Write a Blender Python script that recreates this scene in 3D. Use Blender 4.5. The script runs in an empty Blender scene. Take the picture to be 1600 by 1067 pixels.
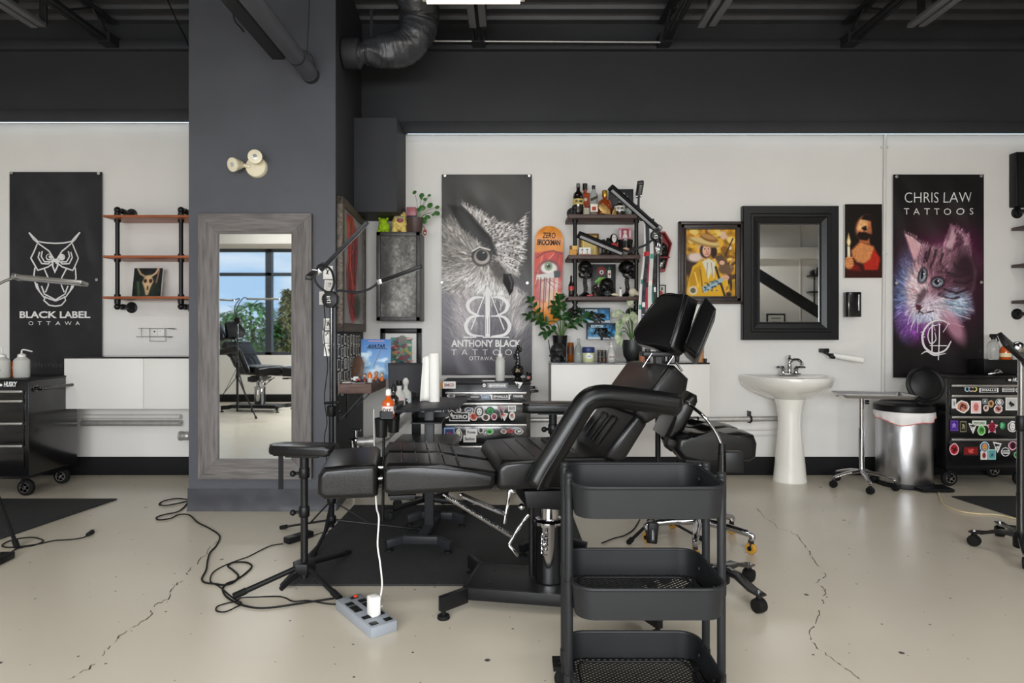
import bpy, bmesh, math, random
import numpy as np
from mathutils import Vector as V, Matrix, noise
PI = math.pi
S = bpy.context.scene
COL = S.collection
random.seed(7); RNG = np.random.default_rng(7)
# ---------------------------------------------------------------- camera (1600x1067 frame), world, lights, exposure
F, YH, H = 1000.0, 520.0, 1.15          # focal length in pixels, horizon row, eye height in metres
cd = bpy.data.cameras.new('camera'); cam = bpy.data.objects.new('camera', cd); COL.objects.link(cam)
cam.location = (0, 0, H); cam.rotation_euler = (PI/2, 0, 0)
cd.sensor_width = 36; cd.lens = 36*F/1600; cd.shift_y = -(533.5-YH)/1600; cd.clip_start = .05
S.camera = cam
S.view_settings.view_transform = 'Standard'; S.view_settings.look = 'None'
S.view_settings.exposure = 0.36; S.view_settings.gamma = 1; S.view_settings.use_curve_mapping = False
w = bpy.data.worlds.new('sky'); S.world = w; w.use_nodes = True
nt = w.node_tree; nt.nodes.clear()
o_ = nt.nodes.new('ShaderNodeOutputWorld'); bg = nt.nodes.new('ShaderNodeBackground'); tc = nt.nodes.new('ShaderNodeTexCoord')
mp = nt.nodes.new('ShaderNodeMapping'); mp.inputs['Scale'].default_value = (2, 2, 9)
nz = nt.nodes.new('ShaderNodeTexNoise'); nz.inputs['Scale'].default_value = 2.2; nz.inputs['Detail'].default_value = 6
rp = nt.nodes.new('ShaderNodeValToRGB'); rp.color_ramp.elements[0].position = .42; rp.color_ramp.elements[1].position = .68
rp.color_ramp.elements[0].color = (.40, .62, .90, 1); rp.color_ramp.elements[1].color = (.92, .96, 1, 1)
nt.links.new(tc.outputs['Generated'], mp.inputs['Vector']); nt.links.new(mp.outputs[0], nz.inputs['Vector'])
nt.links.new(nz.outputs['Fac'], rp.inputs['Fac']); nt.links.new(rp.outputs['Color'], bg.inputs['Color'])
bg.inputs['Strength'].default_value = .95; nt.links.new(bg.outputs[0], o_.inputs['Surface'])
WALL, COLF = 5.18, 4.14                 # depth of the back wall and of the pier front
BACK = -2.4                             # the window wall behind the camera
# ceiling battens; back row added behind the view for frontal light: (x, y, along x?)
LAMPS = [(-4.2,3.7,4),(-.24,3.955,3),(2.9,3.7,4),(-3.6,1.1,17),(0,.7,17),(3.6,1.1,17),(-3.6,-1.2,30),(.2,-1.2,30),(3.8,-1.2,30)]
LAMPZ = 3.22
def area(x, y, z, sx, sy, e, rx=0, col=(1,.985,.955)):
    l = bpy.data.lights.new('area_light','AREA'); l.shape='RECTANGLE'; l.size=sx; l.size_y=sy; l.energy=e; l.color=col
    o = bpy.data.objects.new('area_light',l); COL.objects.link(o); o.location=(x,y,z); o.rotation_euler=(rx,0,0); return o
for x,y,e in LAMPS: area(x,y,LAMPZ-.055,.6 if y>3.9 else 1.3,.16,e)
DAY=84                                  # daylight through each window bay
for cx in (-4.7,-3.4): l=area(cx,BACK+.02,1.65,1.15,1.7,10,PI/2,(.8,.9,1)); l.data.cycles.is_portal=True
for cx in (-2.15,-.9,.35,1.6): area(cx,BACK+.12,1.5,1.15,1.3,DAY,PI/2-.92,(.95,.98,1))  # area lamps put inside the bays, tilted down, standing in for daylight
# ---------------------------------------------------------------- helpers
def X(px,D): return (px-800)/F*D
def Z(py,D): return H-(py-YH)/F*D
def P(px,py,D): return V((X(px,D),D,Z(py,D)))
def G(px,py,z=0):
    D=F*(H-z)/(py-YH); return V((X(px,D),D,z))
def lin(c):
    if isinstance(c,str):
        c=c.lstrip('#'); c=[int(c[i:i+2],16)/255 for i in (0,2,4)]
    return tuple(x/12.92 if x<=.04045 else ((x+.055)/1.055)**2.4 for x in c[:3])
MATS={}
def mat(name,c='#808080',rough=.5,metal=0,noise_=0,scale=20,bump=0,bscale=None,coat=0,trans=0,emit=0,spec=.5,stretch=None,c2=None):
    if name in MATS: return MATS[name]
    m=bpy.data.materials.new(name); m.use_nodes=True; n=m.node_tree; b=n.nodes['Principled BSDF']; col=lin(c)
    b.inputs['Base Color'].default_value=(*col,1); b.inputs['Roughness'].default_value=rough; b.inputs['Metallic'].default_value=metal
    b.inputs['Specular IOR Level'].default_value=spec
    if coat: b.inputs['Coat Weight'].default_value=coat; b.inputs['Coat Roughness'].default_value=.12
    if trans: b.inputs['Transmission Weight'].default_value=trans; b.inputs['IOR'].default_value=1.3
    if emit: b.inputs['Emission Color'].default_value=(*col,1); b.inputs['Emission Strength'].default_value=emit
    if noise_ or bump:
        t=n.nodes.new('ShaderNodeTexCoord'); mpn=n.nodes.new('ShaderNodeMapping'); n.links.new(t.outputs['Object'],mpn.inputs['Vector'])
        if stretch: mpn.inputs['Scale'].default_value=stretch
        z=n.nodes.new('ShaderNodeTexNoise'); z.inputs['Scale'].default_value=scale; z.inputs['Detail'].default_value=5
        n.links.new(mpn.outputs[0],z.inputs['Vector'])
        if noise_:
            r=n.nodes.new('ShaderNodeValToRGB'); r.color_ramp.elements[0].position=.3; r.color_ramp.elements[1].position=.7
            d=lin(c2) if c2 else tuple(x*(1-noise_) for x in col); u=col if c2 else tuple(min(1,x*(1+noise_)) for x in col)
            r.color_ramp.elements[0].color=(*d,1); r.color_ramp.elements[1].color=(*u,1)
            n.links.new(z.outputs['Fac'],r.inputs['Fac']); n.links.new(r.outputs['Color'],b.inputs['Base Color'])
        if bump:
            z2=z
            if bscale: z2=n.nodes.new('ShaderNodeTexNoise'); z2.inputs['Scale'].default_value=bscale; z2.inputs['Detail'].default_value=4; n.links.new(mpn.outputs[0],z2.inputs['Vector'])
            bp=n.nodes.new('ShaderNodeBump'); bp.inputs['Strength'].default_value=bump; bp.inputs['Distance'].default_value=.01
            n.links.new(z2.outputs['Fac'],bp.inputs['Height']); n.links.new(bp.outputs[0],b.inputs['Normal'])
    MATS[name]=m; return m
def ink(rough=.5,spec=.22,name='printed_ink',coat=0):  # printed colours, one colour per point of the print
    if name in MATS: return MATS[name]
    m=mat(name,'#808080',rough,spec=spec,coat=coat); n=m.node_tree; a=n.nodes.new('ShaderNodeAttribute'); a.attribute_name='Col'
    n.links.new(a.outputs['Color'],n.nodes['Principled BSDF'].inputs['Base Color']); return m
def bezel(px): return px
MW={}
def link(name,me,parent=None):
    o=bpy.data.objects.new(name,me); COL.objects.link(o)
    if parent: o.parent=parent; MW[o]=MW[parent]
    else: MW[o]=Matrix()
    return o
def tag(o,label=None,cat=None,group=None,kind=None):
    for k,v in (('label',label),('category',cat),('group',group),('kind',kind)):
        if v: o[k]=v
    return o
def thing(name,label,cat,loc,rz=0,group=None):
    o=bpy.data.objects.new(name,None); o.empty_display_size=.05; COL.objects.link(o); o.location=loc; o.rotation_euler=(0,0,rz)
    MW[o]=Matrix.Translation(V(loc))@Matrix.Rotation(rz,4,'Z'); return tag(o,label,cat,group)
def copies(o): return [c for c in o.children]
def dup(root,loc=None,rz=None,label=None,cat=None):
    def cp(o,par):
        c=o.copy(); COL.objects.link(c)
        if par: c.parent=par
        for ch in o.children: cp(ch,c)
        return c
    r=cp(root,None)
    if loc is not None: r.location=loc
    if rz is not None: r.rotation_euler=(0,0,rz)
    MW[r]=Matrix.Translation(r.location)@Matrix.Rotation(r.rotation_euler[2],4,'Z')
    if label: r['label']=label
    if cat: r['category']=cat
    return r
def spl(pts,n=8,closed=False):
    pts=[V(p) for p in pts]; N=len(pts); out=[]
    for i in range(N if closed else N-1):
        g=(lambda k:pts[k%N]) if closed else (lambda k:pts[max(0,min(N-1,k))])
        a,b,c,d=g(i-1),g(i),g(i+1),g(i+2)
        for j in range(n):
            t=j/n; out.append(.5*((2*b)+(c-a)*t+(2*a-5*b+4*c-d)*t*t+(3*b-a-3*c+d)*t**3))
    if not closed: out.append(pts[-1])
    return out
def rr(w_,h_,r,n=4,cx=0,cy=0):   # rounded rectangle outline
    o=[]
    for sx,sy,a in ((1,1,0),(-1,1,90),(-1,-1,180),(1,-1,270)):
        for k in range(n+1):
            t=math.radians(a+90*k/n); o.append((cx+sx*(w_/2-r)+r*math.cos(t),cy+sy*(h_/2-r)+r*math.sin(t)))
    return o
def circ(r,n=16,cx=0,cy=0,ry=None): return [(cx+r*math.cos(2*PI*k/n),cy+(ry or r)*math.sin(2*PI*k/n)) for k in range(n)]
def frame_of(d):
    d=V(d).normalized(); u=V((0,0,1)) if abs(d.z)<.95 else V((1,0,0)); a=d.cross(u).normalized(); return a,d.cross(a)
class MB:
    def __init__(s): s.bm=bmesh.new(); s.cl=None
    def _bev(s,vs,bev,seg):
        if bev:
            es=list({e for v in vs for e in v.link_edges}); bmesh.ops.bevel(s.bm,geom=es,offset=bev,segments=seg,profile=.5,affect='EDGES',clamp_overlap=True)
    def box(s,c,d,rot=None,bev=0,seg=2):
        m=Matrix.Translation(V(c))@(rot.to_4x4() if rot else Matrix())@Matrix.Diagonal((*d,1))
        r=bmesh.ops.create_cube(s.bm,size=1,matrix=m); s._bev(r['verts'],bev,seg); return s
    def bb(s,a,b,bev=0,seg=2): # box from two corners
        a,b=V(a),V(b); return s.box((a+b)/2,[max(1e-5,abs(b[i]-a[i])) for i in range(3)],None,bev,seg)
    def beam(s,p,q,wd,ht,bev=0,up=None): # rectangular bar p->q
        p,q=V(p),V(q); d=(q-p).normalized(); u=V(up or (0,0,1))
        if abs(d.dot(u))>.98: u=V((0,1,0))
        a=d.cross(u).normalized(); b=a.cross(d)
        return s.box((p+q)/2,((q-p).length,wd,ht),Matrix((d,a,b)).transposed(),bev)
    def cyl(s,p,q,r0,r1=None,seg=16,bev=0):
        r1=r0 if r1 is None else r1; p,q=V(p),V(q); a,b=frame_of(q-p)
        A=[s.bm.verts.new(p+r0*(math.cos(2*PI*k/seg)*a+math.sin(2*PI*k/seg)*b)) for k in range(seg)]
        B=[s.bm.verts.new(q+r1*(math.cos(2*PI*k/seg)*a+math.sin(2*PI*k/seg)*b)) for k in range(seg)]
        for k in range(seg): s.bm.faces.new((A[k],B[k],B[(k+1)%seg],A[(k+1)%seg]))
        s.bm.faces.new(A); s.bm.faces.new(B[::-1])
        if bev:
            es=[e for v in A+B for e in v.link_edges if (e.verts[0] in A)==(e.verts[1] in A)]; bmesh.ops.bevel(s.bm,geom=list(set(es)),offset=bev,segments=2,profile=.5,affect='EDGES')
        return s
    def tube(s,pts,r,seg=10,closed=False,cap=True,flat=1.0):
        pts=[V(p) for p in pts]; N=len(pts); R=[float(x) for x in r] if hasattr(r,"__len__") else [r]*N; rings=[]; a=None
        for i,p in enumerate(pts):
            d=(pts[(i+1)%N]-pts[i-1]) if (closed or 0<i<N-1) else (pts[1]-pts[0] if i==0 else pts[-1]-pts[-2])
            if d.length<1e-9: d=V((0,0,1))
            d.normalize()
            if a is None: a,b=frame_of(d)
            else:
                a=(a-d*a.dot(d)); a=a.normalized() if a.length>1e-6 else frame_of(d)[0]; b=d.cross(a)
            rings.append([s.bm.verts.new(p+R[i]*(math.cos(2*PI*k/seg)*a+flat*math.sin(2*PI*k/seg)*b)) for k in range(seg)])
        for i in range(N if closed else N-1):
            A,B=rings[i],rings[(i+1)%N]
            for k in range(seg): s.bm.faces.new((A[k],B[k],B[(k+1)%seg],A[(k+1)%seg]))
        if cap and not closed: s.bm.faces.new(rings[0]); s.bm.faces.new(rings[-1][::-1])
        return s
    def lathe(s,prof,o=(0,0,0),seg=24,axis=(0,0,1),sx=1,sy=1):
        o=V(o); ax=V(axis).normalized()
        a,b=(V((1,0,0)),V((0,1,0))) if abs(ax.z)>.99 else frame_of(ax)
        if abs(ax.z)>.99 and ax.z<0: b=-b
        rings=[]
        for r,z in prof:
            if r<1e-6: rings.append([s.bm.verts.new(o+ax*z)])
            else: rings.append([s.bm.verts.new(o+ax*z+r*(sx*math.cos(2*PI*k/seg)*a+sy*math.sin(2*PI*k/seg)*b)) for k in range(seg)])
        for A,B in zip(rings,rings[1:]):
            for k in range(seg):
                j=(k+1)%seg
                if len(A)==1 and len(B)==1: continue
                elif len(A)==1: s.bm.faces.new((A[0],B[k],B[j]))
                elif len(B)==1: s.bm.faces.new((A[k],B[0],A[j]))
                else: s.bm.faces.new((A[k],B[k],B[j],A[j]))
        if len(rings[0])>1: s.bm.faces.new(rings[0])
        if len(rings[-1])>1: s.bm.faces.new(rings[-1][::-1])
        return s
    def prism(s,poly,fn,t0,t1,bev=0,seg=2): # poly 2-D, fn(a,b,t)->point
        A=[s.bm.verts.new(V(fn(a,b,t0))) for a,b in poly]; B=[s.bm.verts.new(V(fn(a,b,t1))) for a,b in poly]; n=len(A)
        for k in range(n): s.bm.faces.new((A[k],A[(k+1)%n],B[(k+1)%n],B[k]))
        s.bm.faces.new(A[::-1]); s.bm.faces.new(B)
        if bev:
            es=[e for e in {e for v in A+B for e in v.link_edges} if (e.verts[0] in A)==(e.verts[1] in A)]
            bmesh.ops.bevel(s.bm,geom=es,offset=bev,segments=seg,profile=.5,affect='EDGES',clamp_overlap=True)
        return s
    def ball(s,c,r,rot=None,seg=16,rings=10,fn=None):
        r=r if hasattr(r,'__len__') else (r,r,r); m=Matrix.Translation(V(c))@(rot.to_4x4() if rot else Matrix())@Matrix.Diagonal((*r,1))
        q=bmesh.ops.create_uvsphere(s.bm,u_segments=seg,v_segments=rings,radius=1)
        for v in q['verts']:
            if fn: v.co=v.co*fn(v.co)
            v.co=m@v.co
        return s
    def face(s,pts):
        s.bm.faces.new([s.bm.verts.new(V(p)) for p in pts]); return s
    def grid(s,fn,nu,nv,close=False):
        R=[[s.bm.verts.new(V(fn(i/nu,j/nv))) for i in range(nu+1)] for j in range(nv+1)]
        for j in range(nv):
            for i in range(nu): s.bm.faces.new((R[j][i],R[j][i+1],R[j+1][i+1],R[j+1][i]))
        return s
    def leaf(s,base,d,L,wd,up=(0,0,1),droop=.25,n=4):
        base,d=V(base),V(d).normalized(); sd=d.cross(V(up)); sd=sd.normalized() if sd.length>1e-4 else V((1,0,0)); u=sd.cross(d)
        rows=[]
        for k in range(n+1):
            t=k/n; c=base+d*L*t-V((0,0,1))*droop*L*t*t; h=wd*math.sin(PI*min(1,.04+t*.96))**.8*(1-.25*t)*.5
            rows.append([s.bm.verts.new(c-sd*h+u*h*.25),s.bm.verts.new(c),s.bm.verts.new(c+sd*h+u*h*.25)])
        for A,B in zip(rows,rows[1:]):
            for i in range(2): s.bm.faces.new((A[i],A[i+1],B[i+1],B[i]))
        return s
    def build(s,name,m,parent=None,local=False,sharp=40,mods=None,recalc=True):
        if recalc: bmesh.ops.recalc_face_normals(s.bm,faces=s.bm.faces)
        if parent and not local: s.bm.transform(MW[parent].inverted())
        me=bpy.data.meshes.new(name); s.bm.to_mesh(me); s.bm.free(); me.materials.append(m)
        me.shade_smooth(); me.set_sharp_from_angle(angle=math.radians(sharp))
        return link(name,me,parent)
def origin(o):  # put a top-level mesh's origin at the middle of its base
    me=o.data; n=len(me.vertices); a=np.empty(n*3); me.vertices.foreach_get('co',a); a=a.reshape(-1,3)
    c=V(((a[:,0].min()+a[:,0].max())/2,(a[:,1].min()+a[:,1].max())/2,a[:,2].min()))
    me.transform(Matrix.Translation(-c)); o.location=c; MW[o]=Matrix.Translation(c); return o
def solo(name,mb,m,label,cat,group=None,**k):   # a thing that is one mesh
    return tag(origin(mb.build(name,m,**k)),label,cat,group)
def struct(name,mb,m,parent=None,**k): return tag(mb.build(name,m,parent,**k),kind='structure')
_txt={}
def text_faces(st,bold=0,space=1.0,italic=0):
    k=(st,bold,space,italic)
    if k not in _txt:
        cu=bpy.data.curves.new('t','FONT'); cu.body=st; cu.size=1; cu.offset=bold; cu.space_character=space; cu.resolution_u=3; cu.shear=italic; cu.align_x='LEFT'
        ob=bpy.data.objects.new('t',cu); COL.objects.link(ob); dg=bpy.context.evaluated_depsgraph_get()
        me=bpy.data.meshes.new_from_object(ob.evaluated_get(dg)); vs=[v.co.copy() for v in me.vertices]; fs=[tuple(p.vertices) for p in me.polygons]
        bpy.data.objects.remove(ob); bpy.data.curves.remove(cu); bpy.data.meshes.remove(me)
        x0=min(v.x for v in vs); x1=max(v.x for v in vs); y0=min(v.y for v in vs); y1=max(v.y for v in vs)
        _txt[k]=([((v.x-x0)/(x1-x0),(v.y-y0)/(y1-y0)) for v in vs],fs)
    return _txt[k]
class Print:
    """coloured flat shapes laid on a plane: o = lower-left corner, u/v = unit right/up, n = outward normal."""
    def __init__(s,o,u,v,n): s.o,s.u,s.v,s.n=V(o),V(u),V(v),V(n); s.vs=[]; s.fs=[]; s.cs=[]; s.k=0
    def at(s,a,b,h): return s.o+s.u*a+s.v*b+s.n*h
    def poly(s,pts,c,h=None):
        s.k+=1; h=.0004+s.k*.00006 if h is None else h; b=len(s.vs)
        s.vs+=[s.at(a,c_,h) for a,c_ in pts]; s.fs.append(tuple(range(b,b+len(pts)))); s.cs.append(lin(c)); return s
    def rect(s,a,b,w_,h_,c): return s.poly([(a,b),(a+w_,b),(a+w_,b+h_),(a,b+h_)],c)
    def disc(s,a,b,r,c,ry=None,n=16): return s.poly(circ(r,n,a,b,ry),c)
    def line(s,pts,wd,c,closed=False):
        s.k+=1; h=.0004+s.k*.00006; P_=[V((p[0],p[1])) for p in pts]; n=len(P_); L=[];R=[]
        wds=wd if hasattr(wd,'__len__') else [wd]*n
        for i in range(n):
            d=(P_[(i+1)%n]-P_[i-1]) if (closed or 0<i<n-1) else (P_[1]-P_[0] if i==0 else P_[-1]-P_[-2])
            d=d.normalized() if d.length>1e-9 else V((1,0)); q=V((-d.y,d.x))*wds[i]/2; L.append(P_[i]+q); R.append(P_[i]-q)
        for i in range(n if closed else n-1):
            j=(i+1)%n; b=len(s.vs); s.vs+=[s.at(p.x,p.y,h) for p in (R[i],R[j],L[j],L[i])]; s.fs.append((b,b+1,b+2,b+3)); s.cs.append(lin(c))
        return s
    def text(s,st,a,b,w_,h_,c,bold=0,space=1.0,italic=0):
        s.k+=1; h=.0004+s.k*.00006; vs,fs=text_faces(st,bold,space,italic); B=len(s.vs)
        s.vs+=[s.at(a+x*w_,b+y*h_,h) for x,y in vs]; s.fs+=[tuple(B+i for i in f) for f in fs]; s.cs+=[lin(c)]*len(fs); return s
    def build(s,name,m,parent=None):
        Mi=MW[parent].inverted() if parent else Matrix()
        me=bpy.data.meshes.new(name); me.from_pydata([Mi@v for v in s.vs],[],s.fs)
        at=me.color_attributes.new('Col','FLOAT_COLOR','CORNER'); d=[]
        for f,c in zip(s.fs,s.cs): d+=[*c,1]*len(f)
        at.data.foreach_set('color',d); me.materials.append(m)
        nn=s.n
        R_=MW[parent].to_3x3().inverted() if parent else Matrix.Identity(3)
        if me.polygons and sum((1 if p.normal.dot(R_@nn)>0 else -1) for p in me.polygons)<0: me.flip_normals()
        return link(name,me,parent)
class Canvas:
    """a small painted raster, laid on a fine mesh as one colour per point."""
    def __init__(s,w_,h_,c): s.w,s.h=w_,h_; s.a=np.empty((h_,w_,3)); s.a[:]=[int(c[1+2*i:3+2*i],16)/255 for i in range(3)]; s.yy,s.xx=np.mgrid[0:h_,0:w_].astype(float)
    def c(s,c): return np.array([int(c[1+2*i:3+2*i],16)/255 for i in range(3)]) if isinstance(c,str) else np.array(c,float)
    def mask(s,m,c,al=1): s.a+= (m*al)[...,None]*(s.c(c)-s.a); return s
    def ell(s,x,y,rx,ry,c,soft=.15,al=1,rot=0):
        t=math.radians(rot); dx=s.xx-x; dy=s.yy-y; u=(dx*math.cos(t)+dy*math.sin(t))/rx; v=(-dx*math.sin(t)+dy*math.cos(t))/ry
        return s.mask(np.clip((1-np.sqrt(u*u+v*v))/soft+.5,0,1),c,al)
    def pmask(s,pts,soft=1.0):
        m=np.zeros((s.h,s.w),bool); n=len(pts); d=np.full((s.h,s.w),1e9)
        for i in range(n):
            (x0,y0),(x1,y1)=pts[i],pts[(i+1)%n]
            if y0!=y1: m^=((s.yy<y0)!=(s.yy<y1))&(s.xx<(x1-x0)*(s.yy-y0)/(y1-y0)+x0)
            L=(x1-x0)**2+(y1-y0)**2+1e-9; t=np.clip(((s.xx-x0)*(x1-x0)+(s.yy-y0)*(y1-y0))/L,0,1)
            d=np.minimum(d,np.hypot(s.xx-x0-t*(x1-x0),s.yy-y0-t*(y1-y0)))
        return np.clip(np.where(m,d,-d)/soft+.5,0,1)
    def poly(s,pts,c,soft=1.0,al=1): return s.mask(s.pmask(pts,soft),c,al)
    def line(s,pts,wd,c,al=1):
        for (x0,y0),(x1,y1) in zip(pts,pts[1:]):
            a0=int(max(0,min(x0,x1)-wd-2)); a1=int(min(s.w,max(x0,x1)+wd+3)); b0=int(max(0,min(y0,y1)-wd-2)); b1=int(min(s.h,max(y0,y1)+wd+3))
            if a1<=a0 or b1<=b0: continue
            xx=s.xx[b0:b1,a0:a1]; yy=s.yy[b0:b1,a0:a1]; L=(x1-x0)**2+(y1-y0)**2+1e-9
            t=np.clip(((xx-x0)*(x1-x0)+(yy-y0)*(y1-y0))/L,0,1); d=np.hypot(xx-x0-t*(x1-x0),yy-y0-t*(y1-y0))
            m=np.clip(wd/2-d+.5,0,1)*al; s.a[b0:b1,a0:a1]+=m[...,None]*(s.c(c)-s.a[b0:b1,a0:a1])
        return s
    def fur(s,n,mask,dirf,L,contrast,rng=RNG):  # short strokes that follow dirf, lighter or darker than what lies under
        ys,xs=np.nonzero(mask>.4)
        if len(xs)==0: return s
        for k in rng.integers(0,len(xs),n):
            x,y=float(xs[k]),float(ys[k]); t=dirf(x,y)+rng.normal(0,.22); l=L*rng.uniform(.5,1.3); b=s.a[int(y),int(x)]
            q=np.clip(b*(1+contrast*rng.choice([-1,1])*rng.uniform(.3,1)),0,1)
            s.line([(x,y),(x+l*math.cos(t),y+l*math.sin(t))],rng.uniform(.7,1.3),q,.75)
        return s
    def noise(s,amp,sc):
        h2,w2=int(s.h/sc)+2,int(s.w/sc)+2; g=RNG.normal(0,1,(h2,w2)); fy=s.yy/sc; fx=s.xx/sc; iy=fy.astype(int); ix=fx.astype(int); ty=fy-iy; tx=fx-ix
        v=g[iy,ix]*(1-tx)*(1-ty)+g[iy,ix+1]*tx*(1-ty)+g[iy+1,ix]*(1-tx)*ty+g[iy+1,ix+1]*tx*ty; s.a=np.clip(s.a*(1+amp*v[...,None]),0,1); return s
    def build(s,name,m,parent,o,u,v,n,sx,sy,bulge=None):  # o = lower-left corner
        o,u,v,n=V(o),V(u),V(v),V(n); Mi=MW[parent].inverted() if parent else Matrix(); h_,w_=s.h,s.w
        us=np.linspace(0,1,w_); vs=np.linspace(1,0,h_); A=np.empty((h_,w_,3))
        bl=bulge(us[None,:].repeat(h_,0),vs[:,None].repeat(w_,1)) if bulge else np.zeros((h_,w_))
        O=Mi@o; R_=Mi.to_3x3(); U,W_,N_=R_@u,R_@v,R_@n
        A[:]=np.array(O)+us[None,:,None]*sx*np.array(U)+vs[:,None,None]*sy*np.array(W_)+bl[...,None]*np.array(N_)
        i=np.arange(h_*w_).reshape(h_,w_); f=np.stack([i[1:,:-1],i[1:,1:],i[:-1,1:],i[:-1,:-1]],-1).reshape(-1,4)
        me=bpy.data.meshes.new(name); me.vertices.add(h_*w_); me.vertices.foreach_set('co',A.ravel()); nf=len(f)
        me.loops.add(nf*4); me.loops.foreach_set('vertex_index',f.ravel().astype(np.int32)); me.polygons.add(nf)
        me.polygons.foreach_set('loop_start',np.arange(0,nf*4,4,dtype=np.int32)); me.update(calc_edges=True); me.shade_smooth()
        at=me.color_attributes.new('Col','FLOAT_COLOR','POINT'); a=np.clip(s.a,0,1); L_=np.where(a<=.04045,a/12.92,((a+.055)/1.055)**2.4)
        at.data.foreach_set('color',np.concatenate([L_,np.ones((h_,w_,1))],-1).ravel().astype(np.float32)); me.materials.append(m)
        return link(name,me,parent)
BACKN=(V((1,0,0)),V((0,0,1)),V((0,-1,0)))   # right, up, towards the room, for things on the back wall
# ---------------------------------------------------------------- shared materials
M_wall=mat('white_wall_paint','#e2dfdb',.75,noise_=.02,scale=3,bump=.06,bscale=60)
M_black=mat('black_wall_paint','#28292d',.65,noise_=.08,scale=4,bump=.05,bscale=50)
M_pier=mat('charcoal_paint','#494a51',.5,noise_=.08,scale=3.5,bump=.04,bscale=40)
M_base=mat('black_vinyl','#19191b',.65,bump=.05,scale=30,spec=.15)
M_bmetal=mat('black_powder_coat','#121214',.4,noise_=.1,scale=40,spec=.3)
M_bgloss=mat('black_gloss_enamel','#101012',.2,coat=.4)
M_gmetal=mat('charcoal_painted_steel','#26272a',.45,noise_=.08,scale=30,spec=.3)
M_plas=mat('black_plastic','#0e0e10',.42,spec=.3)
M_rub=mat('black_rubber','#0e0e0e',.7,spec=.25)
M_chrome=mat('chrome','#b9b9bc',.1,1)
M_steel=mat('brushed_steel','#b9b9bc',.28,1,bump=.05,scale=60,stretch=(40,40,.6))
M_alu=mat('satin_aluminium','#c6c4c0',.35,1)
M_leather=mat('black_leather','#0b0b0c',.3,bump=.07,scale=220,spec=.36)
M_white=mat('white_laminate','#e4e1dc',.42)
M_wplas=mat('white_plastic','#e6e4df',.4)
M_cream=mat('cream_plastic','#e2d9bd',.4)
M_ceram=mat('white_porcelain','#e9e6df',.12,coat=.5)
M_wood=mat('oiled_brown_wood','#8a4f33',.5,noise_=.35,scale=4,stretch=(1.2,14,14))
M_dwood=mat('dark_stained_wood','#4e3b36',.55,noise_=.35,scale=4,stretch=(1.2,14,14))
M_pipe=mat('black_iron_pipe','#0f1011',.42,.2,noise_=.2,scale=50)
M_gpipe=mat('galvanised_conduit','#b6b4b1',.4,.6,noise_=.1,scale=30)
M_wpipe=mat('white_painted_pipe','#d6d3ce',.5)
M_paper=mat('white_paper','#efece6',.8)
M_mirror=mat('mirror_glass','#eef1f0',.015,1)
M_mat=mat('black_foam_mat','#212122',.75,noise_=.3,scale=60,bump=.4,bscale=220)
M_clear=mat('clear_plastic','#eef0ee',.08,trans=.85)
M_trans=mat('frosted_plastic','#e3e2dc',.35,trans=.35)
M_ink=ink(); M_vinyl=ink(.42,.3,'printed_vinyl'); M_glossy=ink(.32,.35,'printed_gloss')
# ---------------------------------------------------------------- room
fm=mat('painted_concrete_floor','#c6bdac',.3,noise_=.03,scale=1.2)
n=fm.node_tree; b=n.nodes['Principled BSDF']; b.inputs['Coat Weight'].default_value=.35; b.inputs['Coat Roughness'].default_value=.2
src=b.inputs['Base Color'].links[0].from_socket; tcn=n.nodes.new('ShaderNodeTexCoord')
for sc,lo,hi,dark in ((2.7,.0,.010,'#40372f'),(3.9,.0,.009,'#6a5d50'),(1.1,.0,.008,'#2f2822')):  # scattered chips and scuffs
    vo=n.nodes.new('ShaderNodeTexVoronoi'); vo.voronoi_dimensions='2D'; vo.inputs['Scale'].default_value=sc; n.links.new(tcn.outputs['Object'],vo.inputs['Vector'])
    mr=n.nodes.new('ShaderNodeMapRange'); mr.inputs['From Min'].default_value=hi; mr.inputs['From Max'].default_value=hi+.006; n.links.new(vo.outputs['Distance'],mr.inputs['Value'])
    mx=n.nodes.new('ShaderNodeMix'); mx.data_type='RGBA'; mx.inputs['A'].default_value=(*lin(dark),1)
    n.links.new(mr.outputs['Result'],mx.inputs['Factor']); n.links.new(src,mx.inputs['B']); src=mx.outputs['Result']
n.links.new(src,b.inputs['Base Color'])
nz2=n.nodes.new('ShaderNodeTexNoise'); nz2.inputs['Scale'].default_value=2.5; nz2.inputs['Detail'].default_value=5
mr2=n.nodes.new('ShaderNodeMapRange'); mr2.inputs['To Min'].default_value=.22; mr2.inputs['To Max'].default_value=.42
n.links.new(tcn.outputs['Object'],nz2.inputs['Vector']); n.links.new(nz2.outputs['Fac'],mr2.inputs['Value']); n.links.new(mr2.outputs[0],b.inputs['Roughness'])
XL,XR,TOP=-6.6,7.4,3.62
struct('floor',MB().bb((XL,BACK-.2,-.1),(XR,WALL+.15,0)),fm)
struct('wall_back',MB().bb((XL,WALL,0),(XR,WALL+.15,TOP)),M_wall)
struct('wall_left',MB().bb((XL-.15,BACK-.2,-.1),(XL,WALL+.15,TOP+.1)),M_wall)
struct('wall_right',MB().bb((XR,BACK-.2,-.1),(XR+.15,WALL+.15,TOP+.1)),M_wall)
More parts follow.
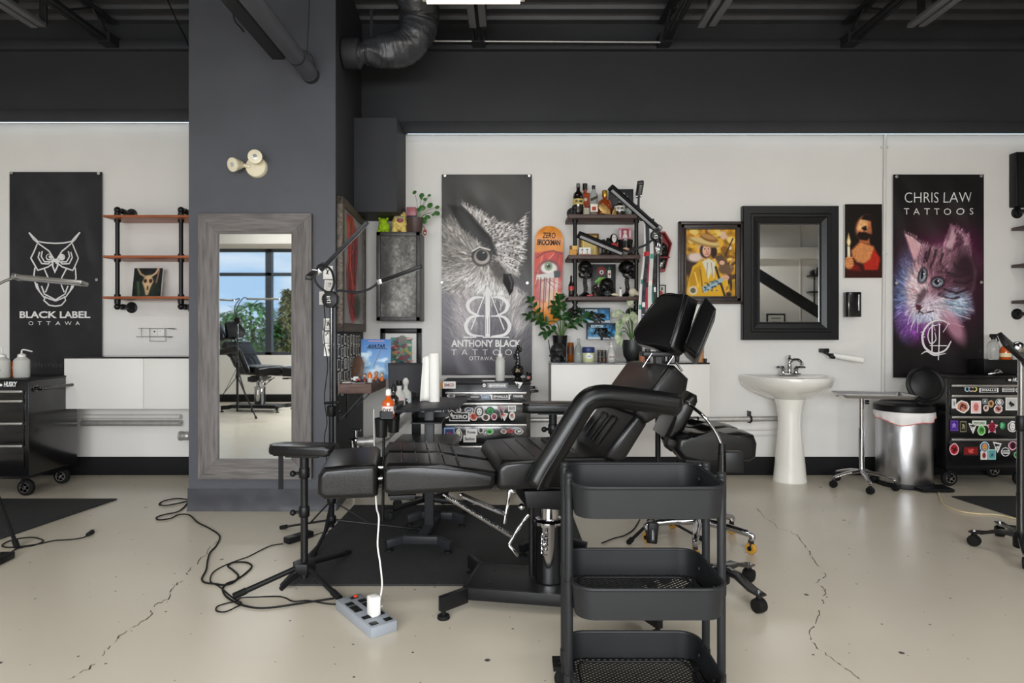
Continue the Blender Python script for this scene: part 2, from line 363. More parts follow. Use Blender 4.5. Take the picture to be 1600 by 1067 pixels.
# corrugated steel deck: ribs run left to right
mb=MB(); prof=[]; y=BACK-.2
while y<WALL+.1: prof+=[(y,TOP),(y+.07,TOP),(y+.09,TOP+.045),(y+.15,TOP+.045)]; y+=.17
mb.grid(lambda u,v:((XL,XR)[int(u+.5)],)+prof[min(len(prof)-1,int(round(v*(len(prof)-1))))],1,len(prof)-1)
mb.bb((XL,BACK-.2,TOP+.06),(XR,WALL+.15,TOP+.12)); struct('ceiling',mb,mat('black_steel_deck','#3c3c40',.5,noise_=.1,scale=6),sharp=20)
# pier
px0,px1=X(295,COLF),X(524,COLF)
px2=X(567,WALL)   # the right flank leans back a little and carries a black panel
struct('wall_pier',MB().prism([(px0,COLF),(px1,COLF),(px2,WALL),(px0,WALL)],lambda a,b,t:(a,b,t),0,TOP),M_pier)
pn=V((WALL-COLF,px1-px2,0)).normalized(); pu=V((px2-px1,WALL-COLF,0)).normalized()
def PS(px,py,off=0):  # point on the pier's right flank seen at this pixel
    k=(px-800)/F; p0=V((px1,COLF,0)); D=((p0.dot(pn)+off)/(pn.x*k+pn.y)); return V((k*D,D,Z(py,D)))
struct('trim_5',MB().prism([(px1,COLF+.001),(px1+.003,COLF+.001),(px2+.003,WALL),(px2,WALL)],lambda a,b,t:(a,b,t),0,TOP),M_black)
def skirt(name,a,bq,hh,t=.006):
    m=MB(); a,bq=V(a),V(bq); d=(bq-a).normalized(); m.beam(a+V((0,0,hh/2)),bq+V((0,0,hh/2)),t,hh,.0025); struct(name,m,M_base)
skirt('baseboard_back_1',(XL,WALL-.004,0),(px0,WALL-.004,0),.148); skirt('baseboard_back_2',(px1,WALL-.004,0),(XR,WALL-.004,0),.148)
m=MB()  # the pier's loose vinyl skirting ripples a little
def sk(u,v):
    y=COLF-.006-.006*noise.noise(V((u*9,v*2,1)))-.012*(1-v)**6; return (px0-.006+u*(px1-px0+.012),y,v*.142+(.004*noise.noise(V((u*14,0,3))) if v>.9 else 0))
m.grid(sk,60,8); m.bb((px0-.008,COLF,0),(px0,WALL,.142)); m.prism([(px1,COLF),(px1+.012,COLF),(px2+.012,WALL),(px2,WALL)],lambda a,b,t:(a,b,t),0,.142); struct('baseboard_pier',m,mat('charcoal_vinyl','#414146',.42,spec=.35),recalc=False)
# bulkheads above the white wall
zl,zr=Z(190,5.08),Z(208,5.08); ZLED=(zl,zr)
for nm,a,bq,z0 in (('trim_1',XL,px0,zl),('trim_2',px2-.02,XR,zr)):
    m=MB().bb((a,5.10,z0+.09),(bq,WALL,3.39)).bb((a,5.07,z0),(bq,5.10,z0+.092),.004).bb((a,5.05,3.39),(bq,WALL,3.46),.004).bb((a,5.12,3.46),(bq,WALL,TOP))
    struct(nm,m,M_black)
# boxed-out duct beside the pier
struct('trim_3',MB().bb((px2+.012,4.78,Z(331,4.78)),(-.86,WALL,zr+.02)),M_black)
# window wall behind the camera (seen in the tall mirror)
wx=[-5.3,-4.05,-2.8,-1.55,-.3,.95,2.2]; z0,z1=.78,2.55
m=MB().bb((XL,BACK-.15,0),(XR,BACK,z0)).bb((XL,BACK-.15,z1),(XR,BACK,TOP)).bb((XL,BACK-.15,z0),(wx[0],BACK,z1)).bb((wx[-1],BACK-.15,z0),(XR,BACK,z1)); struct('wall_front',m,M_wall)
skirt('baseboard_front',(XL,BACK+.004,0),(XR,BACK+.004,0),.13)
gm=bpy.data.materials.new('window_glass'); gm.use_nodes=True; n=gm.node_tree; n.nodes.clear(); oo=n.nodes.new('ShaderNodeOutputMaterial'); mi=n.nodes.new('ShaderNodeMixShader'); tr=n.nodes.new('ShaderNodeBsdfTransparent'); gl=n.nodes.new('ShaderNodeBsdfGlossy'); gl.inputs['Roughness'].default_value=.02
mi.inputs[0].default_value=.06; n.links.new(tr.outputs[0],mi.inputs[1]); n.links.new(gl.outputs[0],mi.inputs[2]); n.links.new(mi.outputs[0],oo.inputs['Surface'])
M_wf=mat('dark_window_frame','#3b4048',.4)
for i,(a,bq) in enumerate(zip(wx,wx[1:])):
    m=MB(); t=.05
    m.bb((a,BACK-.1,z0),(a+t,BACK+.0,z1)).bb((bq-t,BACK-.1,z0),(bq,BACK+.0,z1)).bb((a,BACK-.1,z0),(bq,BACK,z0+t)).bb((a,BACK-.1,z1-t),(bq,BACK,z1)).bb((a,BACK-.1,2.1),(bq,BACK,2.15))
    wo=struct('window_%d'%(i+1),m,M_wf); g=MB().bb((a,BACK-.055,z0),(bq,BACK-.05,z1)).build('window_pane',gm,wo)
struct('trim_4',MB().bb((XL,BACK,2.6),(XR,BACK+.22,2.82),.004),M_wall)
# floor cracks
def crack(pts,wd):
    m=MB(); q=[]
    for (a,b_),(c_,d_) in zip(pts,pts[1:]):
        for t in np.linspace(0,1,7)[:-1]: q.append(G(a+(c_-a)*t+random.uniform(-3,3),b_+(d_-b_)*t+random.uniform(-2,2)))
    for i in range(len(q)-1):
        if random.random()<.18: continue
        d=(q[i+1]-q[i]).normalized(); s_=V((-d.y,d.x,0))*wd*random.uniform(.3,1.2)/2
        m.face([q[i]-s_+V((0,0,.0006)),q[i+1]-s_*.7+V((0,0,.0006)),q[i+1]+s_*.7+V((0,0,.0006)),q[i]+s_+V((0,0,.0006))])
    tag(m.build('floor_crack',mat('crack_grit','#4b4239',.9)),kind='structure')  # cracks laid as thin dark strips just above the floor
crack([(100,1067),(140,1045),(165,1018),(193,990),(235,962),(240,945),(262,935),(275,915),(288,902),(302,885),(325,860),(345,845)],.006)
crack([(1180,795),(1215,825),(1245,835),(1262,860),(1275,880),(1288,900),(1277,910),(1290,925),(1284,945),(1272,975),(1266,990),(1272,1006),(1295,1027),(1335,1055),(1350,1067)],.005)
# ---------------------------------------------------------------- vinyl banners
def banner(label,q,art,prints,gro):
    """q = pixel box on the wall (x0,y0,x1,y1)"""
    D=WALL-.034; x0,x1,z1,z0=X(q[0],D),X(q[2],D),Z(q[1],D),Z(q[3],D); w_,h_=x1-x0,z1-z0
    t=thing('wall_banner',label,'banner',((x0+x1)/2,D,z0),group='hanging vinyl banners')
    sd=q[0]*.37
    def bl(u,v): # soft folds hanging from the two top corners
        e=np.clip(np.minimum(u,1-u)*6,0,1)*np.clip((1-v)*8,0,1)
        return -.012+e*(.008*np.sin(u*9+v*3+sd)*np.sin(v*5+sd)+.006*np.sin((u+v)*15+sd)*(v>.0)+.004*np.sin(v*23+u*8))
    cv=art(); cv.build('banner_sheet',M_vinyl,t,(x0,D,z0),*BACKN,w_,h_,bl)
    class BP(Print):
        def at(s,a,b,h): return Print.at(s,a,b,h+float(bl(np.float64(a/w_),np.float64(b/h_)))+.0015)
        def line(s,pts,wd,c,closed=False):
            if hasattr(wd,'__len__') or closed: return Print.line(s,pts,wd,c,closed)
            q=[]
            for (x_0,y_0),(x_1,y_1) in zip(pts,pts[1:]):
                n_=max(1,int(math.hypot(x_1-x_0,y_1-y_0)/.015)); q+=[(x_0+(x_1-x_0)*i/n_,y_0+(y_1-y_0)*i/n_) for i in range(n_)]
            return Print.line(s,q+[pts[-1]],wd,c)
    def pp(): return BP((x0,D,z0),*BACKN)
    def c(px,py): return ((X(px,D)-x0),(Z(py,D)-z0))
    for nm,fn in prints:
        p=pp(); fn(p,c,F and D/F); p.build(nm,M_vinyl,t)
    for gx,gy in gro:
        g=V(P(gx,gy,D)); mb=MB(); mb.lathe([(.012,0),(.012,.003),(.006,.004),(.006,.001),(0,.001)],g+V((0,-.001,0)),14,(0,-1,0)); mb.build('grommet',M_alu,t)
    return t
def mir(pts,cx): return [(2*cx-a,b) for a,b in pts]
def art_owl_line():
    c=Canvas(90,200,'#2b2b2e'); c.noise(.12,30); c.noise(.05,6); return c
def emb_owl(p,c,s):
    W='#dedcdc'; k=lambda L:[c(a/3.557,240+b/3.557) for a,b in L]; w_=.011
    for L in ([(155,437),(205,487),(255,495),(300,497)],[(155,437),(180,475),(210,500),(265,540),(290,582),(300,598)],[(200,500),(167,580),(205,648),(262,628),(300,598)],
        [(213,545),(205,575),(225,610),(262,612),(290,585)],[(228,540),(222,570),(240,600),(270,600)],[(190,632),(185,690),(200,745),(235,795),(300,818)],[(240,640),(262,690),(262,730),(245,770)],
        [(200,720),(215,770)],[(245,792),(237,815),(265,842),(300,847)],[(225,735),(240,780),(300,812)]):
        p.line(k(L),w_,W); p.line(k(mir(L,300)),w_,W)
    for cx in (266,334):
        p.disc(*k([(cx,574)])[0],.027,W); p.disc(*k([(cx,572)])[0],.019,'#2b2b2e'); p.disc(*k([(cx+(6 if cx<300 else -6),572)])[0],.012,W)
    p.poly(k([(280,592),(300,582),(320,592),(318,625),(300,666),(282,625)]),W); p.poly(k([(291,602),(309,602),(309,625),(300,645),(291,625)]),'#2b2b2e')
def txt(st,q,bold=0,space=1.0,col='#e6e4e2'):  # q pixel box
    def f(p,c,s):
        a,b=c(q[0],q[3]); a2,b2=c(q[2],q[1]); p.text(st,a,b,a2-a,b2-b,col,bold,space)
    return f
def multi(*fs):
    def f(p,c,s):
        for g in fs: g(p,c,s)
    return f
banner('black banner with a white line drawn owl emblem hung above the plain tool chest',(13,268,158,590),art_owl_line,
    [('owl_emblem',emb_owl),('lettering',txt('BLACK LABEL',(29,486,140,497),.03)),('lettering',txt('OTTAWA',(43,502,124,508),0,2.2)),('lettering',txt('@blacklabel',(40,565,99,576),0,1.3,'#55555a'))],[(18,270),(154,271),(151,437)])
def art_owl_photo():
    c=Canvas(160,352,'#454342'); S_=160/140
    k=lambda L:[((a-691)*S_,(b-272)*S_) for a,b in L]
    q=lambda a,b:((a-691)*S_,(b-272)*S_)
    c.noise(.1,40); c.ell(*q(762,300),60,30,'#5a5754',1.2,.6)
    c.ell(*q(742,540),85,100,'#77737a',.9); c.ell(*q(712,470),60,90,'#858087',.8); c.ell(*q(800,500),40,70,'#6a666c',.9)
    c.ell(*q(738,405),62,68,'#a8a29d',.35); c.ell(*q(712,380),35,45,'#8a8580',.6)
    c.poly(k([(720,317),(745,328),(770,342),(803,352),(822,331),(818,365),(818,395),(806,425),(790,425),(775,395),(762,362),(742,338)]),'#d3ccc8',2)
    for _ in range(150):
        a,b=random.uniform(758,815),random.uniform(345,420); c.ell(*q(a,b),random.uniform(1,2.6),random.uniform(1,1.8),'#4a4644',.5,.8)
    c.poly(k([(700,318),(722,322),(745,345),(768,368),(778,398),(766,392),(742,372),(722,356)]),'#2a2828',5)
    c.poly(k([(770,398),(790,418),(797,436),(790,452),(772,428),(764,412)]),'#5a5653',5)
    c.poly(k([(705,470),(725,440),(745,470),(738,530),(715,545)]),'#b9b1b2',14,.8); c.poly(k([(800,440),(822,455),(828,500),(806,520),(795,480)]),'#cfc8c8',10,.8); c.ell(*q(740,432),46,13,'#c9c2bf',.9,.8,12); c.ell(*q(772,448),36,13,'#ece7e4',.6,1,10); c.ell(*q(800,470),14,40,'#b9b3b2',.8,.7,-15)
    m=((c.a.mean(-1)>.36)&(c.yy<205)).astype(float); m2=((c.yy>=205)&(c.yy<300)&(c.a.mean(-1)>.3)).astype(float)
    ex,ey=q(753,397)
    c.fur(3800,m,lambda x,y:math.atan2(y-ey,x-ex)+.3,7,.4); c.fur(1100,m2,lambda x,y:1.5+.01*(x-80),16,.22)
    
    for _ in range(190):
        a_,b_=random.uniform(758,818),random.uniform(342,420); c.ell(*q(a_,b_),random.uniform(1,2.4),random.uniform(.8,1.5),'#3d3937',.5,.75*(a_>752+(b_-342)*.25))
    c.ell(ex,ey,18,17.5,'#1b1918',.25); c.ell(ex,ey+1.5,14.5,13.5,'#9d948e',.2); c.ell(ex+2,ey+5,10,7,'#c2bab4',.7,.8); c.ell(ex,ey-1,10,9.5,'#0c0b0b',.2); c.ell(ex+3,ey-6,2,1.2,'#e8e8e8',.5,.8); c.line([(ex-17,ey-9),(ex-4,ey-16),(ex+14,ey-11)],3,'#d8d2ce')
    c.poly(k([(786,424),(798,424),(803,437),(801,450),(796,458),(791,447),(786,438)]),'#141314',1.5); c.line(k([(795,428),(799,438),(798,447)]),2,'#5d5a58')
    c.a*=(1-.25*np.clip((c.yy-250)/100,0,1))[...,None]*1.0; return c
def emb_ab(p,c,s):
    W='#efedec'; k=lambda L:[c(560+a/3.557,280+b/3.557) for a,b in L]
    R=[spl([(740,657,0),(790,658,0),(828,690,0),(815,735,0),(760,760,0)],6),spl([(760,760,0),(812,768,0),(840,815,0),(815,862,0),(740,872,0)],6)]
    for L in R:
        L=[(v.x,v.y) for v in L]; n=len(L); wd=[.006+.024*math.sin(PI*i/(n-1)) for i in range(n)]
        p.line(k(L),wd,W); p.line(k(mir(L,718)),wd,W)
    for L in ([(718,597),(810,835)],[(690,657),(640,657)],[(660,760),(700,760)]): p.line(k(L),.009,W); p.line(k(mir(L,718)),.009,W)
    p.line(k([(718,632),(718,874)]),.037,W); p.line(k([(712,655),(712,860)]),.004,'#6b686c'); p.line(k([(724,655),(724,860)]),.004,'#6b686c')
    p.poly(k([(702,640),(718,594),(734,640),(718,628)]),W); p.line(k([(583,878),(655,878)]),.009,W); p.line(k([(690,878),(838,878)]),.009,W)
banner('grey banner with a large owl photograph behind a white monogram',(690,272,831,586),art_owl_photo,
    [('monogram',emb_ab),('lettering',txt('ANTHONY BLACK',(705,531,814,542),.03)),('lettering',txt('TATTOO',(705,546,800,555),-.012,1.9)),('lettering',txt('OTTAWA, ON',(733,557,788,564),.0,1.1))],[(695,274),(827,274),(690,441),(824,442)])
def art_cat():
    c=Canvas(160,352,'#191417'); S_=160/141
    q=lambda a,b:((1300+a/3.333-1397)*S_,(240+b/3.333-272)*S_); k=lambda L:[q(a,b) for a,b in L]
    c.ell(*q(560,640),75,95,'#4d1330',.9,.9); c.ell(*q(400,720),22,62,'#6d84b4',1.0,.9); c.ell(*q(620,480),50,40,'#5a1440',.9,.7); c.ell(*q(440,860),30,30,'#8a3fa0',1,.7)
    c.ell(*q(540,330),60,30,'#2a2422',1,.7)
    c.poly(k([(378,402),(430,425),(470,450),(520,470),(575,480),(595,420),(622,362),(670,390),(712,430),(722,520),(752,600),(740,690),(690,750),(640,790),(600,830),(530,850),(470,830),(430,780),(425,720),(420,640),(430,560),(405,490)]),'#b98e9c',5)
    c.ell(*q(600,560),50,30,'#7a5060',.8,.8); c.ell(*q(690,620),22,42,'#2a1620',.7,.9); c.ell(*q(620,680),35,22,'#53303f',.8,.8); c.ell(*q(640,770),25,24,'#a6c1dc',.9,.9)
    c.poly(k([(385,410),(440,440),(472,478),(440,535),(425,545)]),'#eab9bd',3); c.poly(k([(622,370),(660,400),(690,450),(650,500),(600,500),(585,480)]),'#5b3748',4); c.poly(k([(625,380),(645,420),(620,490),(592,478)]),'#c9a3ad',4)
    for L in ([(520,480),(505,540),(470,570)],[(550,490),(540,540),(520,580)],[(580,510),(570,560),(600,590)],[(620,540),(650,580),(690,590)],[(600,620),(670,625),(720,600)],[(590,690),(650,710),(700,690)],[(560,600),(610,605),(650,620)],[(500,500),(490,530),(480,560)],[(640,650),(690,660),(730,640)],[(560,720),(620,740),(660,730)]): c.line(k(L),4.5,'#2e1a24',.85)
    c.ell(*q(445,690),18,40,'#eec7cd',.7,.9); c.ell(*q(500,790),32,22,'#d8c4d4',.7,.95); c.ell(*q(480,830),22,9,'#b9bfe0',.8,.9)
    m=((c.a.mean(-1)>.28)).astype(float); cx,cy=q(500,740)
    c.fur(3600,m,lambda x,y:math.atan2(y-cy,x-cx),6,.38); c.poly(k([(385,412),(432,438),(466,478),(436,530),(424,540)]),'#e2aab2',3,.8); c.line(k([(378,402),(430,425),(472,455)]),2,'#4a2c38'); c.poly(k([(628,385),(645,420),(622,485),(596,475)]),'#caa0ac',4,.8); c.line(k([(598,440),(622,362),(672,392),(714,432),(722,520)]),2.2,'#8a5a70')
    for a,b,rx,ry,ro in ((472,620,6,12,14),(553,655,11,7.5,-12)):
        c.ell(*q(a,b-1),rx+2.6,ry+2.6,'#1c1016',.4,1,ro); c.ell(*q(a,b),rx,ry,'#8f97a6',.35,1,ro); c.ell(*q(a,b+2),rx*.8,ry*.5,'#b4bac6',.6,.8,ro); c.ell(*q(a-3,b-2),rx*.42,ry*.62,'#1a1418',.3,1,ro); c.line([q(a-rx*1.6,b-2),q(a-2,b-ry*2.0),q(a+rx*1.9,b-4)],2.4,'#160c12'); c.ell(*q(a+6,b-8),1.6,1.6,'#ffffff',.5)
    c.poly(k([(440,765),(468,770),(475,785),(462,800),(445,790)]),'#53262f',2); c.line(k([(462,800),(480,812),(530,800)]),2.2,'#2a141c'); c.line(k([(462,800),(450,815)]),2,'#2a141c'); c.poly(k([(500,700),(470,760),(440,765),(450,720),(480,680)]),'#3a222c',5,.7)
    for L in ([(470,790),(590,800),(720,840)],[(480,785),(600,775),(735,800)],[(480,800),(560,840),(690,880)],[(440,800),(425,850),(410,900)],[(450,805),(450,860),(445,910)],[(490,770),(600,740),(700,760)],[(430,790),(405,830),(395,870)],[(480,805),(520,850),(540,900)]): c.line([tuple(v)[:2] for v in spl([(x,y,0) for x,y in k(L)],5)],1.1,'#f3e6ea',.9)
    c.ell(*q(640,880),14,30,'#d79bb0',.8,.8,-30); return c
def emb_cl(p,c,s):
    W='#ece8e8'; k=lambda L:[c(1300+a/3.333,240+b/3.333) for a,b in L]
    def st(L,w0,w1):
        L=[(v.x,v.y) for v in spl([(a,b,0) for a,b in L],6)]; n=len(L); p.line(k(L),[w0+(w1-w0)*math.sin(PI*i/(n-1)) for i in range(n)],W)
    st([(620,890),(570,868),(520,880),(485,920),(475,960),(490,1010),(540,1040),(590,1025),(615,985),(620,975)],.005,.018); st([(560,890),(520,905),(505,950),(520,990),(545,970),(540,930)],.004,.009)
    p.line(k([(527,890),(527,1040)]),.010,W); p.line(k([(563,895),(560,1075)]),.008,W); p.line(k([(515,1000),(600,1000)]),.007,W); st([(470,1045),(500,1030),(540,1050),(595,1040)],.004,.012); p.line(k([(610,885),(580,930)]),.005,W)
    for a,b in ((465,930),(468,945),(472,958)): p.line(k([(a,b),(a+18,b-4)]),.006,W)
    p.disc(*k([(563,890)])[0],.008,W)
banner('black banner with a pink and blue lit cat beside the candle painting',(1397,272,1539,590),art_cat,
    [('cat_monogram',emb_cl),('lettering',txt('CHRIS LAW',(1415,300,1519,316),-.012)),('lettering',txt('TATTOOS',(1413,325,1521,335),-.005,1.8))],[(1401,276),(1533,275),(1401,442),(1533,441)])
# ---------------------------------------------------------------- pipe shelves
def pipe_shelf(label,x0,x1,Df,Db,tops,th,px_,Dp,ztop,zbot,wood):
    t=thing('pipe_shelf',label,'shelf',((x0+x1)/2,WALL,zbot),group='black pipe wall shelves')
    for z in tops:
        MB().bb((x0,Df,z-th),(x1,Db,z),.004).build('shelf_board',wood,t)
    for x in px_:
        m=MB(); r=.0155
        m.tube(spl([(x,WALL-.01,ztop),(x,Dp+.05,ztop),(x,Dp+.012,ztop-.006),(x,Dp,ztop-.03),(x,Dp,ztop-.06)],4),r,10); m.cyl((x,Dp,ztop-.03),(x,Dp,zbot+.03),r,seg=12)
        m.tube(spl([(x,WALL-.01,zbot),(x,Dp+.05,zbot),(x,Dp+.012,zbot+.006),(x,Dp,zbot+.03),(x,Dp,zbot+.06)],4),r,10)
        for z in (ztop,zbot):
            m.cyl((x,Dp+.09,z),(x,Dp+.055,z),.023,seg=12); m.ball((x,Dp,z),.025)
            m.cyl((x,Dp,z+(-.05 if z==ztop else .05)),(x,Dp,z+(-.02 if z==ztop else .02)),.022,seg=12)
        for z in tops: m.cyl((x,Dp,z),(x,Dp,z+.022),.023,seg=12); m.cyl((x,Dp,z-th-.022),(x,Dp,z-th),.023,seg=12)
        m.build('pipe_post',M_pipe,t)
        for z in (ztop,zbot):
            f=MB(); f.lathe([(.045,0),(.045,.008),(.03,.012),(.025,.03),(0,.03)],(x,WALL,z),20,(0,-1,0))
            for k in range(4): f.cyl((x+.034*math.cos(k*PI/2+.7),WALL-.008,z+.034*math.sin(k*PI/2+.7)),(x+.034*math.cos(k*PI/2+.7),WALL-.013,z+.034*math.sin(k*PI/2+.7)),.006,seg=8)
            f.build('pipe_flange',M_pipe,t)
    return t
LSZ=[Z(335.5,4.89),Z(399,4.89),Z(463,4.89)]
pipe_shelf('reddish wood shelf on black pipes, nearly empty, between owl banner and pier',X(160,4.89),-2.115,4.89,5.16,LSZ,.018,[-3.076,-2.58],4.99,Z(328,4.99),Z(479,4.99),mat('red_brown_shelf_wood','#a0562f',.4,noise_=.3,scale=4,stretch=(1.2,14,14)))
CSZ=[Z(334.5,4.87),Z(398,4.87),Z(463,4.87)]
pipe_shelf('dark wood pipe shelf crowded with bottles, toys and black skulls',X(888,4.87),X(1001,4.87),4.87,5.165,CSZ,.03,[.487,.962],4.95,Z(325,4.95),Z(488,4.95),M_dwood)
RSZ=[Z(347,4.89),Z(408,4.89),Z(467,4.89)]
pipe_shelf('dark wood pipe shelf cut off by the right edge of the photo',X(1580,5.16),X(1580,5.16)+.72,4.89,5.16,RSZ,.025,[X(1590,5.17),X(1590,5.17)+.5],4.99,Z(328,5.05),Z(490,5.05),M_dwood)
# skull canvas on the left shelf
D=5.03; t=thing('canvas_print','small canvas painting of a horned skull leaning on the left wall shelf','painting',(X(226,D),D,LSZ[2]))
a=Canvas(60,60,'#1d1f20'); a.noise(.2,8); a.ell(30,45,20,30,'#2c3a2a',1,.7); a.poly([(24,16),(36,14),(42,28),(37,40),(33,57),(28,57),(24,42),(19,30)],'#cfae86',3); a.ell(25,27,3.5,4.5,'#4a2f1f'); a.ell(36,27,3.5,4.5,'#4a2f1f'); a.ell(31,42,2,5,'#5a3c2a')
a.line([(24,18),(14,12),(8,2)],4,'#a58c6f'); a.line([(38,16),(46,10),(50,1)],4,'#c8a98a'); a.line([(52,4),(48,30)],3,'#8a6a5a'); a.line([(10,30),(14,56)],5,'#3f5138')
rt=Matrix.Rotation(math.radians(-9),3,'X')
u,v=V((1,0,0)),rt@V((0,0,1)); nn=rt@V((0,-1,0)); o=P(206,462.5,D); hh=.225
MB().box(o+u*.112+v*hh/2-nn*.012,(.225,.022,hh),rt,.002).build('canvas_block',M_paper,t); a.build('canvas_picture',M_ink,t,o+nn*.0005+V((0,0,.0)),u,v,nn,.225,hh)
# ---------------------------------------------------------------- white wall cabinets
def wall_cabinet(label,xa,xb,splits,Df,z0,z1,side=M_white):
    t=thing('wall_cabinet',label,'cabinet',((xa+xb)/2,WALL,z0),group='white wall mounted cabinets')
    MB().bb((xa,Df+.02,z0),(xb,WALL-.001,z1)).build('cabinet_body',side,t)
    MB().bb((xa,Df-.004,z1+.001),(xb,WALL-.001,z1+.012),.001).build('cabinet_top',mat('dark_glass_top','#1c1d20',.12,coat=.5),t)
    e=[xa]+splits+[xb]
    for a_,b_ in zip(e,e[1:]): MB().bb((a_+.0015,Df,z0+.001),(b_-.0015,Df+.018,z1-.001),.0015).build('cabinet_door',M_white,t)
    return t
D=4.83; wall_cabinet('white two door wall cabinet with bare top left of the tall mirror',X(100,D),-2.11,[X(224,D)],D,Z(639,D),Z(560,D))
wall_cabinet('white wall cabinet covered with plants and bottles behind the tattoo chair',X(861,D),X(1109,D),[X(985,D)],D,Z(651,D),Z(569,D),mat('grey_cabinet_side','#8f8c8a',.5))
CTOP=Z(569,D)+.012
# ---------------------------------------------------------------- conduits, outlets on the back wall
def wpipe(name,label,a,bq,r,m,clamps=()):
    t=thing(name,label,'pipe',(a+bq)/2); MB().cyl(a,bq,r,seg=14).build('pipe_run',m,t)
    for c in clamps:
        p=a.lerp(bq,c); d=(bq-a).normalized(); MB().cyl(p-d*.008,p+d*.008,r+.006,seg=14).bb(p-d*.006-V((0,0,0))+V((0,0,-.035)) if abs(d.x)>.5 else p-V((.03,0,.006)),(p+d*.006+V((0,WALL-.002-p.y,.06))) if abs(d.x)>.5 else p+V((.03,WALL-.002-p.y,.006))).build('pipe_clamp',M_pipe if abs(d.x)>.5 else m,t)
    return t
wpipe('conduit_pipe','pale upper conduit along the wall under the left white cabinet',P(128,651,5.14),P(282,651,5.14),.018,M_wpipe)
wpipe('conduit_pipe','lower grey dusty conduit along the wall under the left white cabinet',P(128,661,5.12),P(282,661,5.12),.024,M_gpipe)
t=thing('capped_pipe','grey ribbed pipe cap low on the wall beside the pier','pipe',P(287,681,5.1)); m=MB(); c=P(287,681,5.1); m.lathe([(.03,-.05),(.034,-.045),(.034,-.02),(.031,-.018),(.034,-.015),(.034,.01),(.038,.012),(.038,.03),(0,.03)],c,20,(-1,0,0)); m.build('cap_body',M_gpipe,t); MB().cyl(c+V((.05,0,0)),c+V((.08,0,0)),.02).cyl(c+V((.06,0,0)),(c.x+.06,WALL-.001,c.z),.015).build('cap_stub',M_gpipe,t)
wpipe('conduit_pipe','grey conduit on black clamps running along the wall to the sink',P(1048,656,5.12),P(1214,654,5.12),.021,M_gpipe,(.75,.25))
wpipe('conduit_pipe','thin white cable duct below the grey conduit left of the sink',P(1048,673,5.165),P(1214,671,5.165),.007,M_wpipe)
wpipe('conduit_pipe','lowest thin white cable duct on the wall left of the sink',P(1048,682,5.165),P(1214,680,5.165),.006,M_wpipe)
wpipe('conduit_pipe','slim white vertical conduit rising between candle painting and cat banner',P(1379.5,625,5.165),P(1383,209,5.165),.012,M_wpipe,(.55,.95))
wpipe('conduit_pipe','grey conduit low on the wall behind the center tool chest',P(760,656,5.13),P(868,656,5.13),.02,M_gpipe)
D=5.17; t=thing('wall_outlet','white double wall outlet inside a thin wire frame above the left cabinet','outlet',P(246,525,D)); MB().box(P(246,520,D),(.11,.012,.06),None,.003).build('outlet_plate',M_wplas,t)
p=Print(P(236,525,D-.0065),*BACKN); p.rect(.051,.002,.002,.055,'#8b8882'); p.rect(.022,.03,.012,.012,'#4a4846'); p.line([(.07,.035),(.078,.042)],.003,'#77756f'); p.build('outlet_sockets',M_ink,t)
t=thing('wire_rack','thin dark wire rack drawn around the wall outlet','rack',P(246,534,D)); m=MB()
for L in ([(221,513),(221,526),(270,526)],[(216,513),(273,513)],[(234,513),(234,533),(259,533),(259,513)],[(213,526),(270,526)],[(234,533),(259,533)],[(259,513),(268,514),(276,514)],[(259,526),(268,527)]): m.tube([P(a_,b_,D-.02) for a_,b_ in L],.0022,6)
for a_ in (234,259): m.cyl(P(a_,513,D-.02),P(a_,513,D+.005),.002,seg=6)
m.build('rack_wires',mat('dull_wire','#55534f',.5,.5),t)
# ---------------------------------------------------------------- black framed mirror, paintings, dispenser, paper bar
def picture_frame(name,label,cat,q,wd,dep,m,D=WALL,inner=None,steps=((0,1),),group=None,holder='frame'):
    x0,x1,z1,z0=X(q[0],D),X(q[2],D),Z(q[1],D),Z(q[3],D)
    t=thing(name,label,cat,((x0+x1)/2,D,z0),group=group); mb=MB()
    for (f0,h0),(f1,h1) in zip(steps,list(steps[1:])+[(1,None)]):
        a_,b_=wd*f0,wd*f1; dd=D-dep*h0
        mb.bb((x0+a_,dd,z0+a_),(x0+b_,D-.001,z1-a_),.003).bb((x1-b_,dd,z0+a_),(x1-a_,D-.001,z1-a_),.003).bb((x0+a_,dd,z0+a_),(x1-a_,D-.001,z0+b_),.003).bb((x0+a_,dd,z1-b_),(x1-a_,D-.001,z1-a_),.003)
    mb.build(holder,m,t); return t,(x0+wd,z0+wd,x1-x0-2*wd,z1-z0-2*wd)
D=5.165; x0,x1,z1,z0=X(1158,D),X(1307,D),Z(323,D),Z(531,D); t=thing('wall_mirror','wall mirror in a wide stepped black frame above the sink','mirror',((x0+x1)/2,WALL,z0)); m=MB(); L=[]
for off,h in ((0,0),(0,.05),(.006,.058),(.06,.058),(.068,.05),(.085,.05),(.092,.042),(.128,.026),(.134,.03),(.145,.03),(.147,.004)): L.append([m.bm.verts.new(p_) for p_ in ((x0+off,WALL-.003-h,z0+off),(x1-off,WALL-.003-h,z0+off),(x1-off,WALL-.003-h,z1-off),(x0+off,WALL-.003-h,z1-off))])
for A,B in zip(L,L[1:]):
    for i in range(4): m.bm.faces.new((A[i],A[(i+1)%4],B[(i+1)%4],B[i]))
m.build('frame',mat('black_lacquer_frame','#18181a',.35,spec=.35),t,sharp=20); r=(x0+.145,z0+.145,x1-x0-.29,z1-z0-.29)
MB().bb((r[0]-.001,5.158,r[1]-.001),(r[0]+r[2]+.001,5.165,r[1]+r[3]+.001)).build('mirror_glass',M_mirror,t)
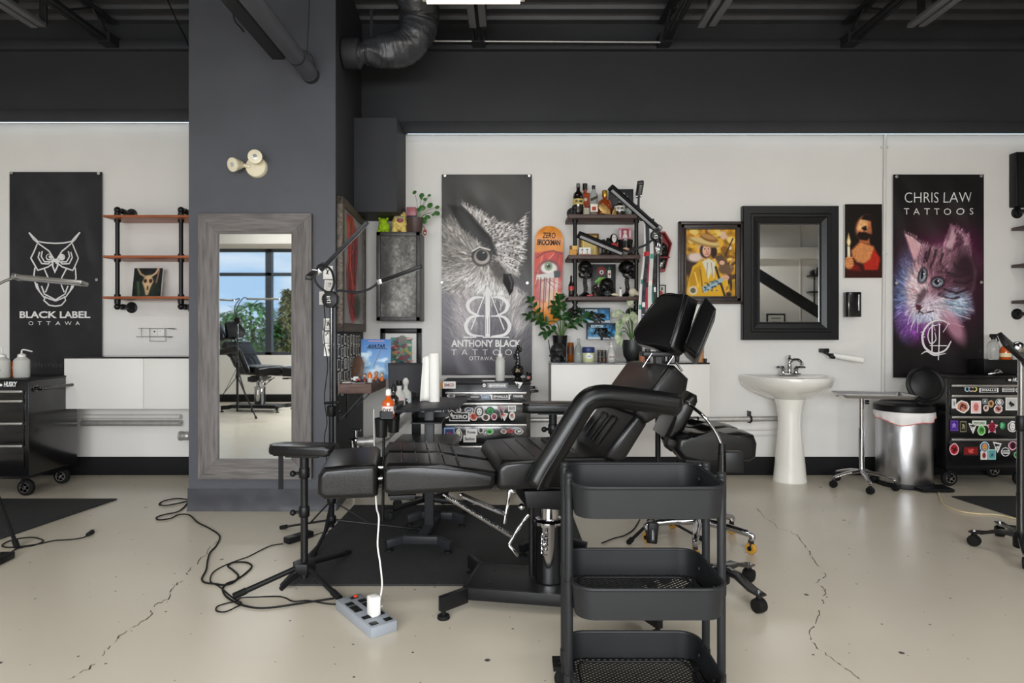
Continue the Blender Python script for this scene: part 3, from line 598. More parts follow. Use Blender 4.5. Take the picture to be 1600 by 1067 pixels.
# painting of a figure in a wide hat and yellow coat
t,r=picture_frame('framed_painting','framed painting of a figure in a broad hat and yellow coat','painting',(1059,347,1160,475),.062,.035,mat('dark_brown_frame','#352a26',.4,noise_=.3,scale=30),5.17,steps=((0,1),(.35,.6),(.8,.9)))
c=Canvas(110,150,'#c8902c'); c.noise(.25,9)
for _ in range(46): c.ell(random.uniform(0,110),random.uniform(0,75),random.uniform(3,11),random.uniform(3,8),random.choice(['#e6b23a','#b87820','#f0cf73','#d9b7a6','#8a5a20','#e9d9c4']),.4,.9,random.uniform(0,90))
for _ in range(30): c.ell(random.uniform(70,110),random.uniform(70,150),random.uniform(2,8),random.uniform(3,14),random.choice(['#4a3628','#7a5a3c','#b49a78','#2d231d','#a8812e']),.4,.9,random.uniform(0,40))
c.ell(8,80,18,24,'#3a2a22',.5); c.ell(20,62,16,10,'#e0c9bf',.6)
c.poly([(5,118),(15,82),(32,70),(60,68),(78,80),(92,105),(88,150),(0,150)],'#dda928',3); c.poly([(8,110),(20,85),(34,80),(30,115),(10,138)],'#b88518',4,.8); c.line([(32,90),(38,140)],3,'#8f6714'); c.line([(20,96),(28,128)],3,'#f0c85a')
c.poly([(36,72),(50,64),(66,74),(62,110),(56,95),(50,112),(44,92)],'#dcd6c2',2); c.line([(48,74),(46,104)],1.5,'#8a8574'); c.line([(56,74),(60,104)],1.5,'#8a8574')
c.ell(44,47,13,17,'#33231d',.3); c.ell(62,50,7,14,'#33231d',.4); c.ell(46,47,9.5,14,'#e3b195',.25); c.ell(50,52,5,6,'#d99a80',.6,.7); c.ell(42,43,1.8,1.2,'#3a241c'); c.ell(50,43,1.8,1.2,'#3a241c'); c.line([(46,44),(45,50),(48,51)],1,'#b57a62'); c.line([(43,55),(50,55)],1.4,'#a64a42')
c.ell(40,28,36,9,'#a8874a',.25,1,14); c.ell(42,26,33,6,'#d8bb7c',.3,1,14); c.ell(52,19,20,8,'#8a5c2a',.3,1,18); c.ell(50,16,17,5,'#b98750',.4,1,18)
c.poly([(62,60),(80,56),(96,78),(86,92),(74,80)],'#5d4636',3); c.line([(66,84),(86,148)],5,'#3f2d22'); c.line([(86,60),(104,20)],3,'#4a3424'); c.ell(86,88,14,12,'#6f543c',.4)
c.poly([(36,128),(70,112),(82,104),(86,112),(72,124),(40,142)],'#9db4bd',2); 
for _ in range(26): c.ell(random.uniform(40,78),random.uniform(112,136),random.uniform(1,3.5),random.uniform(1,2.5),random.choice(['#22272b','#3b4a52','#55707c']),.5)
c.ell(88,107,8,6,'#e0ad90',.3); c.line([(82,104),(92,102)],2,'#c98e74'); c.line([(83,109),(94,108)],2,'#c98e74'); c.ell(80,74,6,5,'#e0ad90',.3); c.ell(16,136,10,10,'#d8ccb4',.4); c.ell(16,136,6,6,'#6a5d48',.4)
c.build('painted_canvas',M_ink,t,(r[0],5.16,r[1]),*BACKN,r[2],r[3])
# candle painting on a deep canvas
D=5.15; t=thing('canvas_painting','dark canvas painting of a bearded man in red holding a candle','painting',(X(1348,D),D,Z(434,D))); x0,x1,z1,z0=X(1320,D),X(1378,D),Z(319,D),Z(434,D)
MB().bb((x0-.0,D,z0),(x1,WALL-.001,z1),.002).build('canvas_block',M_paper,t)
c=Canvas(76,150,'#17110f'); k=lambda L:[((a_-67)/2.53,(b_-263)/2.53) for a_,b_ in L]; q=lambda a_,b_:((a_-67)/2.53,(b_-263)/2.53)
c.poly(k([(70,640),(75,540),(120,470),(150,450),(210,470),(250,530),(255,640)]),'#3a140e',4); c.poly(k([(100,500),(145,455),(215,480),(225,530),(180,570),(130,560),(105,530)]),'#d68a52',5); c.poly(k([(215,490),(248,540),(235,600),(170,600),(160,570),(195,545)]),'#b52a1a',4); c.poly(k([(95,560),(140,580),(150,605),(90,600)]),'#7c1d14',4)
c.poly(k([(140,455),(145,420),(190,420),(195,470)]),'#b8683c',4); c.ell(*q(170,380),18,24,'#b56a40',.4,1,20); c.ell(*q(158,372),10,18,'#e6ab72',.5,1,20); c.poly(k([(150,340),(165,318),(200,315),(228,350),(232,410),(215,440),(205,400),(200,350)]),'#1c1210',3); c.poly(k([(128,425),(140,400),(170,405),(205,420),(180,450),(145,445)]),'#20130f',3); c.poly(k([(150,385),(175,372),(180,395),(165,400)]),'#140c0b',3); c.poly(k([(128,388),(145,352),(155,360),(150,390)]),'#f0b780',3); c.line(k([(135,402),(160,404)]),2,'#c96a52')
c.poly(k([(80,540),(80,480),(93,480),(95,540)]),'#efe2c2',1.5); c.poly(k([(86,410),(98,455),(92,478),(82,478),(76,455)]),'#f6c77a',3); c.poly(k([(87,430),(93,460),(87,476),(81,460)]),'#fff4d0',3); c.ell(*q(88,565),10,12,'#c97a48',.3); 
for d in range(4): c.line(k([(74,540+d*13),(104,536+d*13)]),3,'#dc9358'); 
c.noise(.05,3); c.build('painted_canvas',M_ink,t,(x0,D-.001,z0),*BACKN,x1-x0,z1-z0)
D=5.1; t=thing('soap_dispenser','black wall dispenser with a steel strip under the candle painting','dispenser',P(1336,496,D)); m=MB(); x0,x1,z1,z0=X(1324,D),X(1347,D),Z(456,D),Z(495,D)
m.prism(rr(x1-x0,.075,.018,4,(x0+x1)/2,D+.035),lambda a_,b_,t_:(a_,b_,t_),z0,z1,.004); m.build('dispenser_body',M_bgloss,t); MB().bb((x1-.032,D-.006,z0+.05),(x1-.02,D+.004,z1-.02),.003).build('sight_strip',M_steel,t)
D=5.1; t=thing('paper_roll_bar','white paper roll on a black pipe bracket between mirror and trash bin','paper roll holder',P(1290,548,D)); m=MB(); a_=P(1292,549,D)
m.tube(spl([(a_.x,WALL-.004,a_.z+.0),(a_.x-.012,WALL-.02,a_.z),(a_.x-.01,D,a_.z-.01),(a_.x+.03,D,a_.z-.035)],5),.012,10); m.bb((a_.x-.03,WALL-.012,a_.z-.01),(a_.x+.055,WALL-.001,a_.z+.022),.006); m.cyl((a_.x+.025,D,a_.z-.035),(a_.x+.06,D-.004,a_.z-.04),.02,.022); m.build('bracket',M_pipe,t)
MB().cyl(P(1302,555,D),P(1350,563,D-.1),.022,.024,20,.004).build('paper_roll',M_paper,t)
# ---------------------------------------------------------------- pier: tall mirror, emergency light, framed art, cards, wood shelf
M_gwood=mat('grey_rustic_wood','#66615f',.6,noise_=.35,scale=5,stretch=(14,14,1.2),bump=.35)
M_gwoodh=mat('grey_rustic_wood_rail','#66615f',.6,noise_=.35,scale=5,stretch=(1.2,14,14),bump=.35)
D=COLF-.002; x0,x1,z1,z0=X(313,D),X(489,D),Z(335,D),Z(747,D); wd=.128
t=thing('tall_mirror','tall mirror in a grey rustic wood frame hung on the charcoal pier','mirror',((x0+x1)/2,D,z0))
fy=lambda a,b,tt:(a,tt,b)
for L,mm in (([(x0,z0),(x0+wd,z0+wd),(x0+wd,z1-wd),(x0,z1)],M_gwood),([(x1,z1),(x1-wd,z1-wd),(x1-wd,z0+wd),(x1,z0)],M_gwood),([(x0,z1),(x0+wd,z1-wd),(x1-wd,z1-wd),(x1,z1)],M_gwoodh),([(x1,z0),(x1-wd,z0+wd),(x0+wd,z0+wd),(x0,z0)],M_gwoodh)):
    MB().prism(L,fy,D-.035,D,.002).build('frame_board',mm,t)
MB().bb((x0+wd-.01,D-.02,z0+wd-.01),(x1-wd+.01,D-.014,z1-wd+.01)).build('mirror_glass',M_mirror,t)
t=thing('emergency_light','cream twin headed emergency light high on the pier above the tall mirror','light',P(402,262,COLF)); c=P(402,262,COLF)
MB().lathe([(.068,0),(.068,.02),(.062,.03),(.03,.034),(0,.035)],c,28,(0,-1,0)).build('mounting_disc',M_cream,t)
for dx,dz,ax in ((-.105,.0,(-.45,-1,-.25)),(.022,.045,(.15,-1,-.05))):
    h=c+V((dx,-.075,dz)); a_=V(ax).normalized(); m=MB(); m.lathe([(.016,-.05),(.026,-.04),(.034,-.02),(.036,0),(.044,.012),(.044,.03),(.038,.032)],h,22,a_); m.cyl(c+V((dx*.3,-.03,dz*.5)),h-a_*.03,.012,.014,10); hd=m.build('lamp_head',M_cream,t)
    m=MB(); m.lathe([(.037,.026),(.03,.03),(0,.034)],h,22,a_); m.build('lamp_lens',mat('lamp_lens','#cfd4d6',.08,.6),hd)
# framed red art on the pier's right flank
fu=pu; fn=pn; up=V((0,0,1))
def flank(D,off,z): k=(D-COLF)/(WALL-COLF); return V((px1+(px2-px1)*k,D,z))+pn*off
t=thing('framed_artwork','ornate framed red artwork behind glass on the side of the pier','painting',flank(4.6,.01,1.155))
da,db,za,zb=4.17,5.08,1.157,2.045
gf=mat('aged_gilt_frame','#5b5147',.5,.2,noise_=.5,scale=60,bump=.5); R3=Matrix((pu,-pn,up)).transposed()
m=MB(); ln=(db-da)
mid=flank((da+db)/2,.02,(za+zb)/2)
for s_ in (-1,1): m.box(mid+pu*s_*(ln/2-.03),(.06,.045,zb-za),R3,.008); m.box(mid+up*s_*((zb-za)/2-.03),(ln,.045,.06),R3,.008)
m.build('frame',gf,t); c=Canvas(90,90,'#a3a1a0'); c.noise(.08,12)
c.poly([(14,4),(40,2),(62,14),(58,40),(50,60),(56,84),(34,88),(18,70),(22,40)],'#c22a30',4)
for _ in range(26): c.line([tuple(v)[:2] for v in spl([(random.uniform(15,60),random.uniform(5,30),0),(random.uniform(15,60),random.uniform(30,60),0),(random.uniform(20,55),random.uniform(60,88),0)],6)],random.uniform(1,4),random.choice(['#7a1018','#d83a3a','#4a0c10','#e8614e','#2a0a0c']),.8)
c.ell(60,74,14,10,'#3d4a30',.6); c.build('picture',M_glossy,t,flank(da+.055,.03,za+.055),pu,up,pn,ln-.11,zb-za-.11)
M_flash=M_ink
def flash(o,u,v,n,w_,h_,label,grp,style):
    t=thing('flash_card',label,'card',o+u*w_/2,0,grp); p=Print(o+n*.0008,u,v,n); p.rect(0,0,w_,h_,random.choice(['#e8e6e2','#d9d6d0','#c9c6c0']) if style else random.choice(['#e9e6e1','#d9d6d0']))
    a_=.12; p.rect(w_*a_,h_*.16,w_*(1-2*a_),h_*.74,random.choice(['#cfccc6','#bab6b0','#e5e2dc'] if style else ['#2a292b','#3a393c','#232224','#9a9792']))
    for _ in range(4): p.line([(w_*random.uniform(.25,.75),h_*random.uniform(.25,.85)) for _ in range(3)],w_*.09,random.choice(['#1d1c1d','#3b3a3c','#e6e3de','#d0cdc8']))
    p.build('card_print',M_ink,t); MB().box(o+u*w_/2+v*h_/2+n*.0002,(w_,h_,.0012),Matrix((u,v,n)).transposed()).build('card_backing',M_paper,t)
for a_,b_,r_,lb in ((505,436,0,'topmost flash card with a red dot beside the tall mirror frame'),(506,458,4,'tilted lettered flash card below the topmost one beside the tall mirror'),(499,476,0,'pale flash card half behind the lamp control box beside the tall mirror'),(506,518,0,'dark flash card behind the lamp pole beside the tall mirror'),(505,537,-3,'flash card just below the pole clamp beside the tall mirror'),(506,556,2,'lowest flash card beside the tall mirror')):
    rm=Matrix.Rotation(math.radians(r_),3,'Y'); flash(P(a_,b_,COLF),rm@V((1,0,0)),rm@V((0,0,1)),V((0,-1,0)),.062,.085,lb,None,1)
for r in range(5):
    for k in range(8):
        zz=1.062-r*.082+random.uniform(-.008,.008); dd=4.19+k*.108+random.uniform(-.01,.01); rm=Matrix.Rotation(random.uniform(-.06,.06),3,pn)
        if r>=3 and k>4 and r+k>8: continue
        flash(flank(dd,.005,zz),rm@pu,rm@up,pn,.066,.074,'small black and white flash card pinned in rows on the side of the pier','flash cards on the side of the pier',0)
# floating wooden shelf
zs=Z(600,4.14); xe=X(580,4.14)
t=thing('wooden_shelf','thick dark wood shelf on black brackets fixed to the side of the pier','shelf',(-1.02,4.35,zs-.062))
MB().prism([(px1+.018,4.14),(xe,4.14),(xe,4.62),(px2+.05,4.62)],lambda a_,b_,t_:(a_,b_,t_),zs-.062,zs,.004).build('shelf_board',mat('rough_brown_wood','#5f463f',.6,noise_=.4,scale=6,stretch=(1.5,10,10),bump=.3),t)
for dd in (4.22,4.5):
    xx=flank(dd,0,0).x; m=MB(); m.bb((xx+.004,dd-.012,zs-.27),(xx+.01,dd+.012,zs-.062)).bb((xx+.004,dd-.012,zs-.068),(xe-.03,dd+.012,zs-.062)); m.beam((xx+.008,dd,zs-.25),(xe-.06,dd,zs-.066),.01,.006); m.build('bracket',M_bmetal,t)
# things on that shelf
D=4.52; t=thing('comic_book','blue sky covered fantasy comic book standing on the wood shelf','book',P(586,596,D))
rt=Matrix.Rotation(math.radians(-6),3,'X'); u,v,nn=V((1,0,0)),rt@V((0,0,1)),rt@V((0,-1,0)); o=V((X(563,D),D,zs+.003)); bw,bh=.21,.285
MB().box(o+u*bw/2+v*bh/2-nn*.008,(bw,.014,bh),rt,.001).build('book_block',M_paper,t)
c=Canvas(80,108,'#2f6db5'); c.mask(np.clip((c.yy)/110,0,1),'#9cc9ea',.95)
for _ in range(22): c.ell(random.uniform(0,80),random.uniform(38,108),random.uniform(5,15),random.uniform(3,8),'#dfeef6',.8,.6)
for _ in range(10): c.ell(random.choice([6,74])+random.uniform(-8,8),random.uniform(60,105),4,9,'#4f83b5',.6,.7)
c.poly([(30,108),(40,70),(48,70),(58,108)],'#c9d5de',4,.7); c.line([(52,30),(34,74)],1.5,'#7a5230'); c.line([(20,5),(60,5)],2,'#e88a8a'); c.build('front_cover',M_glossy,t,o+nn*.0006,u,v,nn,bw,bh)
p=Print(o+nn*.002,u,v,nn); p.text('AVATAR',.045,.222,.125,.026,'#141416',.03,1,.3); p.line([(.04,.222),(.11,.219),(.185,.216)],.004,'#141416'); p.build('title_lettering',M_ink,t)
D=4.44; m=MB(); rt=Matrix.Rotation(math.radians(-14),3,'X')@Matrix.Rotation(math.radians(-18),3,'Z'); c=V((X(559,D),D,zs+.086)); m.ball(c,(.047,.008,.088),rt,24,12); m.ball(c+rt@V((0,-.006,0)),(.038,.006,.075),rt,24,12); solo('oval_plaque',m,mat('brown_plaque','#5d4436',.5,noise_=.3,scale=14),'brown oval plaque leaning beside the comic book on the wood shelf','plaque')
D=4.34; t=thing('toy_car','small white and red toy car on the wood shelf under the brown plaque','toy',(X(556,D),D,zs)); c=V((X(556,D),D,zs)); MB().box(c+V((0,0,.016)),(.062,.03,.018),None,.005).box(c+V((.002,0,.029)),(.034,.026,.014),None,.005).build('car_body',M_wplas,t)
MB().box(c+V((.016,-.001,.017)),(.03,.031,.012),None,.003).build('red_panel',mat('red_plastic','#b3302a',.4),t)
for sx in (-1,1):
    for sy in (-1,1): MB().cyl(c+V((sx*.02,sy*.015,.008)),c+V((sx*.02,sy*.01,.008)),.008,seg=12).build('wheel',M_rub,t)
def figurine(px,D,zb,h,c1,c2,label,name='figurine',cat='figurine',grp=None,hair=None):
    t=thing(name,label,cat,(X(px,D),D,zb),0,grp); c=V((X(px,D),D,zb)); s=h
    m=MB(); m.lathe([(.16*s,0),(.22*s,.05*s),(.2*s,.3*s),(.12*s,.5*s),(.06*s,.55*s)],c,14); m.tube([c+V((-.1*s,0,.45*s)),c+V((-.24*s,-.06*s,.3*s)),c+V((-.12*s,-.2*s,.25*s))],.05*s,8); m.tube([c+V((.1*s,0,.45*s)),c+V((.24*s,-.06*s,.3*s)),c+V((.12*s,-.2*s,.25*s))],.05*s,8); m.build('figure_body',mat(c1[0],c1[1],.4),t)
    m=MB(); m.ball(c+V((0,-.02*s,.74*s)),(.2*s,.19*s,.22*s),None,14,10); hd=m.build('figure_head',mat(c2[0],c2[1],.45),t)
    if hair: MB().ball(c+V((0,.03*s,.8*s)),(.215*s,.2*s,.2*s),None,14,8).build('figure_hair',mat(hair[0],hair[1],.5),t)
    p=MB(); 
    for sx in (-1,1): p.ball(c+V((sx*.08*s,-.2*s,.76*s)),.028*s,None,8,6)
    p.build('figure_eyes',M_bgloss,t); return t
sk=('figure_skin','#d9a27c'); og=('orange_plastic','#d9702a')
figurine(570,4.30,zs,.058,('maroon_plastic','#7d3128'),sk,'tiny red brown figurine on the wood shelf left of the orange bottle',hair=('dark_hair','#2a1c16'))
D=4.28; t=thing('dropper_bottle','tiny orange and clear bottle among figurines on the wood shelf','bottle',(X(578,D),D,zs)); c=V((X(578,D),D,zs)); MB().lathe([(.014,0),(.016,.003),(.016,.03),(.012,.036)],c,16).build('bottle_base',M_trans,t); MB().lathe([(.016,.03),(.017,.05),(.01,.062),(.005,.07),(0,.07)],c,16).build('orange_top',mat('orange_plastic','#d9702a',.4),t)
figurine(588,4.42,zs,.066,og,sk,'seated orange figurine on the wood shelf in front of the comic book',hair=('orange_hair','#8a3e1a'))
figurine(597,4.40,zs,.058,og,('pale_face','#e8c9a6'),'round orange figurine at the right end of the wood shelf',hair=('orange_hair','#8a3e1a'))
t=figurine(590,4.22,zs,.034,('slate_plastic','#353a46'),('slate_plastic','#353a46'),'tiny dark figurine at the front edge of the wood shelf')
for a_,d_,r_,cc,lb in ((545,4.24,.1,'#d8d4cc','white paper slip at the front of the wood shelf'),(541,4.36,-.3,'#b9b4aa','grey paper slip near the pier on the wood shelf'),(560,4.2,.35,'#8f8a86','folded dark leaflet in the middle of the wood shelf')):
    m=MB(); m.box((X(a_,d_),d_,zs+.0025),(.085,.05,.004),Matrix.Rotation(r_,3,'Z')); solo('paper_slip',m,mat('slip_'+cc[1:],cc,.7),lb,'paper')
# ---------------------------------------------------------------- valve pipes behind the pier
t=thing('pipe_valve','grey waste pipe with a chrome shut-off valve low beside the pier','pipe',P(568,690,4.5)); a_=P(566,690,4.5); b_=P(585,689,4.5)
MB().cyl(a_-V((.03,0,0)),b_+V((.01,0,0)),.03,seg=16).cyl(b_-V((.03,0,0)),b_+V((.0,0,0)),.036,seg=16).cyl(a_,a_+V((.02,0,0)),.036,seg=16).tube([b_,b_+V((.07,.05,.02)),b_+V((.14,.66,.1))],.03,12).build('waste_pipe',M_gpipe,t)
m=MB(); v_=a_+V((-.045,0,.01)); m.ball(v_,.028); m.cyl(v_,v_+V((0,0,.07)),.012); m.cyl(v_+V((-.03,0,.07)),v_+V((.035,0,.07)),.011); m.cyl(v_+V((-.045,0,-.005)),v_+V((.03,0,-.005)),.02); m.cyl(v_+V((-.02,-.02,-.13)),v_+V((-.02,-.02,.0)),.011); m.cyl(v_+V((.03,-.01,-.16)),v_+V((.01,0,0)),.012); m.build('valve_body',M_chrome,t)
m=MB(); m.tube([v_+V((-.02,-.02,-.12)),v_+V((-.02,0,-.3)),v_+V((-.02,.03,-v_.z+.001))],.011,8); m.build('riser_pipe',M_wpipe,t)
# ---------------------------------------------------------------- tool chests
def wheel(c,r,w_,parent,spoke=True,name='caster'):
    c=V(c); m=MB(); m.lathe([(.0,-w_/2),(r*.72,-w_/2),(r*.95,-w_/2+.004),(r,-w_/4),(r,w_/4),(r*.95,w_/2-.004),(r*.72,w_/2),(0,w_/2)],c,24,(0,1,0)); m.bb((c.x-.02,c.y-w_/2-.006,c.z),(c.x-.0,c.y-w_/2-.002,c.z+r+.03)).bb((c.x-.02,c.y+w_/2+.002,c.z),(c.x,c.y+w_/2+.006,c.z+r+.03)).bb((c.x-.035,c.y-.035,c.z+r+.01),(c.x+.035,c.y+.035,c.z+r+.025)); o=m.build(name,M_rub,parent)
    if spoke:
        m=MB(); m.lathe([(r*.62,0),(r*.62,.003),(r*.54,.003),(r*.54,0)],c-V((0,w_/2+.0005,0)),24,(0,-1,0)); m.lathe([(r*.2,0),(r*.18,.005),(0,.006)],c-V((0,w_/2,0)),16,(0,-1,0))
        for k in range(5):
            a_=k*2*PI/5+.3; m.beam(c+V((r*.15*math.cos(a_),-w_/2-.002,r*.15*math.sin(a_))),c+V((r*.58*math.cos(a_+.35),-w_/2-.002,r*.58*math.sin(a_+.35))),.004,r*.1)
        m.build('wheel_spokes',M_steel,o)
    return o
def chest(label,x0,x1,Df,z0,z1,hpx,bottom,dpt=.5,logo=None,side=1):
    t=thing('tool_chest',label,'tool chest',((x0+x1)/2,Df+dpt/2,0),0,'rolling tool chests'); Db=Df+dpt; w_=x1-x0
    MB().bb((x0,Df,z0),(x1,Db,z1-.012),.006).bb((x0+.01,Df+.01,z0-.02),(x1-.01,Db-.01,z0)).build('cabinet_body',M_bgloss,t)
    MB().bb((x0-.004,Df-.012,z1-.014),(x1+.004,Db,z1),.005).build('top_tray',M_bmetal,t)
    hz=[Z(h,Df) for h in hpx]+[Z(bottom,Df)]
    for a_,b_ in zip(hz,hz[1:]):
        dr=MB().bb((x0+.028,Df-.012,b_+.008),(x1-.028,Df+.002,a_-.004),.002).build('drawer',M_bgloss,t)
        MB().bb((x0+.028,Df-.03,a_-.012),(x1-.028,Df-.010,a_+.008),.006).build('drawer_handle',M_alu,dr)
    for xx in (x0+.07,x1-.07):
        for yy in (Df+.07,Db-.07): wheel((xx,yy,.058),.058,.036,t)
    xs=x1 if side>0 else x0
    MB().tube(spl([(xs,Df+.06,z1-.07),(xs+side*.045,Df+.065,z1-.07),(xs+side*.05,Df+.1,z1-.07),(xs+side*.05,Db-.1,z1-.07),(xs+side*.045,Db-.065,z1-.07),(xs,Db-.06,z1-.07)],5),.011,10).bb((xs-.002,Df+.04,z1-.095),(xs+side*.006,Df+.08,z1-.045),.003).bb((xs-.002,Db-.08,z1-.095),(xs+side*.006,Db-.04,z1-.045),.003).build('side_handle',M_bgloss,t)
    if logo:
        q=logo; p=Print((0,Df-.0125,0),*BACKN); a_,b_=X(q[0],Df),Z(q[3],Df); p.text('HUSKY',a_,b_,X(q[2],Df)-a_,Z(q[1],Df)-b_,'#e4e4e4',.04,1,.25); p.disc(a_-.02,b_+.012,.012,'#e4e4e4',.009); p.build('maker_lettering',M_ink,t)
    return t
def sticker(t,D,q,shape,cs,st=None):
    """one sticker on a chest front: q pixel box"""
    a_,b_=X(q[0],D),Z(q[3],D); w_,h_=X(q[2],D)-a_,Z(q[1],D)-b_; p=Print((a_,D,b_),*BACKN); c0,c1,c2=cs
    blob=lambda s_,n=14,j=.16:[(w_/2+w_/2*s_*(1+random.uniform(-j,j*.2))*math.cos(2*PI*k/n),h_/2+h_/2*s_*(1+random.uniform(-j,j*.2))*math.sin(2*PI*k/n)) for k in range(n)]
    star=lambda s_:[(w_/2+w_/2*s_*(1 if k%2==0 else .5)*math.sin(2*PI*k/10),h_/2+h_/2*s_*(1 if k%2==0 else .5)*math.cos(2*PI*k/10)) for k in range(10)]
    if shape=='rect': p.rect(0,0,w_,h_,c0); p.rect(w_*.08,h_*.1,w_*.84,h_*.8,c1)
    elif shape=='disc': p.disc(w_/2,h_/2,w_/2,c0,h_/2); p.disc(w_/2,h_/2,w_*.43,c1,h_*.43)
    elif shape=='blob': random.seed(int(q[0]*7+q[1])); p.poly(blob(1),c0); random.seed(int(q[0]*7+q[1])); p.poly(blob(.8),c1)
    elif shape=='tri': p.poly([(0,h_),(w_,h_*.85),(w_*.55,0)],c0); p.poly([(w_*.16,h_*.85),(w_*.82,h_*.75),(w_*.53,h_*.2)],c1)
    elif shape=='star': p.poly(star(1),c0); p.poly(star(.78),c1)
    if st and st!='face': p.text(st,w_*.12,h_*.28,w_*.76,h_*.44,c2,.03)
    elif st=='face':
        p.disc(w_*.5,h_*.5,w_*.26,c2,h_*.34); p.disc(w_*.4,h_*.56,w_*.05,'#161616'); p.disc(w_*.6,h_*.56,w_*.05,'#161616'); p.line([(w_*.42,h_*.34),(w_*.58,h_*.34)],h_*.05,'#161616')
    elif st is None:
        random.seed(int(q[0]*13+q[1]))
        for _ in range(5): p.line([(w_*random.uniform(.25,.75),h_*random.uniform(.25,.75)) for _ in range(3)],min(w_,h_)*.09,c2)
    p.build('sticker',M_glossy,t)
W='#ece9e6'; K='#1a1a1c'
Df=4.46; x1=X(45,Df); t=chest('black tool chest with plain drawers under the owl line banner',x1-.68,x1,Df,.15,.829,(611,626,661,696),733,.5,(8,596,29,604))
LT=.829
Df=4.6; CX0,CX1=X(690,Df),X(829,Df); CT=Z(597,Df)
t=chest('stickered black tool chest under the large owl photograph banner',CX0,CX1,Df,.15,CT,(613,630,663,697),735,.45); tD=Df-.0135
for q,sh,cs,st in (((692,596,712,607),'rect',(W,'#e3dfdc','#8a4a52'),'BMGD'),((688,596,692,608),'blob',('#e0a030','#c77b22','#2a1a10'),None),((760,598,794,607),'rect',('#5d5e62','#8f9094',W),'@HOSTLINE'),((754,599,759,605),'disc',(W,W,K),None),((804,596,817,607),'tri',(W,W,K),None),
    ((698,615,712,622),'blob',(W,'#9a9a9a',K),None),((733,617,751,623),'rect',(K,K,W),'ACKON'),((752,617,765,624),'rect',('#8fa4c0','#5d6f90',W),'UNO'),((767,615,797,624),'rect',(W,K,W),'SMALLS'),((799,615,820,623),'rect',(K,K,W),'THRASHER'),
    ((691,637,703,655),'blob',(W,'#4a4a4a',K),None),((700,640,712,657),'blob',(W,K,W),None),((712,635,722,646),'blob',(K,W,K),None),((725,636,741,645),'blob',(W,'#4e4b6a',W),None),((702,644,734,658),'rect',(W,K,W),'ZERO'),((733,644,747,658),'blob',(W,'#d9573f','#7a2018'),None),((741,634,757,652),'disc',(W,'#39373a',W),'face'),((752,646,766,658),'blob',(W,'#e2b7a4',K),'face'),((759,635,773,649),'blob',(K,'#2e9a4c','#0f5a28'),None),((767,645,777,657),'blob',(W,'#b8323a','#2a3a6a'),None),((776,632,790,656),'tri',('#b79f9f','#a17f86',K),None),((781,644,794,658),'tri',(W,'#d9563c',W),None),((794,633,806,643),'rect',(W,'#d6d3cf',K),'SKATE'),((795,643,805,657),'blob',(W,'#bfc7b9','#b2302a'),None),
    ((694,668,710,690),'rect',('#8fb4e0','#1d2f60','#e2408f'),None),((696,671,709,687),'star',('#e2408f','#e2408f','#1d2f60'),'face'),((711,669,722,691),'blob',(W,K,'#efe6c9'),'face'),((728,670,746,680),'rect',(W,W,K),'Roses.'),((724,680,744,691),'rect',(W,W,K),'Bamboo'),((747,668,756,677),'disc',(W,'#b9b6b2',K),'face'),((755,671,762,680),'disc',(W,'#6e6c6c',W),None),((759,669,771,679),'blob',('#d8f0d0','#35b84e','#123a18'),None),((782,670,792,678),'blob',(W,'#8c8a88','#b2302a'),None),((792,669,803,678),'star',('#e34a4a','#c92f34','#5a1014'),None),((804,669,818,679),'blob',(W,'#4a4a4c',W),None)):
    sticker(t,tD if q[1]>610 else Df-.0135,q,sh,cs,st)
Df=4.75; RX0=X(1478,Df); RT=Z(588,Df)
t=chest('stickered black tool chest under the cat banner beside the trash bin',RX0,RX0+.68,Df,.15,RT,(602,618,651,686),722,.42,(1580,590,1600,596),-1); tD=Df-.0135
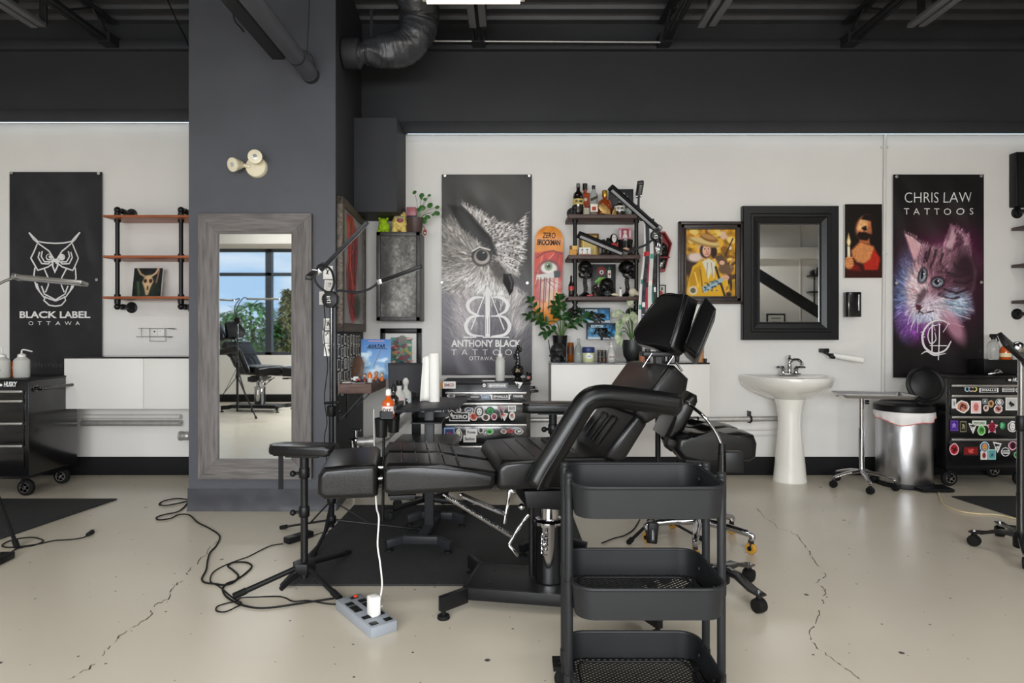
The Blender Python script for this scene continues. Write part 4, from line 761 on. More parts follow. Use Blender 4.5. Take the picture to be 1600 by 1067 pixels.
for q,sh,cs,st in (((1507,604,1515,612),'disc',('#cfe6ee','#86c4d8',K),'face'),((1513,604,1521,612),'disc',('#e8d4df','#d69ab8',K),'face'),((1518,604,1527,612),'disc',('#e8e6a8','#cfc85a',K),'face'),((1530,606,1560,613),'rect',(W,K,W),'SMALLS'),((1566,606,1585,612),'rect',(W,'#3a3a3c',W),'DOGTOWN'),((1586,605,1598,614),'blob',(W,'#8d8a86',K),None),
    ((1487,623,1494,638),'rect',(W,'#d4d1cc','#6a6866'),None),((1493,625,1516,646),'blob',(W,'#c98670','#5a2a28'),None),((1517,626,1533,646),'rect',(W,'#f0c9c6','#d8807a'),'face'),((1535,623,1543,631),'rect',('#9fa6a6','#5d6a6c',W),None),((1536,632,1545,643),'blob',(W,'#dba9a2',K),None),((1543,625,1553,637),'blob',('#d9b690','#b8895c','#3a2416'),None),((1555,623,1568,634),'disc',(W,'#58585c',W),'face'),((1552,632,1567,646),'blob',(W,'#d49a92','#6a2420'),None),((1571,621,1590,641),'rect',(W,'#cbc8c4',K),None),
    ((1485,657,1497,673),'rect',('#6a3fae','#4a2a86','#b79ae0'),None),((1500,658,1510,675),'rect',('#7a765f',K,'#b9b393'),None),((1513,661,1526,678),'tri',(W,K,W),None),((1519,657,1541,665),'rect',('#dfe6da','#cfd8c6',K),'PSYCHO'),((1527,664,1540,681),'blob',('#bfe0b0','#58a848','#1c4a1c'),None),((1540,656,1560,679),'star',('#f0d2d6','#dc5a74','#8a1c34'),'face'),((1560,657,1572,673),'blob',(K,'#2e8c52','#8ed0a0'),None),((1574,657,1590,676),'blob',(W,'#2d2c2e',W),'face'),
    ((1483,692,1499,712),'blob',('#e8b0b8','#a8242e','#2a0a0c'),None),((1504,697,1530,712),'rect',(K,'#7a1c1e','#e05a50'),None),((1531,690,1546,706),'disc',('#d6e6ee','#3f6f9a','#d89a50'),'face'),((1532,705,1543,718),'rect',(W,'#d7cfcb','#8a2a30'),'face'),((1544,702,1556,718),'rect',('#9ccfc4','#5f9a9a','#2e4a6a'),None),((1551,690,1565,708),'tri',(W,K,W),None),((1564,699,1578,713),'disc',(W,K,W),'UGGS'),((1575,688,1590,704),'blob',('#e2b8c6','#b04a6a','#2a141c'),'face'),((1584,705,1593,716),'blob',('#9ad49a','#3a8c48',K),None)):
    sticker(t,tD,q,sh,cs,st)
# ---------------------------------------------------------------- LED bar lamps on stands
M_led=mat('diffuser_strip','#8e8e90',.5,spec=.2)
def led_bar(t,p,q,w_,m=None,face=(0,-.5,-1)):
    p,q=V(p),V(q); d=(q-p).normalized(); f=V(face); f=(f-d*f.dot(d)).normalized(); s_=d.cross(f)
    R=Matrix((d,s_,f)).transposed(); b=MB().box((p+q)/2,((q-p).length,w_,.022),R,.004).build('light_bar',m or M_bmetal,t)
    MB().box((p+q)/2+f*.0125,((q-p).length*.9,w_*.42,.004),R,.001).build('diffuser',M_led,b); e=MB()
    e.box(p+d*.0,(.03,w_*1.04,.03),R,.003); e.build('bar_clamp',M_steel if m else M_plas,b); return b
def goose(t,pts,r=.0065,m=None,name='gooseneck'): MB().tube(spl(pts,8),r,8).build(name,m or M_gmetal,t)
def tripod(t,c,ztop,feet,zh=.1,zc=.21):
    c=V((c[0],c[1],0)); MB().cyl(c+V((0,0,.06)),c+V((0,0,ztop*.55)),.0155,seg=14).build('pole',M_bmetal,t); MB().cyl(c+V((0,0,ztop*.55-.02)),c+V((0,0,ztop)),.012,seg=12).build('upper_pole',M_bgloss,t)
    MB().lathe([(.022,-.03),(.026,-.025),(.026,.025),(.02,.03)],c+V((0,0,ztop*.55)),14).cyl(c+V((0,0,ztop*.55)),c+V((.045,-.01,ztop*.55)),.006).ball(c+V((.05,-.01,ztop*.55)),.013).build('clamp_collar',M_plas,t); MB().lathe([(.024,-.02),(.028,0),(.024,.02)],c+V((0,0,zh)),12).lathe([(.022,-.02),(.026,0),(.022,.02)],c+V((0,0,zc)),12).build('leg_collar',M_plas,t)
    for f in feet:
        f=V(f); h=c+V((0,0,zh)); d=(f+V((0,0,.012))-h); m=MB().beam(h+d*.04,f+V((0,0,.012)),.018,.01,.002); mid=h+d*.42; m.beam(c+V((0,0,zc)),mid,.012,.006); lg=m.build('leg',M_bmetal,t)
        d.normalize(); MB().beam(f+V((0,0,.012))-d*.035,f+V((0,0,.012))+d*.012,.024,.022,.004).build('rubber_foot',M_rub,lg)
def cbox(t,c,r=.045):
    c=V(c); m=MB(); m.prism([(r*1.0*math.cos(k*PI/4+PI/8),r*1.12*math.sin(k*PI/4+PI/8)) for k in range(8)],lambda a_,b_,t_:(c.x+a_,c.y+t_,c.z+b_),-.03,.02,.006); b=m.build('control_box',M_plas,t)
    p=Print((c.x-.02,c.y-.0305,c.z-.02),*BACKN); p.rect(.005,.034,.018,.004,W); p.rect(.005,.026,.018,.003,W); p.line([(.008,.012),(.02,.018),(.026,.01)],.004,W); p.rect(.006,0,.022,.003,W); p.build('control_marks',M_ink,b)
Dp=3.6; c=V((X(518,Dp),Dp,0)); t=thing('lamp_stand','tripod lamp with LED bars and control box in front of the pier edge','lamp',c,0,'tripod LED lamp stands')
tripod(t,c,Z(480,Dp),[G(441,827),G(661,831),G(489,872)]); bx=P(517,468,Dp); cbox(t,bx)
led_bar(t,P(499,424,Dp-.02),P(574,347,Dp-.1),.036,M_gmetal,(.6,.3,-.8)); goose(t,[bx+V((-.02,0,.04)),P(497,446,Dp),P(492,432,Dp),P(503,412,Dp+.02),P(511,417,Dp+.02),P(503,421,Dp-.01)]); goose(t,[bx+V((.03,0,.03)),P(530,454,Dp),P(555,457,Dp),P(576,452,Dp),P(592,441,Dp)])
led_bar(t,P(594,440,Dp),P(659,416,Dp-.05),.03,M_bmetal,(0,.2,-1)); goose(t,[bx+V((0,0,.04)),P(522,440,Dp),P(516,420,Dp-.05),P(500,414,Dp-.1),P(494,424,Dp-.2)]); led_bar(t,P(492,425,Dp-.2),P(482,434,Dp-.6),.03,M_bmetal)
MB().tube(spl([bx+V((-.04,0,-.02)),P(508,500,Dp-.0),P(506,530,Dp),P(512,570,Dp),P(507,620,Dp),P(511,660,Dp),P(507,690,Dp),P(517,760,Dp)],6),.0028,6).build('power_lead',M_rub,t)
MB().cyl((c.x-.04,Dp,Z(630,Dp)),(c.x+.04,Dp-.02,Z(628,Dp)),.008).ball((c.x+.045,Dp-.02,Z(628,Dp)),.012).build('clamp_knob',M_plas,t)
Dp=3.55; c=V((X(-22,Dp),Dp,0)); t=thing('lamp_stand','tripod lamp cut off by the left edge with a silver bar before the owl','lamp',c,0,'tripod LED lamp stands')
tripod(t,c,1.42,[G(26,856),c+V((-.35,.3,0)),c+V((-.2,-.4,0))],.42,.55); cbox(t,c+V((0,0,1.44))); led_bar(t,P(27,433,Dp),P(133,443,Dp-.1),.05,M_alu,(0,-.25,-1)); goose(t,[c+V((0,0,1.48)),P(-8,444,Dp),P(10,438,Dp),P(27,433,Dp)],.008,M_alu)
Dp=3.7; c=V((X(1028,Dp),Dp,0)); t=thing('lamp_stand','tripod lamp with two LED bars raised before the crowded pipe shelf','lamp',c,0,'tripod LED lamp stands')
tripod(t,c,Z(352,Dp),[G(983,850),G(1098,846),G(1030,802)]); led_bar(t,P(1028,358,Dp-.05),P(953,292,Dp-.12),.04,M_bmetal,(-.3,-.6,-.8)); led_bar(t,P(975,396,Dp-.05),P(903,366,Dp-.1),.04,M_bmetal,(-.1,-.8,-.8))
cbox(t,P(1024,368,Dp),.03); goose(t,[P(1024,362,Dp),P(1026,356,Dp),P(1028,358,Dp-.05)]); goose(t,[P(1022,372,Dp),P(1010,382,Dp),P(990,390,Dp),P(976,396,Dp-.05)]); goose(t,[P(1026,360,Dp),P(1012,352,Dp),P(999,330,Dp),P(998,305,Dp)]); led_bar(t,P(998,304,Dp),P(1001,285,Dp-.25),.035,M_bmetal)
MB().lathe([(.018,-.06),(.024,-.055),(.024,.05),(.016,.06)],P(1028,382,Dp),14).build('adjuster_sleeve',M_chrome,t)
# ---------------------------------------------------------------- tattoo chair
def cushion(t,name,pts,fn,v0,v1,bev,m=None,seg=4,seam=True):
    o=MB().prism(pts,fn,v0,v1,bev,seg).build(name,m or M_leather,t,sharp=60)
    return o
CB=V((.16,2.74,0)); CR=math.radians(10)
def build_chair(label,CB=CB,CR=CR):
    t=thing('tattoo_chair',label,'tattoo chair',CB,0,'tattoo chairs')
    ud=V((math.cos(CR),math.sin(CR),0)); vd=V((-math.sin(CR),math.cos(CR),0))
    def W3(u,w_,v): return CB+ud*u+vd*v+V((0,0,w_))
    def CU(px,py,v):
        r=V(((px-800)/F,1,(520-py)/F)); o=V((0,0,H)); k=((CB+vd*v-o).dot(vd))/r.dot(vd); p=o+r*k-CB; return (p.dot(ud),p.z)
    def pl(L,v): return [CU(a,b,v) for a,b in L]
    ex=lambda a,b,v: W3(a,b,v)
    N=-.26
    def seam(par,L,v,r=.0022,name='seam'): MB().tube(spl([W3(*CU(a,b,v),v) for a,b in L],4),r,6).build(name,M_leather,par)
    def rows(par,us,ws,v0,v1):
        for u,w_ in zip(us,ws): MB().tube([W3(u,w_-.0005,v0),W3(u,w_+.001,(v0+v1)/2),W3(u,w_-.0005,v1)],.0028,6).build('stitch_row',M_leather,par)
    q=pl([(496,744),(506,731),(582,725),(590,731),(590,775),(583,779),(506,782),(495,773)],N)
    fo=cushion(t,'footrest',q,ex,N,.14,.022); seam(fo,[(499,745),(510,736),(580,730),(587,735)],N-.002); rows(fo,[q[1][0]+.09,q[1][0]+.12],[q[1][1]+.001,q[1][1]+.002],N+.04,.1)
    lg=pl([(597,737),(606,724),(690,726),(776,737),(776,758),(768,767),(610,776),(597,768)],N)
    for v0,v1 in ((N,-.02),(.0,.24)):
        o=cushion(t,'leg_pad',lg,ex,v0,v1,.024); 
        if v0<-.1: seam(o,[(601,738),(609,730),(690,732),(773,742)],N-.002)
        rows(o,[lg[1][0]+.05+.055*k for k in range(5)],[lg[1][1]+.0015]*2+[lg[1][1]-.001,lg[2][1]+.001,lg[2][1]-.004],v0+.03,v1-.03)
    st=pl([(777,733),(787,720),(860,716),(945,713),(954,722),(950,760),(784,768),(776,760)],N)
    o=cushion(t,'seat',st,ex,N,.25,.026); seam(o,[(780,734),(790,726),(860,722),(945,719)],N-.002); rows(o,[st[1][0]+.07+.06*k for k in range(5)],[st[1][1]+.002*(k+1) for k in range(5)],N+.05,.2)
    lo=pl([(944,716),(992,650),(1000,646),(1012,664),(980,716),(962,724)],N+.03); o=cushion(t,'lower_back',lo,ex,N+.03,.23,.02)
    a_,b_=lo[0],lo[1]; dd=V((b_[0]-a_[0],b_[1]-a_[1])); nn=V((-dd.y,dd.x)).normalized()
    def onback(s,v): return W3(a_[0]+dd.x*s+nn.x*.004,a_[1]+dd.y*s+nn.y*.004,v)
    for v0 in (-.08,.04): MB().tube(spl([onback(.2,v0),onback(.75,v0),onback(.85,v0+.02),onback(.85,v0+.06),onback(.75,v0+.08),onback(.2,v0+.08)],4),.003,6).build('embossed_line',M_leather,o)
    ub=pl([(992,646),(1044,573),(1056,571),(1078,592),(1075,610),(1052,640),(1010,664)],N+.02); cushion(t,'shoulder_pad',ub,ex,N+.02,.24,.022)
    # head cradle: the far wing turns its face to the camera, the near wing turns away
    def wing(fr,back):
        n_=len(fr); A=[P(*x) for x in fr]; m=MB(); nrm=(A[1]-A[0]).cross(A[2]-A[0]).normalized(); nrm=nrm if nrm.y>0 else -nrm
        bk=nrm*back[0]+V(back[1]); m.prism([(i,0) for i in range(n_)],lambda i,b,tt:A[int(i)]+bk*tt,0,1,.018,4); o=m.build('head_pad',M_leather,t,sharp=60); cen=sum(A,V())/n_; MB().tube(spl([p_+(p_-cen).normalized()*-.017-bk.normalized()*.0008 for p_ in A],5,True),.0032,6,closed=True).build('seam',M_leather,o); return o
    wing([(1049,541,2.70),(1072,460,2.74),(1066,456,2.76),(1032,458,2.93),(997,503,2.97),(987,522,2.96),(992,536,2.93),(1044,546,2.71)],(.055,(.03,0,-.012)))
    wing([(1067,541,2.66),(1098,466,2.69),(1104,464,2.68),(1119,481,2.62),(1118,488,2.61),(1091,556,2.59),(1086,559,2.59),(1072,548,2.64)],(.09,(-.03,.04,0)))
    # chrome neck rods and head bracket
    m=MB(); 
    for a_,b_ in (((1018,552),(1004,574)),((1052,556),(1040,574)),((1056,566),(1066,580))): m.cyl(P(*a_,2.78),P(*b_,2.78),.005)
    m.build('neck_rods',M_chrome,t); MB().box(P(1030,553,2.83),(.16,.1,.02),None,.004).bb(P(1022,556,2.86),P(1034,590,2.82)).build('head_bracket',M_bmetal,t)
    # arm roll
    def arm(v,pts,nm):
        c=[W3(*CU(a,b,N-.05),v) for a,b in pts]; c=spl(c,6); n_=len(c); r=[.036*min(1,.55+min(i,n_-1-i)*.22) for i in range(n_)]
        o=MB().tube(c,r,14,flat=1.25).build(nm,M_leather,t,sharp=70); mm=MB(); mm.tube([p+V((0,-.040,-.012)) for p in c[2:-2]],.0025,6); mm.build('seam',M_leather,o)
    arm(N-.05,[(837,762),(848,738),(872,698),(897,656),(917,627),(938,619),(965,620),(1005,625),(1040,630),(1064,634)],'arm_roll')
    # frame under the seat
    z0=st[5][1]
    MB().prism(pl([(818,766),(905,764),(905,790),(870,795),(822,792)],-.1),ex,-.12,.12,.004).prism([(-.35,z0-.012),(.3,z0-.012),(.3,z0+.004),(-.35,z0+.004)],ex,-.16,.16).prism([(-.9,z0-.02),(-.35,z0-.02),(-.35,z0-.004),(-.9,z0-.004)],ex,-.05,.05).build('seat_frame',M_bmetal,t)
    MB().prism(pl([(606,775),(650,773),(648,781),(610,782)],-.1),ex,-.1,.0,.003).build('leg_plate',M_bmetal,t)
    V1=-.14
    for L in ([(692,772),(801,838)],[(718,772),(790,803)]):
        A_,B_=[W3(*CU(a,b,V1),V1) for a,b in L]; m=MB(); m.cyl(A_,B_,.006); n_=46; m.tube([A_.lerp(B_,i/(n_*6))+.009*(math.cos(i*PI/3)*vd+math.sin(i*PI/3)*(B_-A_).normalized().cross(vd)) for i in range(12,n_*6)],.0022,5); m.build('spring_rod',M_chrome,t)
    m=MB()
    for L in ([(797,765),(788,818)],[(797,765),(806,770)],[(826,803),(812,822)],[(812,822),(795,850)],[(795,850),(809,868)]): A_,B_=[W3(*CU(a,b,V1),V1) for a,b in L]; m.beam(A_,B_,.012,.018,.002,up=vd)
    m.ball(W3(*CU(815,792,V1-.02),V1-.02),.014).build('linkage_arm',M_chrome,t)
    # pump and base
    m=MB(); m.lathe([(.062,.095),(.064,.1),(.064,.33),(.068,.335),(.068,.35),(.06,.356),(.046,.358)],CB,28).build('pump_cylinder',M_chrome,t); MB().cyl(CB+V((0,0,.35)),CB+V((0,0,z0-.06)),.04,seg=20).build('pump_piston',M_chrome,t)
    MB().cyl(CB+V((-.075,.03,.1)),CB+V((-.075,.03,z0-.03)),.012).bb(CB+V((-.09,-.08,z0-.07)),CB+V((.09,.08,z0-.03))).build('guide_rod',M_bmetal,t)
    m=MB(); vv=CB+V((-.025,-.072,.27)); m.tube([vv+V((.013*math.cos(i*.7),-.004*(i%3),.04-.0022*i+.012*math.sin(i*.7))) for i in range(36)],.003,5); m.ball(vv,.014); m.build('release_valve',M_chrome,t)
    br=math.radians(-10); bu=V((math.cos(br),math.sin(br),0)); bv=V((-math.sin(br),math.cos(br),0)); B3=lambda u,v,z:CB+bu*u+bv*v+V((0,0,z)); Rb=Matrix((bu,bv,V((0,0,1)))).transposed()
    m=MB(); m.box(B3(.02,0,.085),(.72,.28,.014),Rb,.003)
    for s in (-1,1): m.box(B3(.02,s*.14,.068),(.72,.016,.05),Rb,.002)
    for u_ in (-.34,.38): m.box(B3(u_,0,.068),(.016,.28,.05),Rb,.002)
    for u_,v_ in ((-.25,-.07),(-.25,.07)): m.cyl(B3(u_,v_,.09),B3(u_,v_,.094),.009)
    m.build('base_plate',M_bmetal,t)
    for su,sv in ((-1,-1),(-1,1),(1,-1),(1,1)):
        a_=B3(.02+su*.35,sv*.14,.062); b_=B3(.02+su*.43,sv*.25,.062); m=MB().beam(a_,b_,.026,.06,.002); b=m.build('base_arm',M_bmetal,t); MB().lathe([(.024,0),(.026,.004),(.024,.014),(.009,.018),(.009,.04)],b_.lerp(a_,.12)+V((0,0,-.062)),18).build('leveling_foot',M_rub,b)
    # foot pedal lever
    for L in ([(583,730),(598,730)],[(583,748),(598,747)]): 
        A_,B_=[W3(*CU(a,b,-.18),-.18) for a,b in L]; MB().cyl(A_-ud*.01,B_+ud*.01,.006).build('link_rod',M_chrome,t)
    return t
CHAIR=build_chair('black leather tattoo chair reclined in the middle of the room on a steel pump base')
# a second chair of the same kind behind the camera, reflected in the tall mirror
# ---------------------------------------------------------------- foreground cart
M_cart=mat('matte_charcoal_steel','#1c1d1f',.5,spec=.28,noise_=.06,scale=20)
CX,CY=(.172+.610)/2,1.955; cw,cdp=.432,.335
t=thing('utility_cart','three tier black mesh bottom rolling cart in the foreground','cart',(CX,CY,0))
def tray(zr,ht=.088):
    n_=6; O=rr(cw,cdp,.06,n_,CX,CY); I=rr(cw-.01,cdp-.01,.056,n_,CX,CY); Ob=rr(cw-.012,cdp-.012,.055,n_,CX,CY); Ib=rr(cw-.024,cdp-.024,.05,n_,CX,CY)
    m=MB(); L=[[m.bm.verts.new((a,b,z)) for a,b in q] for q,z in ((Ib,zr-ht+.006),(Ob,zr-ht),(O,zr-.012),(O,zr),(I,zr),(Ib,zr-ht+.012))]; k=len(O)
    for A,B in zip(L,L[1:]):
        for i in range(k): m.bm.faces.new((A[i],A[(i+1)%k],B[(i+1)%k],B[i]))
    o=m.build('tray',M_cart,t,sharp=35); MB().tube([V((a,b,zr)) for a,b in O],.006,8,closed=True).build('tray_rim',M_cart,o)
    m=MB(); z=zr-ht+.009; W_,D_=cw-.03,cdp-.03
    def clip(a,b): 
        # segment inside the rounded rectangle approximated by its box minus corners
        return a,b
    st=.0155
    n1=int((W_+D_)/st)
    for s in (1,-1):
        for i in range(1,n1):
            c=-(D_)/2-W_/2+i*st   # y = s*x*0.8 + c
            pts=[]
            for x in np.linspace(-W_/2,W_/2,61):
                y=s*x*.8+c
                if abs(y)<D_/2 and not (abs(x)>W_/2-.04 and abs(y)>D_/2-.04 and math.hypot(abs(x)-W_/2+.04,abs(y)-D_/2+.04)>.04): pts.append((x,y))
            if len(pts)>1: m.beam((CX+pts[0][0],CY+pts[0][1],z),(CX+pts[-1][0],CY+pts[-1][1],z),.0034,.0016)
    m.build('mesh_floor',M_cart,o,recalc=False)
    MB().tube([V((a,b,z)) for a,b in rr(cw-.075,cdp-.075,.035,5,CX,CY)],.004,6,closed=True).build('floor_ring',M_cart,o)
for zr in (.716,.432,.158): tray(zr)
for sx in (-1,1):
    for dy in (-.075,.075):
        x=CX+sx*(cw/2+.008); m=MB().cyl((x,CY+dy,.075),(x,CY+dy,.728),.0125,seg=16,bev=.003).cyl((x,CY+dy,.722),(x,CY+dy,.74),.0135,seg=16,bev=.004)
        for zr in (.716,.432,.158): m.cyl((x,CY+dy,zr-.05),(x,CY+dy,zr-.01),.0142,seg=16).cyl((x-sx*.02,CY+dy,zr-.03),(x-sx*.026,CY+dy,zr-.03),.007,seg=10)
        p_=m.build('post',M_cart,t); wheel((x,CY+dy*1.6,.03),.03,.022,p_,False)
# ---------------------------------------------------------------- arm rest stands
def arm_rest(label,c,zt,pad,feet,strap=False,grp='padded arm rest stands'):
    c=V((c[0],c[1],0)); t=thing('arm_rest_stand',label,'arm rest',c,0,grp)
    L_,W_,yaw=pad; R=Matrix.Rotation(yaw,3,'Z'); d=R@V((1,0,0)); e=R@V((0,1,0))
    m=MB(); m.prism(rr(L_,W_,.035,5),lambda a,b,h:c+V((0,0,zt))+d*a+e*b+V((0,0,h)),-.045,0,.016,4); m.build('arm_pad',M_leather,t,sharp=60); MB().box(c+V((0,0,zt-.05)),(L_*.5,.07,.012),R).cyl(c+V((0,0,zt-.13)),c+V((0,0,zt-.05)),.02,seg=14).build('pad_bracket',M_bmetal,t)
    MB().cyl(c+V((0,0,.03)),c+V((0,0,zt-.1)),.0165,seg=16).build('pole',M_bmetal,t)
    for z in (zt-.13,zt*.52): MB().lathe([(.02,-.025),(.024,-.02),(.024,.02),(.02,.025)],c+V((0,0,z)),14).cyl(c+V((0,0,z)),c+V((-.04,-.02,z)),.007).ball(c+V((-.045,-.022,z)),.014).build('clamp',M_plas,t)
    if feet:
        m=MB(); m.prism([(.052*math.cos(k*PI/3),.052*math.sin(k*PI/3)) for k in range(6)],lambda a,b,h:c+V((a,b,h)),.055,.105,.006); m.build('hub',M_bmetal,t)
        for f in feet:
            f=V(f); h=c+V((0,0,.09)); dd=(f+V((0,0,.016))-h); lg=MB().cyl(h+dd*.1,h+dd,.012,seg=12).build('leg',M_bmetal,t); dn=dd.normalized(); MB().cyl(h+dd-dn*.05,h+dd+dn*.004,.0145,seg=12).build('rubber_foot',M_rub,lg)
        MB().cyl(c+V((0,0,.07)),c+V((-.06,-.13,.03)),.011,seg=12).build('lock_lever',M_bmetal,t)
    if strap: MB().beam(c+V((-.1,-.02,zt-.04)),c+V((-.098,-.025,zt-.2)),.022,.003).build('strap',M_rub,t)
    return t
Dp=2.93; c=V((X(475.5,Dp),Dp,0)); arm_rest('black padded arm rest on a tripod left of the tattoo chair footrest',c,Z(694,Dp),(.31,.12,-.12),[G(366,937),G(530,940),G(545,868)],True)
Dp=3.18; c=V((X(864,Dp),Dp,0)); t=arm_rest('black padded arm rest standing behind the tattoo chair seat',c,Z(629,Dp),(.30,.17,-.05),None)
def ibase(t,c,m,L=.34,Wd=.4,yaw=0):
    R=Matrix.Rotation(yaw,3,'Z'); q=lambda a,b,z:V((c[0],c[1],0))+R@V((a,b,z)); b=MB(); b.beam(q(0,-Wd/2,.06),q(0,Wd/2,.06),.05,.03,.002)
    for s in (-1,1):
        b.beam(q(-L*.28,s*Wd/2,.06),q(L*.28,s*Wd/2,.06),.03,.04,.002)
        for k in (-1,1): b.beam(q(k*L*.28,s*Wd/2,.06),q(k*L*.5,s*(Wd/2)-.05,.05),.03,.04,.002)
    o=b.build('floor_base',m,t)
    for s in (-1,1):
        for k in (-1,1): MB().lathe([(.02,0),(.022,.006),(.02,.02),(.008,.024),(.008,.034)],q(k*L*.46,s*Wd/2-.045,0),14).build('leveling_foot',M_rub,o)
ibase(t,c+V((.02,.0,0)),M_bmetal,.34,.3,.1)
# ---------------------------------------------------------------- work table beside the chair
zt=.737
def T(px,py): return G(px,py,zt)
fl,fr,br_,bl_=T(617,641),T(717,635),T(731,621),T(648,619.5)
c=(fl+fr+br_+bl_)/4; c=V((X(671,3.6),3.6,0)); t=thing('work_table','small black adjustable work table left of the chair with bottles and paper towels','table',c)
MB().prism([(p.x,p.y) for p in (fl,fr,br_,bl_)],lambda a,b,h:(a,b,h),zt-.016,zt,.004).build('table_top',M_gmetal,t); MB().beam(fl+V((-.01,0,.012)),bl_+V((-.01,0,.012)),.035,.03,.004).build('edge_rail',M_gmetal,t)
MB().bb((c.x-.026,c.y-.02,.06),(c.x+.026,c.y+.02,zt-.016),.004).build('post',M_gmetal,t); ibase(t,c,M_gmetal,.34,.45,-.08)
MB().bb((X(597,3.42),3.36,zt-.045),(X(617,3.42),3.95,zt-.04)).bb((X(597,3.42),3.36,zt-.045),(X(617,3.42),3.365,zt)).bb((X(597,3.42),3.36,zt-.045),(X(597,3.42)+.004,3.95,zt)).build('bottle_rail',M_gmetal,t)
for px,d_ in ((596,3.4),(615,3.56)):
    p_=V((X(px,d_),d_,zt-.14)); MB().lathe([(.026,0),(.03,.004),(.036,.1),(.034,.1),(.028,.006),(0,.006)],p_,18).build('cup_holder',M_plas,t)
MB().bb((X(643,3.5),3.48,.655),(X(690,3.5),3.72,.661)).bb((X(643,3.5),3.48,.655),(X(643,3.5)+.006,3.72,.70)).bb((X(643,3.5),3.715,.655),(X(690,3.5),3.72,.69)).build('lower_tray',M_bmetal,t); MB().cyl((X(600,3.5),3.5,zt-.1),(X(598,3.5),3.5,.12),.008).build('rail_support',M_bmetal,t)
def bottle(px,zb,D,prof,m,label,cap=None,lab=None,name='bottle',cat='bottle',seg=20,sx=1,sy=1,grp=None,px2=None):
    c=V((X(px,D),D,zb)); t=thing(name,label,cat,c,0,grp); MB().lathe(prof,c,seg,sx=sx,sy=sy).build('bottle_body',m,t,sharp=50)
    if cap: MB().lathe(cap[0],c,16).build('cap',cap[1],t)
    if lab:
        r,z0,z1,colr=lab[:4]; MB().lathe([(r,z0),(r+.0008,z0),(r+.0008,z1),(r,z1)],c,seg,sx=sx,sy=sy).build('paper_label',colr if not isinstance(colr,str) else mat('label_'+colr[1:],colr,.5),t)
        if len(lab)>4:
            p=Print(c+V((-r*.6,-r*max(1,sy)-.003,(z0+z1)/2-lab[5]/2)),*BACKN); p.text(lab[4],0,0,r*1.2,lab[5],lab[6],.02); p.build('label_lettering',M_ink,t)
    return t
PR=lambda r,h,n,hn:[(r*.9,0),(r,.006),(r,h*.62),(r*.92,h*.68),(n,h*.8),(n,hn)]
M_amber=mat('amber_liquid','#c8581c',.12,coat=.4); M_glassk=mat('dark_bottle_glass','#17120f',.1,coat=.5); M_cglass=mat('clear_bottle_glass','#dfe6e2',.06,trans=.8)
zr_=zt-.04
bottle(607,zr_,3.43,PR(.034,.13,.013,.125),M_amber,'orange soap bottle with a white and red label on the work table rail',([(.014,.118),(.016,.12),(.014,.15),(.005,.154),(0,.154)],M_wplas),(.0342,.022,.062,'#ead9d2','DAY',.02,'#2a1a1a'))
bottle(615,zr_,3.55,PR(.03,.14,.012,.135),M_glassk,'black bottle behind the orange soap bottle on the work table rail',([(.013,.13),(.014,.15),(.004,.17),(0,.17)],M_plas))
bottle(624,zr_,3.68,PR(.033,.15,.014,.15),M_trans,'clear bottle with a black cap and pink label on the work table rail',([(.017,.15),(.018,.152),(.018,.18),(0,.182)],M_plas),(.0333,.03,.085,'#d9c7c6','lot',.03,'#7a3a40'))
bottle(634,zr_,3.8,PR(.033,.15,.012,.15),M_trans,'tall clear bottle with a pale ball cap nearest the paper towels',([(.012,.14),(.018,.155),(.018,.17),(.008,.185),(0,.186)],M_trans),(.0333,.03,.07,'#bfc6c6','5',.03,'#24262a'))
D=3.85; c=V((X(679,D),D,zt)); t=thing('paper_towel_roll','white paper towel roll standing on the black work table','paper towel',c); MB().lathe([(.018,0),(.031,0),(.031,.29),(.018,.29)],c,24).build('towel_roll',M_paper,t)
m=MB(); m.grid(lambda u,v:(c.x-.031-u*.055*(1-.35*v)-.0,c.y-.012+.016*math.sin(u*4),c.z+.004+v*(.28-.02*u)),10,10); o=m.build('loose_sheet',M_paper,t)
sm=o.modifiers.new('thick','SOLIDIFY'); sm.thickness=.002
# desk chair behind the work table
D=4.25; c=V((X(642,D),D,0)); t=thing('office_chair','black mesh backed office chair behind the work table','chair',c)
m=MB(); m.grid(lambda u,v:(X(607,D)+u*(X(667,D)-X(607,D))+(.012*(1-v)*(1 if u<.5 else -1)),D+.03*math.cos((u-.5)*3)-.04+.02*v,Z(628,D)+v*(Z(567,D)-Z(628,D))),12,10); o=m.build('backrest',mat('dark_chair_mesh','#2b2b30',.7,noise_=.2,scale=200),t); s=o.modifiers.new('thick','SOLIDIFY'); s.thickness=.012
MB().bb((c.x-.0,D+.03,.42),(c.x+.06,D+.05,Z(600,D)),.004).build('back_support',M_plas,t)
MB().box(c+V((.13,-.2,.45)),(.4,.42,.06),None,.025,3).build('seat',M_leather,t)
MB().cyl(c+V((.13,-.2,.08)),c+V((.13,-.2,.42)),.025).build('gas_post',M_plas,t)
for k in range(5):
    a_=k*2*PI/5; e_=c+V((.13+.26*math.cos(a_),-.2+.26*math.sin(a_),.07)); l=MB().beam(c+V((.13,-.2,.1)),e_,.035,.025,.003).build('base_leg',M_plas,t); wheel((e_.x,e_.y,.03),.03,.02,l,False)
